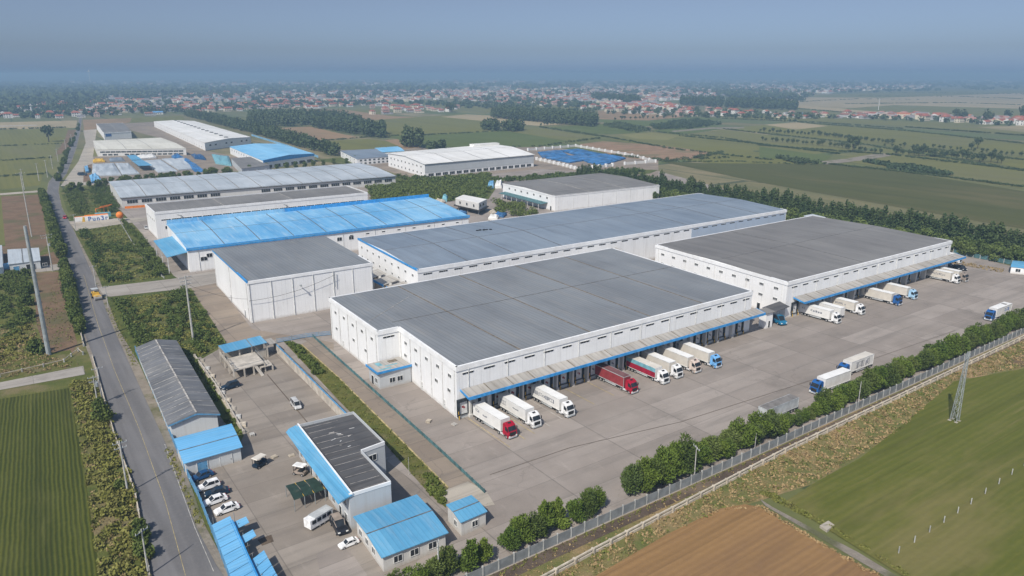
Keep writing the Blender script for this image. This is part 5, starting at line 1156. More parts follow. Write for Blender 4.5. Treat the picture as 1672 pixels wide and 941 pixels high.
for k in range(4):
    q = at(158+6.5*k, 353-1.5*k); b = MB(); b.tube((q.x,q.y,0),(q.x,q.y,4.2),.22,n=8); b.build('post', M['yellow' if k % 2 else 'orange'], r)
a, c = at(158,353)+up*4.2, at(177.5,348.5)+up*4.2; b = MB(); b.tube(a, c, .3, n=8); b.tube(a+Vector((3,6,0)), c+Vector((3,6,0)), .3, n=8); b.tube(c, c+Vector((3,6,0)), .3, n=8); b.build('beam', M['orange'], r)
b = MB(); q = at(166,355); b.box(q.x-3,q.x+5,q.y,q.y+3,0,2.4); b.build('cabinet', M['teal'], r)

a, c = at(204,341), at(237,338.5); b = MB(); b.beam(a+up*.7, c+up*.7, .8, 1.4); tag(b.top('orange_barrier', M['orange'], a.to_tuple()), 'low orange barrier before the left end of the pale workshop', 'barrier')
# ------------------------------------------------------------------ fences, poles, pylons
def fence(name, label, pts, hgt, pitch, panel, postm, th=.1, pw=.2, ph=None, cat='fence', top=None, gap=0.0, maxposts=95, rails=None, postsonly=False):
    P = [Vector((x,y,0)) for x, y in pts]; root = thing(name, label, cat, P[0].to_tuple()); ph = ph or hgt+.15
    segs = [(a, c) for a, c in zip(P, P[1:])]; total = sum((c-a).length for a, c in segs); n = 0
    pitch = max(pitch, total/maxposts)
    b = MB(); t = MB()
    for a, c in segs:
        d = (c-a); l = d.length; d = d/l; k = max(1, round(l/pitch)); nn = Vector((-d.y,d.x,0))*th/2
        for i in range(k+1):
            if i == k and c is not P[-1]: continue
            p = a+d*(l*i/k); q = MB(); q.M = Matrix.Translation(p) @ Matrix.Rotation(math.atan2(d.y,d.x),4,'Z')
            q.box(-pw/2,pw/2,-pw/2-th/2,pw/2+th/2,0,ph); q.build('post', M[postm], root)
            if i < k and not postsonly:
                p2 = a+d*(l*(i+1)/k); p_, p2_ = p+d*pw/2, p2-d*pw/2
                if rails:
                    for z0, z1 in rails: b.hexa([p_-nn+up*z0,p2_-nn+up*z0,p2_+nn+up*z0,p_+nn+up*z0],[p_-nn+up*z1,p2_-nn+up*z1,p2_+nn+up*z1,p_+nn+up*z1])
                else: b.hexa([p_-nn+up*gap,p2_-nn+up*gap,p2_+nn+up*gap,p_+nn+up*gap],[p_-nn+up*hgt,p2_-nn+up*hgt,p2_+nn+up*hgt,p_+nn+up*hgt])
                if top: t.hexa([p_-nn*1.6+up*hgt,p2_-nn*1.6+up*hgt,p2_+nn*1.6+up*hgt,p_+nn*1.6+up*hgt],[p_-nn*1.6+up*(hgt+.2),p2_-nn*1.6+up*(hgt+.2),p2_+nn*1.6+up*(hgt+.2),p_+nn*1.6+up*(hgt+.2)])
    if not postsonly: b.build('panel' if not rails else 'rail', M[panel], root)
    if top: t.build('coping', M[top], root)
    return root
fence('perimeter_fence', 'long grey precast panel fence with pale posts running behind the hedge', [(40,87.6),(127.9,87.2),(263.6,87.7),(340,88)], 1.9, 2.9, 'precast', 'post', .08, .22, 2.15)
fence('concrete_rail_fence', 'low weathered concrete rail fence along the top of the dry bank', [at2(840,975), at2(968,905), at2(1281,740), at2(1440,664), at2(1672,553), at2(1960,420)], 1.3, 3.6, 'rail', 'rail', .3, .35, 1.2, rails=[(.0,.55),(.95,1.2)])
fence('green_mesh_fence', 'low green mesh fence dividing the side yard', [at2(511,551), at2(719,738.5), at2(791,806)], 1.0, 2.6, 'steelteal', 'steelteal', .05, .1, 1.1, gap=.12)
fence('blue_capped_wall', 'stained plaster wall with a blue coping beside the grass strip', [at2(449,573), at2(567,693)], 2.6, 5, 'plaster', 'plaster', .2, .3, 2.6, cat='wall', top='bluepaint')
fence('gate_wall', 'blue railing wall at the top of the side yard', [at2(452,561), at2(500,552), at2(540,548)], 1.6, 4, 'bluepaint', 'steel', .08, .16, 2.0, gap=.3, rails=[(.3,.45),(.7,.8),(1.0,1.1),(1.4,1.5)])
fence('roadside_fence', 'blue painted panel fence between the road and the sheds', [at2(222,575), at2(253,650), at2(283,722), at2(302,770), at2(325,815), at2(352,885), at2(386,975)], 1.8, 3, 'bluepaint', 'bluepaint', .08, .16, 1.95)
fence('yard_end_fence', 'green mesh fence at the far right end of the yard', [at2(1556,414), at2(1600,423), at2(1652,433), at2(1760,455)], 2.0, 3.4, 'steelteal', 'post', .06, .25, 2.2, gap=.15)
fence('field_stakes', 'row of pale stakes standing in the wheat field', [at2(1467,905), at2(1585,825), at2(1672,762), at2(1790,676)], 1.4, 5.6, 'post', 'post', .02, .13, 1.55, postsonly=True)
fence('side_road_rail', 'pale post and rail fence along the upper side road', [at2(-40,625), at2(0,616), at2(105,592), at2(128,574), at2(136,580)], 1.1, 5.2, 'rail', 'post', .1, .25, 1.15, rails=[(.75,.95)])
fence('road_guard_wall', 'low pale kerb wall between the tree line and the road', [at2(249,968), at2(222,811), at2(186,708), at2(151,584)], .8, 6, 'rail', 'post', .2, .25, .8)
fence('road_guard_wall', 'broken pale kerb wall along the upper road trees', [at2(137,566), at2(127,523), at2(107.5,432.6), at2(87,376.5), at2(75,326)], .9, 6, 'rail', 'post', .2, .25, .95)
fence('scrub_boundary', 'thin white boundary posts through the green scrub', [at2(193,358), at2(215,395), at2(246,437), at2(268,455)], .6, 4, 'post', 'post', .12, .2, .9, gap=.2)
fence('stripped_yard_wall', 'low pale wall beside the roadside shed yard', [at2(318,583), at2(356,636), at2(398,708)], .8, 4, 'plaster', 'plaster', .3, .35, .85, cat='wall')
# concrete slabs along the shed yard wall
for k in range(9):
    p = at(329+8.4*k, 590+13.2*k); b = MB(); b.M = Matrix.Translation(p) @ Matrix.Rotation(1.28,4,'Z'); b.box(-1.2,1.2,-.8,.8,.05,.3+.1*(k%3)); b.box(-.9,.7,-.6,.5,.3+.1*(k%3),.42+.1*(k%3))
    tag(b.top('concrete_slab', M[('paleconc','wall2','rail')[k%3]], p.to_tuple()), 'weathered concrete slab lying in the line beside the roadside shed', 'slab', 'concrete slabs beside the roadside shed')
b = MB(); A, B, C, D = at(1338,862), at(1352,854), at(1362,861), at(1350,870); b.hexa([A,D,C,B],[p+up*.5 for p in (A,D,C,B)]); tag(b.top('culvert_slab', M['paleconc'], A.to_tuple()), 'pale concrete culvert slab beside the farm track', 'slab')

def pole(label, base, hgt, r=.18, arms=2, name='utility_pole', mat='concpole', lean=(0,0), armdir=0.3, group=None, extra=False):
    p = at(*base); root = thing(name, label, 'pole', p.to_tuple(), 0, group); tp = p+Vector((lean[0],lean[1],hgt))
    b = MB(); b.tube(p, tp, r, r*.62, 10); b.build('shaft', M[mat], root)
    for k in range(arms):
        z = hgt-.5-1.1*k; c = p.lerp(tp, z/hgt); d = Vector((math.cos(armdir), math.sin(armdir), 0))*(1.25 if hgt < 16 else 2.2)*(1-.12*k)
        b = MB(); b.beam(c-d, c+d, .12, .12); 
        a = b.build('crossarm', M['steel'], root)
        for s in (-.95,-.35,.35,.95): i = MB(); i.tube(c+d*s+up*.05, c+d*s+up*.4, .07, .04, 6); i.build('insulator', M['frame'], a)
    if extra:
        c = p.lerp(tp, .72); b = MB(); b.tube(c+Vector((.5,-.4,-.6)), c+Vector((.5,-.4,.5)), .38, n=10); b.build('transformer', M['steel'], root)
    return root
G_ = 'utility poles along the road'
pole('concrete pole with two crossarms beside the nearest stretch of road', (209,806), 11.6, .2, 2, group=G_, armdir=.1)
pole('left pole of the close pair beside the road junction', (160,662), 8.0, .17, 2, group=G_, armdir=0, extra=True)
pole('right pole of the close pair beside the road junction', (168,658), 9.8, .17, 1, group=G_, armdir=.1)
pole('tall tapering steel mast rising from the bare earth left of the road', (80,580), 39, .7, 0, name='steel_mast', mat='steel')
pole('tall pole with three crossarms standing in the scrub before the white box', (316,559), 21.4, .34, 3, armdir=.35, mat='concpole')
pole('concrete pole with a transformer beside the small whitewashed workshop', (86,443), 16, .28, 2, armdir=.2, extra=True, group=G_)
pole('slim pole at the corner of the roller junction', (157,468), 8.5, .2, 1, group=G_)
pole('slim pole right of the roller at the junction', (177,502), 8, .18, 1, group=G_)
pole('slim pole at the hoarding entrance', (124,377), 9, .18, 1, group=G_)
pole('short roadside pole beside the nearest scrub', (243,941), 9, .16, 1, group=G_, armdir=.6)
for (x, y, h), t in zip([(52,387,33),(40,310,15),(64,296,14),(78,290,14),(86,276,12),(95,264,12),(108,246,12),(118,236,12)], ['tall grey pole above the brown earth field', 'pole beside the small path at the left edge', 'pole at the start of the far pole line', 'second pole of the far pole line', 'third pole of the far pole line, left of the road bend', 'pole beside the bend of the road', 'pole beyond the bend of the road', 'farthest pole before the brown roofed hall']):
    pole(t, (x,y), h, .3, 1, group='far poles along the road')
G2 = 'poles along the perimeter fence'
pole('white pole with a small crossarm just outside the panel fence, by the hedge gap', (1133,787), 8.2, .13, 1, name='fence_pole', group=G2, armdir=1.2)
pole('bare white pole by the panel fence behind the grey trailer', (1232,737), 4.4, .1, 0, name='fence_pole', group=G2)
pole('white pole by the panel fence near the blue cab lorry', (1400,668), 7.4, .12, 0, name='fence_pole', group=G2)
pole('grey pole in front of the blue roofed office', (717,950), 7.4, .17, 2, group=G2, armdir=1.0)
pole('thin lamp post leaning over the grass strip', (668,776), 4.2, .06, 0, name='lamp_post', group=G2)
# lattice pylon
p = at(1558,688); r = thing('lattice_pylon', 'slender steel lattice pylon at the edge of the wheat field', 'pylon', p.to_tuple())
hh = 17.6; c4 = [(-.75,-.75),(.75,-.75),(.75,.75),(-.75,.75)]
f = lambda i, t: Vector((p.x+c4[i][0]*(1-.78*t)+.9*t, p.y+c4[i][1]*(1-.78*t), hh*t))
for i in range(4): b = MB(); b.beam(f(i,0), f(i,1), .1, .1); b.build('leg', M['steel'], r)
b = MB(); n = 11
for k in range(n):
    for i in range(4):
        j = (i+1) % 4; b.beam(f(i,k/n), f(j,(k+1)/n), .045, .045); b.beam(f(j,k/n), f(i,(k+1)/n), .045, .045); b.beam(f(i,(k+1)/n), f(j,(k+1)/n), .045, .045)
b.build('bracing', M['steel'], r)
b = MB(); q = f(0,.93); b.beam(q+Vector((-1.8,-.3,0)), q+Vector((2.2,.4,0)), .14, .14); b.build('crossarm', M['steel'], r)
b = MB()
for i in range(4): q = f(i,0); b.box(q.x-.35,q.x+.35,q.y-.35,q.y+.35,0,.25)
b.build('footing', M['paleconc'], r)
# far masts
for (x, y, h, t, rr) in ((1434,180,27,'slender pale mast beyond the houses at the right',.8), (53,190,24,'tall grey chimney standing in the trees at the far left',1.8), (148,137,120,'distant pale tower on the hazy horizon',6)):
    q = at(x, y); b = MB(); b.tube((q.x,q.y,0),(q.x,q.y,h), rr, rr*.6, 8); b.box(q.x-rr*1.5,q.x+rr*1.5,q.y-rr*1.5,q.y+rr*1.5,h*.86,h*.9); tag(b.top('mast', M['wall2'], q.to_tuple()), t, 'mast')
# power line wires strung between the two near road poles
def wire(a, c, sag, r=.02):
    b = MB(); P = [a.lerp(c, k/12)-up*(sag*4*(k/12)*(1-k/12)) for k in range(13)]
    for u, v in zip(P, P[1:]): b.tube(u, v, r, n=4, caps=False)
    return b
w0, w1 = at(303,452,21), Vector((92.6,239.8,13))
o = wire(at(316,559)+up*19, Vector((62.5,241,8.5)), 1.2, .035).top('cable', M['dark'], (43,233,0)); tag(o, 'black cable drooping from the scrub pole to the white box', 'cable')
o = wire(Vector((62.6,240.2,8)), Vector((92.6,239.4,12.6)), 1.5, .05).top('cable', M['dark'], (62.6,240,0)); tag(o, 'black cable sagging across the face of the white box', 'cable')
# walled store around the tarpaulins
fence('store_wall', 'long white wall of small bays around the tarpaulin store', [at2(1020,270), at2(1070,266), at2(1032,256), at2(940,240), at2(862,247)], 2.6, 13, 'wall2', 'wall', .5, 1.2, 3.2, cat='wall', maxposts=40)
fence('store_front_wall', 'low white wall and sheds before the tarpaulin store', [at2(876,262), at2(920,272), at2(945,279), at2(1000,272)], 2.4, 9, 'wall2', 'wall', .5, 1.6, 3.2, cat='wall', maxposts=30)
fence('far_lot_wall', 'low blue panel line behind the blue roofed hall', [at2(411,222), at2(470,240), at2(520,258)], 2.2, 8, 'bluefade', 'steel', .3, .3, 2.4)
# --- odds and ends standing about the yards
for k, (x, y, t) in enumerate([(476,745,'pale board pile beside the corner of the office block'), (448,748,'small grey pallet stack in the middle of the left yard'), (700,690,'pallet stack at the foot of the largest warehouse left wall'), (588,566,'low pallet stack behind the largest warehouse, by the blue railing'), (1640,500,'pallet stack at the far right of the yard'), (412,712,'white bagged pile by the end of the concrete slabs'), (742,694,'white block at the near corner of the largest warehouse')]):
    p = at(x, y); r = thing('pallet_stack', t, 'pallets', p.to_tuple(), .3*k, 'small stacks about the yards')
    for j in range(2+k % 3):
        b = MB()
        for i in range(5): b.box(-.6+.26*i, -.44+.26*i, -.5, .5, .12+.16*j, .15+.16*j)
        for yy in (-.5,-.06,.38): b.box(-.6,.6,yy,yy+.12,.02+.16*j,.12+.16*j)
        b.build('pallet', M['rail' if k != 5 and k != 6 else 'wall2']).parent = r
# ------------------------------------------------------------------ foliage
def quad_mesh(name, V, mats, mi=None):
    n = len(V)//4; me = bpy.data.meshes.new(name)
    me.vertices.add(len(V)); me.vertices.foreach_set('co', np.ascontiguousarray(V, dtype=np.float32).ravel())
    me.loops.add(4*n); me.loops.foreach_set('vertex_index', np.arange(4*n, dtype=np.int32))
    me.polygons.add(n); me.polygons.foreach_set('loop_start', np.arange(0, 4*n, 4, dtype=np.int32))
    for m in mats: me.materials.append(m)
    if mi is not None: me.polygons.foreach_set('material_index', np.asarray(mi, dtype=np.int32))
    me.update(calc_edges=True); me.validate(); return me
def leaf_quads(c, size, droop=0.0, tall=1.0, out=None, thin=.36):
    n = len(c); a = RNG.normal(size=(n,3))
    if out is not None: a = a*.75+out*1.1
    a /= np.linalg.norm(a, axis=1)[:,None]
    b = RNG.normal(size=(n,3)); b -= a*(a*b).sum(1)[:,None]; b /= np.linalg.norm(b, axis=1)[:,None]
    if tall != 1.0: a[:,2] *= tall; b[:,2] *= tall
    s = (size if np.ndim(size) else np.full(n, size))*RNG.uniform(.6,1.35,n); a *= s[:,None]*.5; b *= s[:,None]*thin
    V = np.empty((n,4,3)); V[:,0] = c-a; V[:,1] = c-b*1.0+a*.1; V[:,2] = c+a; V[:,3] = c+b+a*.1
    return V.reshape(-1,3)
def lobes_points(lobes, n, hollow=.55):
    w = np.array([r[0]*r[1]+r[1]*r[2] for _, r in lobes]); idx = RNG.choice(len(lobes), n, p=w/w.sum())
    d = RNG.normal(size=(n,3)); d /= np.linalg.norm(d, axis=1)[:,None]
    rad = (hollow+(1-hollow)*RNG.random(n)**.6)*(1+.22*np.sign(RNG.random(n)-.85).clip(0))
    C = np.array([c for c, _ in lobes])[idx]; R = np.array([r for _, r in lobes])[idx]
    return C+d*R*rad[:,None]
def trunk_mesh(h, r, limbs=5, spread=1.2, top=None):
    b = MB(); b.tube((0,0,-.2),(0.05,0,h*.45), r, r*.75, 7); b.tube((0.05,0,h*.45),(0.1,.05,h*.85), r*.75, r*.2, 6)
    for k in range(limbs):
        a = 2.4*k; z = h*(.25+.5*k/limbs); b.tube((0,0,z),(spread*math.cos(a),spread*math.sin(a),z+h*.22), r*.4, r*.12, 5)
    return b.mesh('trunk', M['wood'])
def tree_proto(name, kind):
    r = random.Random(hash(kind) % 1000 if False else len(kind)*13+sum(map(ord, kind)))
    if kind.startswith('hedge'):
        lob = [((r.uniform(-1.7,1.7), r.uniform(-1.5,1.5), r.uniform(1.8,5.2)), (r.uniform(.8,1.7),)*2+(r.uniform(.8,1.7),)) for _ in range(13)] + [((0,0,2.7),(1.9,1.8,2.1)), ((r.uniform(-.5,.5),0,5.6),(1.2,1.2,1.5))]
        p = lobes_points(lob, 3800, .5); d = p-np.array([0,0,2.6]); d /= np.linalg.norm(d, axis=1)[:,None]+1e-6; d[:,2] = d[:,2]*.7+.35; V = leaf_quads(p, .62, out=d, thin=.2); tm = trunk_mesh(5.5, .2, 6, 1.8); leaf = {'B': 'leaflight', 'D': 'leafshrub'}.get(kind[-1], 'leafhedge')
    elif kind.startswith('young'):
        lob = [((r.uniform(-.9,.9), r.uniform(-.8,.8), 1.0+i*.45), (1.5-.11*i, 1.4-.11*i, .8)) for i in range(10)]
        p = lobes_points(lob, 2600, .45); d = p-np.array([0,0,1.6]); d /= np.linalg.norm(d, axis=1)[:,None]+1e-6; d[:,2] = d[:,2]*.7+.35; V = leaf_quads(p, .6, out=d, thin=.2); tm = trunk_mesh(5, .14, 5, 1.0); leaf = 'leafhedge'
    elif kind.startswith('poplar'):
        lob = [((r.uniform(-.5,.5), r.uniform(-.5,.5), 2.2+i*1.15), (2.5-.03*i*i*.6+r.uniform(-.6,.5),)*2+(1.3,)) for i in range(10)]
        p = lobes_points(lob, 1100, .6); V = leaf_quads(p, .9); tm = trunk_mesh(11, .22, 5, 1.2); leaf = 'leafpoplar'
    elif kind.startswith('light'):
        lob = [((r.uniform(-1,1), r.uniform(-1,1), r.uniform(1.6,5.5)), (r.uniform(1.2,1.8),)*2+(r.uniform(1.1,1.7),)) for _ in range(8)]
        p = lobes_points(lob, 900, .6); V = leaf_quads(p, .85); tm = trunk_mesh(5, .16, 4, 1.2); leaf = 'leaflight'
    elif kind.startswith('shrub'):
        lob = [((r.uniform(-.9,.9), r.uniform(-.9,.9), r.uniform(.8,2.6)), (r.uniform(.8,1.3),)*2+(r.uniform(.7,1.2),)) for _ in range(8)]
        p = lobes_points(lob, 800, .55); V = leaf_quads(p, .55); tm = trunk_mesh(2.6, .1, 4, .7); leaf = 'leafshrub'
    t = thing(name, '-', 'tree'); 
    c = put('crown', quad_mesh('crown', V, [M[leaf]]), t); put('trunk', tm, t); return t
PROTO = {}
def protos(name, kinds):
    for k in kinds: PROTO[k] = tree_proto(name, k)
    return [PROTO[k] for k in kinds]
USED = set()
def plant(pr, x, y, label, group, s=1.0, sz=None, cat=None):
    o = random.choice(pr); rz = random.uniform(0, 2*PI); sc = (s, s, s*(sz or 1))
    if o.name not in USED:
        USED.add(o.name); o.location = (x,y,0); o.rotation_euler = (0,0,rz); o.scale = sc; o['label'] = label; o['group'] = group; c = o
    else: c = copy_tree(o, (x,y,0), rz, label, None, sc, group)
    if cat: c['category'] = cat
    return c
# the hedge inside the perimeter fence
HT = protos('hedge_tree', ['hedgeA','hedgeB','hedgeC','hedgeD']); YT = protos('young_tree', ['youngA','youngB','youngC'])
gh = 'broad trees of the hedge inside the perimeter fence'; x = 93.0
while x < 330:
    plant(HT, x, 90.9+random.uniform(-.8,.8), 'broad leafy hedge tree in the unbroken row between the yard and the panel fence', gh, random.uniform(.5,.62) if 139 < x < 156 else random.choice((.72,.8,.86,.92,.98)) if x > 112 else random.uniform(.9,1.15), random.uniform(.85,1.15)); x += random.uniform(2.0,3.0)
x = 98
while x < 330:
    if not 136 < x < 160: plant(HT, x, 93.4+random.uniform(-.4,.4), 'broad leafy hedge tree in the unbroken row between the yard and the panel fence', gh, random.uniform(.42,.58))
    x += random.uniform(5.5,11)
gy = 'bushy young trees at the near end of the hedge'
for x, s in ((42,.95),(45.5,1.0),(48.5,.95),(51.5,1.05),(55,1.1),(58,.9),(63.4,.95),(66.6,1.15),(69,1.1),(71.6,1.2),(74.6,1.1),(78.4,1.0),(81.8,1.05),(84.6,.95)):
    plant(YT if int(x) % 3 else HT, x, 91.3+random.uniform(-.8,.8), 'bushy young tree at the near end of the hedge beside the blue roofed office', gy, s*(.95 if int(x) % 3 else .72))
# the poplar belt behind the right warehouse
PT = protos('poplar_tree', ['poplarA','poplarB','poplarC']); LT = protos('belt_tree', ['lightA','lightB'])
gp, gl = 'tall dark trees of the shelter belt', 'paler low trees along the front of the shelter belt'
for row, x0 in enumerate((373.0, 379.0)):
    y = 96+2*row
    while y < 440:
        plant(PT, x0+random.uniform(-.8,.8)-(y-240)*.01, y, 'tall dark tree in the shelter belt behind the right warehouse', gp, random.uniform(.8,1.2), random.uniform(.82,1.05)); y += random.uniform(2.5,4.2)
y = 96
while y < 395:
    for x0 in (358.5, 365.5):
        plant(LT, x0+random.uniform(-1,1)-(y-240)*.01, y+random.uniform(-1,1), 'pale green lower tree along the front of the shelter belt', gl, random.uniform(.9,1.25))
    y += random.uniform(4.4,5.6)
# small trees along the road
ST = protos('roadside_shrub', ['shrubA','shrubB','shrubC'])
gr = 'shrubs between the guard wall and the road'
def along(px, step, jit, fn):
    P = [Vector(at2(*p)+(0,)) for p in px]
    for a, c in zip(P, P[1:]):
        l = (c-a).length; k = max(1, int(l/step))
        for i in range(k): q = a.lerp(c, (i+random.uniform(.2,.8))/k); fn(q.x+random.uniform(-jit,jit), q.y+random.uniform(-jit,jit))
along([(130,548),(122,510),(104,434)], 2.2, .5, lambda x, y: plant(ST, x, y, 'roadside shrub in the long row left of the upper road', gr, random.uniform(.9,1.35), 1.15, 'shrub'))
along([(102,424),(86,372),(70,318)], 3.0, .6, lambda x, y: plant(ST, x, y, 'roadside shrub in the long row left of the upper road', gr, random.uniform(1.1,1.5), 1.2, 'shrub'))
for x, y, s, t in ((168,690,1.3,'dark shrub by the road beside the crop field corner'), (160,668,.9,'shrub at the foot of the close pair of poles'), (226,872,.8,'larger shrub at the lower left road edge'), (231,888,1.0,'shrub just above the lowest roadside pole'), (238,915,1.0,'shrub beside the lowest roadside pole'), (61,577,1.35,'lone shrub at the foot of the tall steel mast'), (42,452,1.1,'shrub at the corner of the upper side road'), (46,500,1.3,'dark shrub at the edge of the bare earth strip'),(44,520,1.2,'second dark shrub at the edge of the bare earth strip'),(47,480,1.2,'third dark shrub at the edge of the bare earth strip'),(198,800,.7,'low shrub by the concrete pole')):
    px = at2(x, y); plant(ST, px[0], px[1], t, 'scattered shrubs', s, 1.0, 'shrub')
gs = 'small round trees in front of the pale workshop'
for k, (x, y) in enumerate([(118,312),(132,312),(146,306),(160,308),(172,304),(183,303),(197,302),(206,300),(213,300),(226,299),(240,297),(250,297),(262,296),(268,296),(275,295),(282,294),(293,293),(304,293),(310,292),(325,290),(336,287),(343,286),(352,286),(366,286),(375,285),(408,283),(415,282),(104,268),(108,258),(113,248),(117,240),(121,230),(124,222),(127,214),(129,207),(100,284),(97,296),(102,276),(110,254),(119,234)]):
    px = at2(x, y); plant(LT if k % 3 else ST, px[0], px[1], 'small round tree in the row beside the pale workshop' if k < 27 else 'slim tree in the row between the road and the far lot', gs if k < 27 else 'trees between the road and the far lot', random.uniform(.75,1.05) if k % 3 else 1.9)
for x, y in ((436,278),(452,277),(468,276),(483,275),(498,274),(512,272),(528,270),(545,268),(566,268),(580,266),(600,265),(620,264)):
    px = at2(x, y); plant(LT, px[0], px[1], 'small round tree behind the right half of the pale workshop', 'trees behind the pale workshop', random.uniform(.7,1.0))

# ---- masses nobody could count: one object each
from mathutils.geometry import tessellate_polygon
def sample_poly(P, n):
    P = [Vector((x,y,0)) for x, y in P]; tri = tessellate_polygon([P]); A = np.array([[P[i][:2] for i in t] for t in tri])
    ar = np.abs(np.cross(A[:,1]-A[:,0], A[:,2]-A[:,0])); i = RNG.choice(len(A), n, p=ar/ar.sum())
    u, v = RNG.random(n), RNG.random(n); f = u+v > 1; u[f], v[f] = 1-u[f], 1-v[f]
    return A[i,0]+u[:,None]*(A[i,1]-A[i,0])+v[:,None]*(A[i,2]-A[i,0])
def mass(name, xy, hts, wid, nq, size, leaf, label=None, colu=0.0):
    xy = np.asarray(xy); n = len(xy); hts = np.broadcast_to(hts, n)*RNG.uniform(.75,1.2,n); k = nq
    d = RNG.normal(size=(n,k,3)); d /= np.linalg.norm(d, axis=2)[:,:,None]; d *= (RNG.random((n,k,1))**.35)
    c = np.empty((n,k,3)); wd = np.broadcast_to(wid, n)*RNG.uniform(.75,1.25,n)
    c[:,:,0] = xy[:,None,0]+d[:,:,0]*wd[:,None]*.5; c[:,:,1] = xy[:,None,1]+d[:,:,1]*wd[:,None]*.5
    c[:,:,2] = hts[:,None]*(.54+.46*d[:,:,2]); V = leaf_quads(c.reshape(-1,3), np.repeat(np.broadcast_to(size, n), k))
    base = (float(xy[:,0].mean()), float(xy[:,1].mean()), 0); o = put(name, quad_mesh(name, V-np.array(base), [M[leaf]]), None, base)
    return tag(o, label, None, None, 'stuff')
def weeds(px, n, size, leaf, clump=.09, thr=.0, name='undergrowth', hmax=.9, big=None):
    P = [at2(*p) for p in px]; xy = sample_poly(P, n)
    f = np.sin(xy[:,0]*clump*7+3*np.sin(xy[:,1]*clump*3))+np.sin(xy[:,1]*clump*5+2*np.sin(xy[:,0]*clump*4)+1)+RNG.normal(size=n)*.5
    xy = xy[f > thr]; f = f[f > thr]; z = RNG.random(len(xy))*hmax*np.clip(.4+.4*f, .2, 1.4)
    V = leaf_quads(np.column_stack([xy, z]), size); base = (float(xy[:,0].mean()), float(xy[:,1].mean()), 0)
    tag(put(name, quad_mesh(name, V-np.array(base), [M[leaf]]), None, base), kind='stuff')
ROADL = [(114,632),(150,620),(186,704),(222,812),(250,968),(166,975),(140,785),(126,700)]
weeds(ROADL, 16000, .6, 'leafweed', .16, .2, hmax=1.0); weeds(ROADL, 5000, .5, 'leafdry', .2, .3, 'dry_grass', .6)
def bushes(px, n, h, w, leaf='leafshrub', name='undergrowth', nq=90, size=.6): mass(name, sample_poly([at2(*p) for p in px], n), h, w, nq, size, leaf)
bushes([(118,628),(150,622),(186,704),(222,812),(246,960),(196,965),(160,800),(140,690)], 150, 1.2, 2.4, 'leafweed', nq=70)
bushes([(0,446),(50,446),(55,530),(0,560)], 90, 1.9, 3.2); bushes([(-10,560),(46,525),(60,578),(0,600)], 60, .8, 2.2, 'leafweed')
weeds([(0,540),(50,522),(72,578),(128,596),(0,620)], 5000, .5, 'leafdry', .2, .1, 'dry_grass', .5)
weeds([(60,530),(98,445),(126,555),(78,590)], 2500, .5, 'leafweed', .3, .9)
# scrub blocks right of the road
SC1 = [(128,380),(196,368),(268,452),(182,466),(170,464)]; SC2 = [(186,492),(306,474),(366,562),(330,582),(232,576)]; SC3 = [(104,312),(178,305),(196,345),(120,358)]
bushes([(200,362),(222,378),(278,452),(250,456)], 110, 2.6, 2.8); bushes([(130,380),(144,378),(184,462),(168,462)], 60, 2.6, 2.8); bushes([(170,402),(238,410),(262,450),(182,462)], 60, 1.5, 2.8)
bushes([(152,398),(210,400),(216,412),(160,414)], 30, 2.2, 3)
weeds(SC1, 9000, .7, 'leafweed', .09, -.2)
bushes([(262,486),(306,474),(366,562),(330,580),(280,545)], 110, 2.0, 2.8); bushes([(186,492),(206,490),(262,576),(228,572)], 60, 1.9, 2.6); bushes([(210,500),(270,490),(290,560),(262,572)], 26, 1.4, 2.6)
weeds(SC2, 12000, .6, 'leafweed', .12, -.2)
bushes([(104,312),(126,310),(150,348),(124,352)], 60, 3, 3.4); bushes([(146,308),(178,303),(196,345),(168,350)], 130, 2.6, 3.4); bushes([(126,326),(166,318),(180,332),(140,340)], 16, 2, 3); weeds(SC3, 5000, .9, 'leafweed', .06, .2)
bushes([(600,308),(690,296),(800,285),(812,300),(790,322),(700,330),(610,330)], 520, 3.2, 5.5, 'leafshrub', nq=70, size=1.1); bushes([(690,318),(800,300),(790,326),(700,331)], 200, 2, 5, 'leaflight', nq=60, size=1)
bushes([(640,289),(760,297),(860,291),(1000,280),(1060,281),(1000,286),(860,298),(700,303)], 190, 3.5, 5, 'leafshrub', nq=60, size=1.2); bushes([(800,330),(845,334),(880,352),(850,356),(810,346)], 60, 3.2, 4.5, nq=70, size=.9)
# strip of grass, bank, trodden edges
STRIP = [(463,557),(490,563),(553,617),(674,738.5),(731,797),(727,826),(698,804),(620,718),(566,668)]
weeds(STRIP, 6000, .4, 'leafweed', .3, .3, 'grass_tufts', .4); bushes([(470,560),(486,566),(530,612),(512,612)], 40, 1.3, 1.8); bushes([(690,770),(724,796),(724,826),(698,802)], 22, .9, 1.5)
BANK = [(860,960),(1240,757),(1672,558),(1900,452),(1900,500),(1672,600),(1558,622),(1472,702),(1330,788),(1216,824),(1090,872),(974,940)]
weeds(BANK, 22000, .5, 'leafdry', .22, -.4, 'dry_grass', .5); weeds(BANK, 12000, .5, 'leafweed', .17, .3, 'grass_tufts', .55)
weeds([(700,975),(795,945),(1240,745),(1672,548),(1672,556),(1240,757),(840,968)], 3500, .4, 'leafdry', .4, .6, 'dry_grass', .3); weeds([(690,960),(795,943),(1240,745),(1240,749),(800,950)], 2500, .35, 'leafweed', .4, .2, 'grass_tufts', .4)
weeds([(1238,806),(1262,818),(1370,872),(1490,950),(1480,935),(1360,862),(1262,806)], 4500, .45, 'leafweed', .3, -.8, 'grass_tufts', .5); weeds([(1180,834),(1240,832),(1318,880),(1420,940),(1440,942),(1335,884),(1244,826)], 2500, .4, 'leafdry', .3, -.2, 'dry_grass', .4)
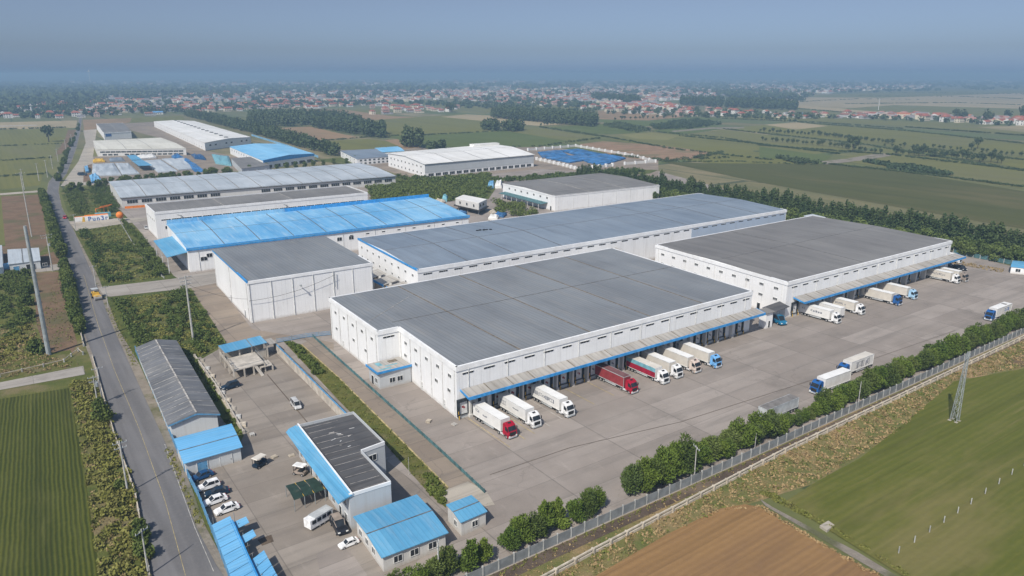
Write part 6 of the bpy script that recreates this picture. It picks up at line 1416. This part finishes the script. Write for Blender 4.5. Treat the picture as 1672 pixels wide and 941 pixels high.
weeds([(268,735),(282,735),(306,800),(335,860),(322,862),(296,800)], 1800, .35, 'leafweed', .4, .1, 'grass_tufts', .35); weeds([(172,505),(184,505),(228,600),(216,596)], 1500, .4, 'leafweed', .4, .1, 'grass_tufts', .35)
weeds([(1545,424),(1640,440),(1636,446),(1548,430)], 1200, .6, 'leafdry', .3, -.5, 'dry_grass', .5)
bushes([(275,556),(318,583),(394,708),(384,712)], 34, .9, 1.8, nq=60)
# ------------------------------------------------------------------ far country: woods, hedgerows, villages
def wood(px, n, h, w, nq=46, name='woodland', leaf='leaffar', size=None):
    return mass(name, sample_poly([at2(*p) for p in px], n), h, w, nq, size or w*.36, leaf)
wood([(404,206),(408,193),(500,191),(504,208)], 420, 17, 9); wood([(506,209),(506,192),(560,196),(620,218),(612,226)], 480, 17, 9); wood([(612,226),(620,217),(629,218),(628,226)], 26, 18, 10)
wood([(298,189),(312,187),(420,211),(556,252),(546,257),(404,217)], 900, 12, 7, 40); wood([(803,190),(820,185),(960,196),(975,203),(968,208),(803,193)], 950, 17, 9)
wood([(659,241),(664,234),(688,237),(690,244)], 40, 20, 9); wood([(786,214),(792,210),(842,211),(858,213),(846,216)], 70, 15, 9); wood([(700,244),(726,240),(724,245),(704,248)], 26, 9, 8)
def hedgerow(px, n, h, w, nq=26, jit=1.5, leaf='leaffar'):
    P = [np.array(at2(*p)) for p in px]; L_ = np.array([np.linalg.norm(c-a) for a, c in zip(P, P[1:])]); i = RNG.choice(len(L_), n, p=L_/L_.sum()); t = RNG.random(n)
    xy = np.array([P[k]+(P[k+1]-P[k])*tt for k, tt in zip(i, t)])+RNG.normal(size=(n,2))*jit
    mass('hedgerow', xy, h, w, nq, w*.3, leaf)
for px, n, h, w in [([(978,222),(1100,244),(1260,262)],176,1.7,3.6), ([(880,208),(975,222)],96,2.2,4.2), ([(1110,222),(1240,236),(1370,252)],208,1.7,3.6), ([(1180,211),(1400,235),(1672,280)],336,1.7,3.6), ([(1240,238),(1460,254),(1672,279)],240,1.7,3.6), ([(1300,200),(1480,214),(1672,235)],288,1.7,4.2), ([(1062,215),(1180,226),(1250,238)],112,1.7,3.6), ([(1180,194),(1330,200),(1480,211)],160,1.7,4.2),
    ([(720,244),(880,240),(980,226)],88,2.2,3.6), ([(690,221),(830,214)],72,1.7,3.6), ([(500,232),(640,222),(700,221)],72,1.7,3.6), ([(1000,254),(1090,264),(1190,258)],64,2.2,3.6), ([(0,212),(104,209)],48,2.2,4.2), ([(0,239),(100,235)],40,1.4,2.4), ([(0,263),(84,258)],40,1.4,2.4), ([(0,289),(76,284)],40,1.4,2.4), ([(1060,262),(1130,260),(1180,250)],48,2.8,4.2), ([(1350,268),(1500,284),(1672,306)],176,1.4,3.6), ([(1080,265),(1200,264),(1330,270)],72,1.1,3.0), ([(1480,208),(1672,222)],128,1.7,4.2), ([(1490,241),(1672,262)],128,1.7,3.6),
    ([(1280,176),(1380,184),(1500,189),(1672,194)],128,2.2,5.4), ([(1240,170),(1400,162),(1500,163)],96,2.2,5.4), ([(1400,157),(1560,158),(1672,162)],128,2.2,5.4), ([(1380,170),(1560,168),(1672,172)],128,2.2,5.4), ([(1330,150),(1520,152),(1672,154)],128,2.8,6.0)]: hedgerow(px, n, h, w)
wood([(984,206),(1010,202),(1062,214),(1040,217)], 160, 5, 6, 30); wood([(1062,206),(1130,196),(1180,203),(1130,211),(1070,212)], 330, 5, 6, 30); wood([(1265,258),(1300,262),(1340,269),(1300,268)], 40, 4, 6, 26); wood([(1400,262),(1500,274),(1560,288),(1480,282)], 150, 3, 7, 26)
# dotted field trees, each a tree of its own
def small_tree(nm, k, sz, seed):
    r = random.Random(seed); lob = [((r.uniform(-.22,.22),r.uniform(-.22,.22),r.uniform(.4,.85)),(r.uniform(.2,.3),)*2+(r.uniform(.16,.26),)) for _ in range(6)]
    V = leaf_quads(lobes_points(lob, k, .5), sz); t = np.array([[-.03,0,0],[.03,0,0],[.03,0,.5],[-.03,0,.5],[0,-.03,0],[0,.03,0],[0,.03,.5],[0,-.03,.5]])
    return quad_mesh(nm, np.vstack([V, t]), [M['leaffar'], M['wood']], [0]*k+[1,1])
FT = [small_tree('field_tree', 260, .16, s) for s in (3,8,21)]
def ftree(x, y, h, label, group, world=False):
    q = (x, y) if world else at2(x, y); o = put('field_tree', random.choice(FT), None, (q[0],q[1],0), random.uniform(0,6)); o.scale = (h*.85,h*.85,h); tag(o, label, 'tree', group)
for px, n, h, lab in [([(1000,197),(1180,190),(1300,201)],44,7,'small tree in the dotted row before the right hand village'), ([(1240,216),(1340,222),(1460,236)],38,6,'small tree in the dotted row between two green fields'), ([(1240,230),(1360,240),(1440,252)],26,6,'small tree in the dotted row above the farm track'),
    ([(1460,252),(1540,258),(1640,268)],20,9,'round tree in the spaced row at the end of the farm track'), ([(1440,240),(1520,242),(1672,256)],22,5,'bush in the dotted line across the right fields'), ([(880,206),(960,201)],16,6,'small tree in the dotted row behind the dark wood')]:
    P = [Vector(at2(*p)+(0,)) for p in px]; tot = sum((c-a).length for a, c in zip(P,P[1:]))
    for k in range(n):
        s = tot*(k+random.uniform(.2,.8))/n
        for a, c in zip(P, P[1:]):
            l = (c-a).length
            if s <= l: q = a.lerp(c, s/l); ftree(q.x, q.y, h*random.uniform(.75,1.25), lab, lab.replace('small tree in', 'trees of').replace('round tree in', 'trees of').replace('bush in', 'bushes of'), True); break
            s -= l
for x, y, h, t in ((80,232,20,'lone round tree in the field at the far left'), (1392,248,17,'lone bushy tree beside the farm track'), (1596,243,13,'lone tree in the right fields, right of a pair'), (1586,245,10,'smaller tree beside the lone tree in the right fields'), (1610,201,26,'largest tree among the houses at the right edge'), (1645,195,20,'tree standing behind the last red roofs at the right'), (1560,196,20,'left tree of the pair behind the orange house'), (1571,197,22,'right tree of the pair behind the orange house'), (1668,197,26,'tree cut by the right picture edge'), (735,185,22,'pair of round trees before the middle village, left'), (738,183,20,'pair of round trees before the middle village, right'), (845,212,14,'tree at the right end of the small copse')): ftree(x, y, h, t, 'lone field trees')
# ---- houses
def house_mesh(wl, rl, w, d, h, rise, hip=False, two=False, annex=None):
    b = MB(); z = h
    b.box(-w/2,w/2,-d/2,d/2,0,h,0)
    o = .5; e = w*.25 if hip else 0
    A, B, C, D = [Vector(p) for p in ((-w/2-o,-d/2-o,h-.1),(w/2+o,-d/2-o,h-.1),(w/2+o,d/2+o,h-.1),(-w/2-o,d/2+o,h-.1))]; R0, R1 = Vector((-w/2-o+e,0,h+rise)), Vector((w/2+o-e,0,h+rise))
    b.poly([A,B,R1,R0],1); b.poly([C,D,R0,R1],1); b.poly([D,A,R0],1 if hip else 0); b.poly([B,C,R1],1 if hip else 0)
    for fl in range(2 if two else 1):
        for k in range(int(w/3.2)):
            x = -w/2+1.6+3.2*k; b.box(x-.6,x+.6,-d/2-.06,-d/2+.05,1+3*fl,2.4+3*fl,2)
        for k in range(2): y = -d/2+d*(k+.5)/2; b.box(-w/2-.06,-w/2+.05,y-.6,y+.6,1+3*fl,2.4+3*fl,2)
    if annex: 
        b.box(w/2,w/2+4,-d/2-5,d/2,0,2.7,0); b.box(w/2-.2,w/2+4.3,-d/2-5.3,d/2,2.7,2.95,3); b.box(-w/2,w/2,-d/2-5,-d/2-4.7,0,1.9,0)
    return b.mesh('house', [M[wl], M[rl], M['glass'], M['tilegrey']])
HS = [('red roofed', house_mesh('hwhite','tilered',11,7.5,3.6,2.3)), ('red roofed', house_mesh('hcream','tilered',13,8,6.2,2.6,True,True)), ('orange roofed', house_mesh('hwhite','tileorange',12,8,3.6,2.2,False,False,True)), ('brown roofed', house_mesh('hgrey','tilebrown',12,7.5,3.5,2.2,False,False,True)), ('pink roofed', house_mesh('hpink','tilepink',11,8,6,2.4,False,True)), ('red roofed', house_mesh('hwhite','tilered',15,8,3.4,2.3,False,False,True)), ('grey roofed', house_mesh('hwhite','tilegrey',14,8,3.2,1.4)), ('pink roofed', house_mesh('hcream','tilepink',12,8,3.6,2.3,False,False,True)), ('blue roofed', house_mesh('hwhite','tileblue',15,9,3.6,1.6)), ('red roofed', house_mesh('hwhite','tilered',12,8,6.2,2.8,True,True))]
def house(q, where, group, bias=0.0, rz=None, s=1.0):
    k = random.choices(range(10), (14,9,10,10,9,14,7,9,1.2,9))[0]; c, me = HS[k]
    o = put('village_house', me, None, (q[0],q[1],0), (random.choice((0,0,0,PI/2))+random.uniform(-.12,.12)+bias) if rz is None else rz)
    o.scale = (s*random.uniform(.85,1.15),)*3; tag(o, c+' house '+where, 'house', group+', '+c); return o
def village(px, n, where, group, gap=13.0, s=1.0):
    out = []
    for q in sample_poly([at2(*p) for p in px], n*8):
        if all((q[0]-o[0])**2+(q[1]-o[1])**2 > gap*gap for o in out): out.append(q)
        if len(out) >= n: break
    for q in out: house(q, where, group, s=s)
    return out
NH = []
NH += village([(1374,193),(1480,197),(1672,206),(1672,200),(1480,191),(1380,188)], 34, 'in the strip of houses at the right edge', 'houses at the right edge', 15, 1.25)
NH += village([(932,178),(1060,189),(1180,191),(1300,194),(1300,187),(1120,178),(980,172)], 62, 'along the front of the right hand village', 'front of the right hand village', 15, 1.15)
NH += village([(400,180),(570,178),(640,176),(640,170),(480,166),(400,172)], 56, 'along the front of the left hand village', 'front of the left hand village', 17, 1.2)
NH += village([(598,188),(735,183),(760,180),(740,172),(640,176)], 30, 'at the near corner of the middle village', 'near corner of the middle village', 15, 1.2)
NH += village([(0,198),(150,192),(300,187),(398,182),(398,174),(220,178),(0,190)], 66, 'beyond the fields at the far left', 'houses at the far left', 17, 1.15)
NH += village([(1290,196),(1372,193),(1372,189),(1290,188)], 10, 'between the two villages at the right', 'houses between the right villages', 15)
NH += village([(760,168),(930,176),(980,172),(860,156),(740,160)], 50, 'deep in the middle village', 'middle of the middle village', 20, 1.2)
def far_houses(name, polys, s):
    b = {0: [], 1: []}; Vs = []; mi = []
    for px, n in polys:
        pts = at2; raw = [at2(*p) for p in px]
        # spread evenly over the picture rather than over the ground
        P = np.array([(x, y) for x, y in px], float); xy = sample_poly([tuple(p) for p in P], n)
        for x, y in xy:
            q = at2(x, y); w, d, h, r = random.uniform(10,20)*s, random.uniform(8,11)*s, random.choice((3.4,3.6,6.2))*s, random.uniform(1.6,3)*s; a = random.choice((0,PI/2))+random.uniform(-.2,.2)
            ca, sa = math.cos(a), math.sin(a); T = lambda X, Y, Z: (q[0]+X*ca-Y*sa, q[1]+X*sa+Y*ca, Z)
            A, B, C, D = (-w/2,-d/2),(w/2,-d/2),(w/2,d/2),(-w/2,d/2); wm = random.choice((0,0,1,1,2,2,2)); rm = random.choice((3,3,3,4,5,6,7,6,6))
            for e, f in ((A,B),(B,C),(C,D),(D,A)): Vs += [T(*e,0),T(*f,0),T(*f,h),T(*e,h)]; mi.append(wm)
            R0, R1 = (-w/2,0,h+r), (w/2,0,h+r)
            Vs += [T(*A,h),T(*B,h),T(*R1),T(*R0)]; mi.append(rm); Vs += [T(*C,h),T(*D,h),T(*R0),T(*R1)]; mi.append(rm)
            for e, f, R in ((D,A,R0),(B,C,R1)): Vs += [T(*e,h),T(*f,h),T(*R),T(*R)]; mi.append(wm)
    V = np.array(Vs); base = (float(V[:,0].mean()), float(V[:,1].mean()), 0)
    tag(put(name, quad_mesh(name, V-np.array(base), [M[k] for k in ('hwhite','hcream','hgrey','tilered','tilebrown','tilepink','tilegrey','tileorange')], mi), None, base), 'mass of distant village houses fading into the haze', None, None, 'stuff')
far_houses('distant_houses', [([(0,189),(300,180),(398,174),(398,166),(120,168),(0,178)],144), ([(150,170),(400,166),(640,168),(760,160),(740,148),(420,146),(160,156)],480), ([(300,146),(560,142),(640,138),(300,138)],112), ([(740,160),(860,158),(1000,170),(1080,166),(1180,158),(1180,146),(1000,138),(800,142),(700,150)],672), ([(1000,178),(1100,180),(1110,174),(1000,170)],96), ([(1190,153),(1300,157),(1400,150),(1520,145),(1520,138),(1350,134),(1190,138)],528), ([(1380,192),(1480,195),(1672,203),(1672,200),(1480,191)],48)], 1.3)
far_houses('distant_houses', [([(100,139),(400,142),(700,139),(700,131),(300,130),(100,134)],144), ([(700,138),(1100,136),(1500,133),(1672,138),(1672,131),(1200,128),(700,130)],240)], 2.2)
def picwood(px, n, h, w, nq, name='woodland'):      # woods thinned with distance so that near and far read alike
    xy = sample_poly([(float(x), float(y)) for x, y in px], n); return mass(name, np.array([at2(x, y) for x, y in xy]), h, w, nq, w*.4, 'leaffar')
picwood([(0,196),(150,191),(400,180),(640,172),(640,168),(398,166),(120,165),(0,176)], 446, 10, 13, 30)
picwood([(0,186),(110,182),(200,172),(110,166),(0,170)], 216, 13, 16, 30); picwood([(90,172),(170,170),(170,160),(90,160)], 86, 18, 18, 30); picwood([(200,166),(400,160),(400,150),(160,152)], 244, 14, 18, 30)
picwood([(400,166),(740,160),(740,144),(420,146)], 374, 11, 17, 30); picwood([(400,176),(640,172),(760,174),(740,168),(420,168)], 136, 10, 13, 30); picwood([(730,178),(930,177),(980,172),(860,158),(740,160)], 201, 10, 13, 30)
picwood([(930,182),(1060,191),(1300,196),(1372,194),(1300,188),(1120,178),(980,172)], 172, 8, 11, 30); picwood([(1372,194),(1672,207),(1672,199),(1480,191)], 64, 8, 10, 30)
wood([(1110,172),(1112,166),(1180,168),(1178,176)], 300, 19, 11); wood([(1184,176),(1188,168),(1300,174),(1300,181)], 520, 19, 11); wood([(965,164),(968,160),(1044,166),(1044,172)], 260, 20, 12)
picwood([(800,150),(1000,146),(1180,150),(1330,166),(1180,164),(1000,160),(800,158)], 237, 12, 18, 30); picwood([(1060,146),(1200,140),(1330,158),(1300,164),(1180,158)], 237, 15, 22, 30); picwood([(1190,156),(1400,152),(1672,146),(1672,138),(1350,134),(1190,138)], 302, 12, 26, 28)
picwood([(0,172),(400,150),(800,148),(1200,140),(1672,140),(1672,127),(1200,126),(600,127),(0,129)], 1080, 16, 60, 24); picwood([(-60,160),(200,150),(200,128),(-60,128)], 187, 16, 45, 24)
picwood([(0,131),(800,128),(1672,130),(1672,124.6),(0,124.6)], 648, 22, 240, 24)
for px in ([(500,141),(640,139.5),(640,138),(500,139)], [(710,138.5),(830,136),(830,134.5),(712,136.5)], [(60,152),(180,148),(180,145),(60,148)]): sheet('field', px, 'fpale', 5*L)
# ------------------------------------------------------------------ air, sky, sun, camera
b = MB(); b.box(-45000,45000,-2000,48000,-1.0,HAZETOP)
hz = b.top('haze', [], (0,0,0)); tag(hz, kind='stuff')
hm = bpy.data.materials.new('haze'); hm.use_nodes = True; t = hm.node_tree; t.nodes.clear()
out = t.nodes.new('ShaderNodeOutputMaterial'); pv = t.nodes.new('ShaderNodeVolumePrincipled')
pv.inputs['Color'].default_value = HAZECOL; pv.inputs['Density'].default_value = HAZEDENS; pv.inputs['Anisotropy'].default_value = 0.0
t.links.new(pv.outputs[0], out.inputs['Volume']); hz.data.materials.append(hm)
SUN_EL, SUN_AZ = math.radians(47), math.radians(210)     # where the sun stands, angle from +X
W = bpy.data.worlds.new('World'); S.world = W; W.use_nodes = True; wt = W.node_tree
bg = wt.nodes['Background']; sk = wt.nodes.new('ShaderNodeTexSky'); sk.sky_type = 'NISHITA'; sk.sun_disc = False
sk.sun_elevation = SUN_EL; sk.sun_rotation = PI/2-SUN_AZ; sk.altitude = 80; sk.air_density = SKY[0]; sk.dust_density = SKY[1]; sk.ozone_density = SKY[2]
# a murky summer sky: the low sky is dulled to a blue grey
tc = wt.nodes.new('ShaderNodeTexCoord'); sx = wt.nodes.new('ShaderNodeSeparateXYZ'); wt.links.new(tc.outputs['Generated'], sx.inputs[0])
cr = wt.nodes.new('ShaderNodeValToRGB'); E = cr.color_ramp.elements
E[0].position = 0.0; E[0].color = LOW[0]; E[1].position = .35; E[1].color = (1,1,1,1)
for ps, c in ((.03, LOW[1]), (.1, LOW[2])): e = E.new(ps); e.color = c
wt.links.new(sx.outputs[2], cr.inputs[0])
mx = wt.nodes.new('ShaderNodeMix'); mx.data_type = 'RGBA'; mx.blend_type = 'MULTIPLY'; mx.inputs[0].default_value = 1
wt.links.new(sk.outputs[0], mx.inputs[6]); wt.links.new(cr.outputs[0], mx.inputs[7]); wt.links.new(mx.outputs[2], bg.inputs[0]); bg.inputs[1].default_value = SKYSTR
ld = bpy.data.lights.new('sun', 'SUN'); ld.energy = SUNSTR; ld.angle = math.radians(.6); ld.color = (1,.945,.86)
so = bpy.data.objects.new('sun', ld); COL.objects.link(so)
dv = Vector((-math.cos(SUN_AZ)*math.cos(SUN_EL), -math.sin(SUN_AZ)*math.cos(SUN_EL), -math.sin(SUN_EL))); so.rotation_euler = dv.to_track_quat('-Z','Y').to_euler(); so.location = (0,0,300)
cd = bpy.data.cameras.new('camera'); cd.sensor_width = 36; cd.lens = 36*F/1672; cd.clip_start = 1; cd.clip_end = 120000
co = bpy.data.objects.new('camera', cd); COL.objects.link(co)
mt = Matrix((RT, UP, -FW)).transposed().to_4x4(); mt.translation = (0,0,H); co.matrix_world = mt; S.camera = co
S.view_settings.view_transform = 'Standard'; S.view_settings.look = 'None'; S.view_settings.exposure = EXPO; S.view_settings.gamma = 1
S.cycles.use_denoising = True; S.cycles.max_bounces = 5; S.cycles.diffuse_bounces = 2; S.cycles.volume_bounces = 0; S.cycles.glossy_bounces = 2
for o in [o for o in bpy.data.objects if o.type == 'EMPTY' and o.get('label') == '-']: 
    for c in list(o.children): bpy.data.objects.remove(c)
    bpy.data.objects.remove(o)
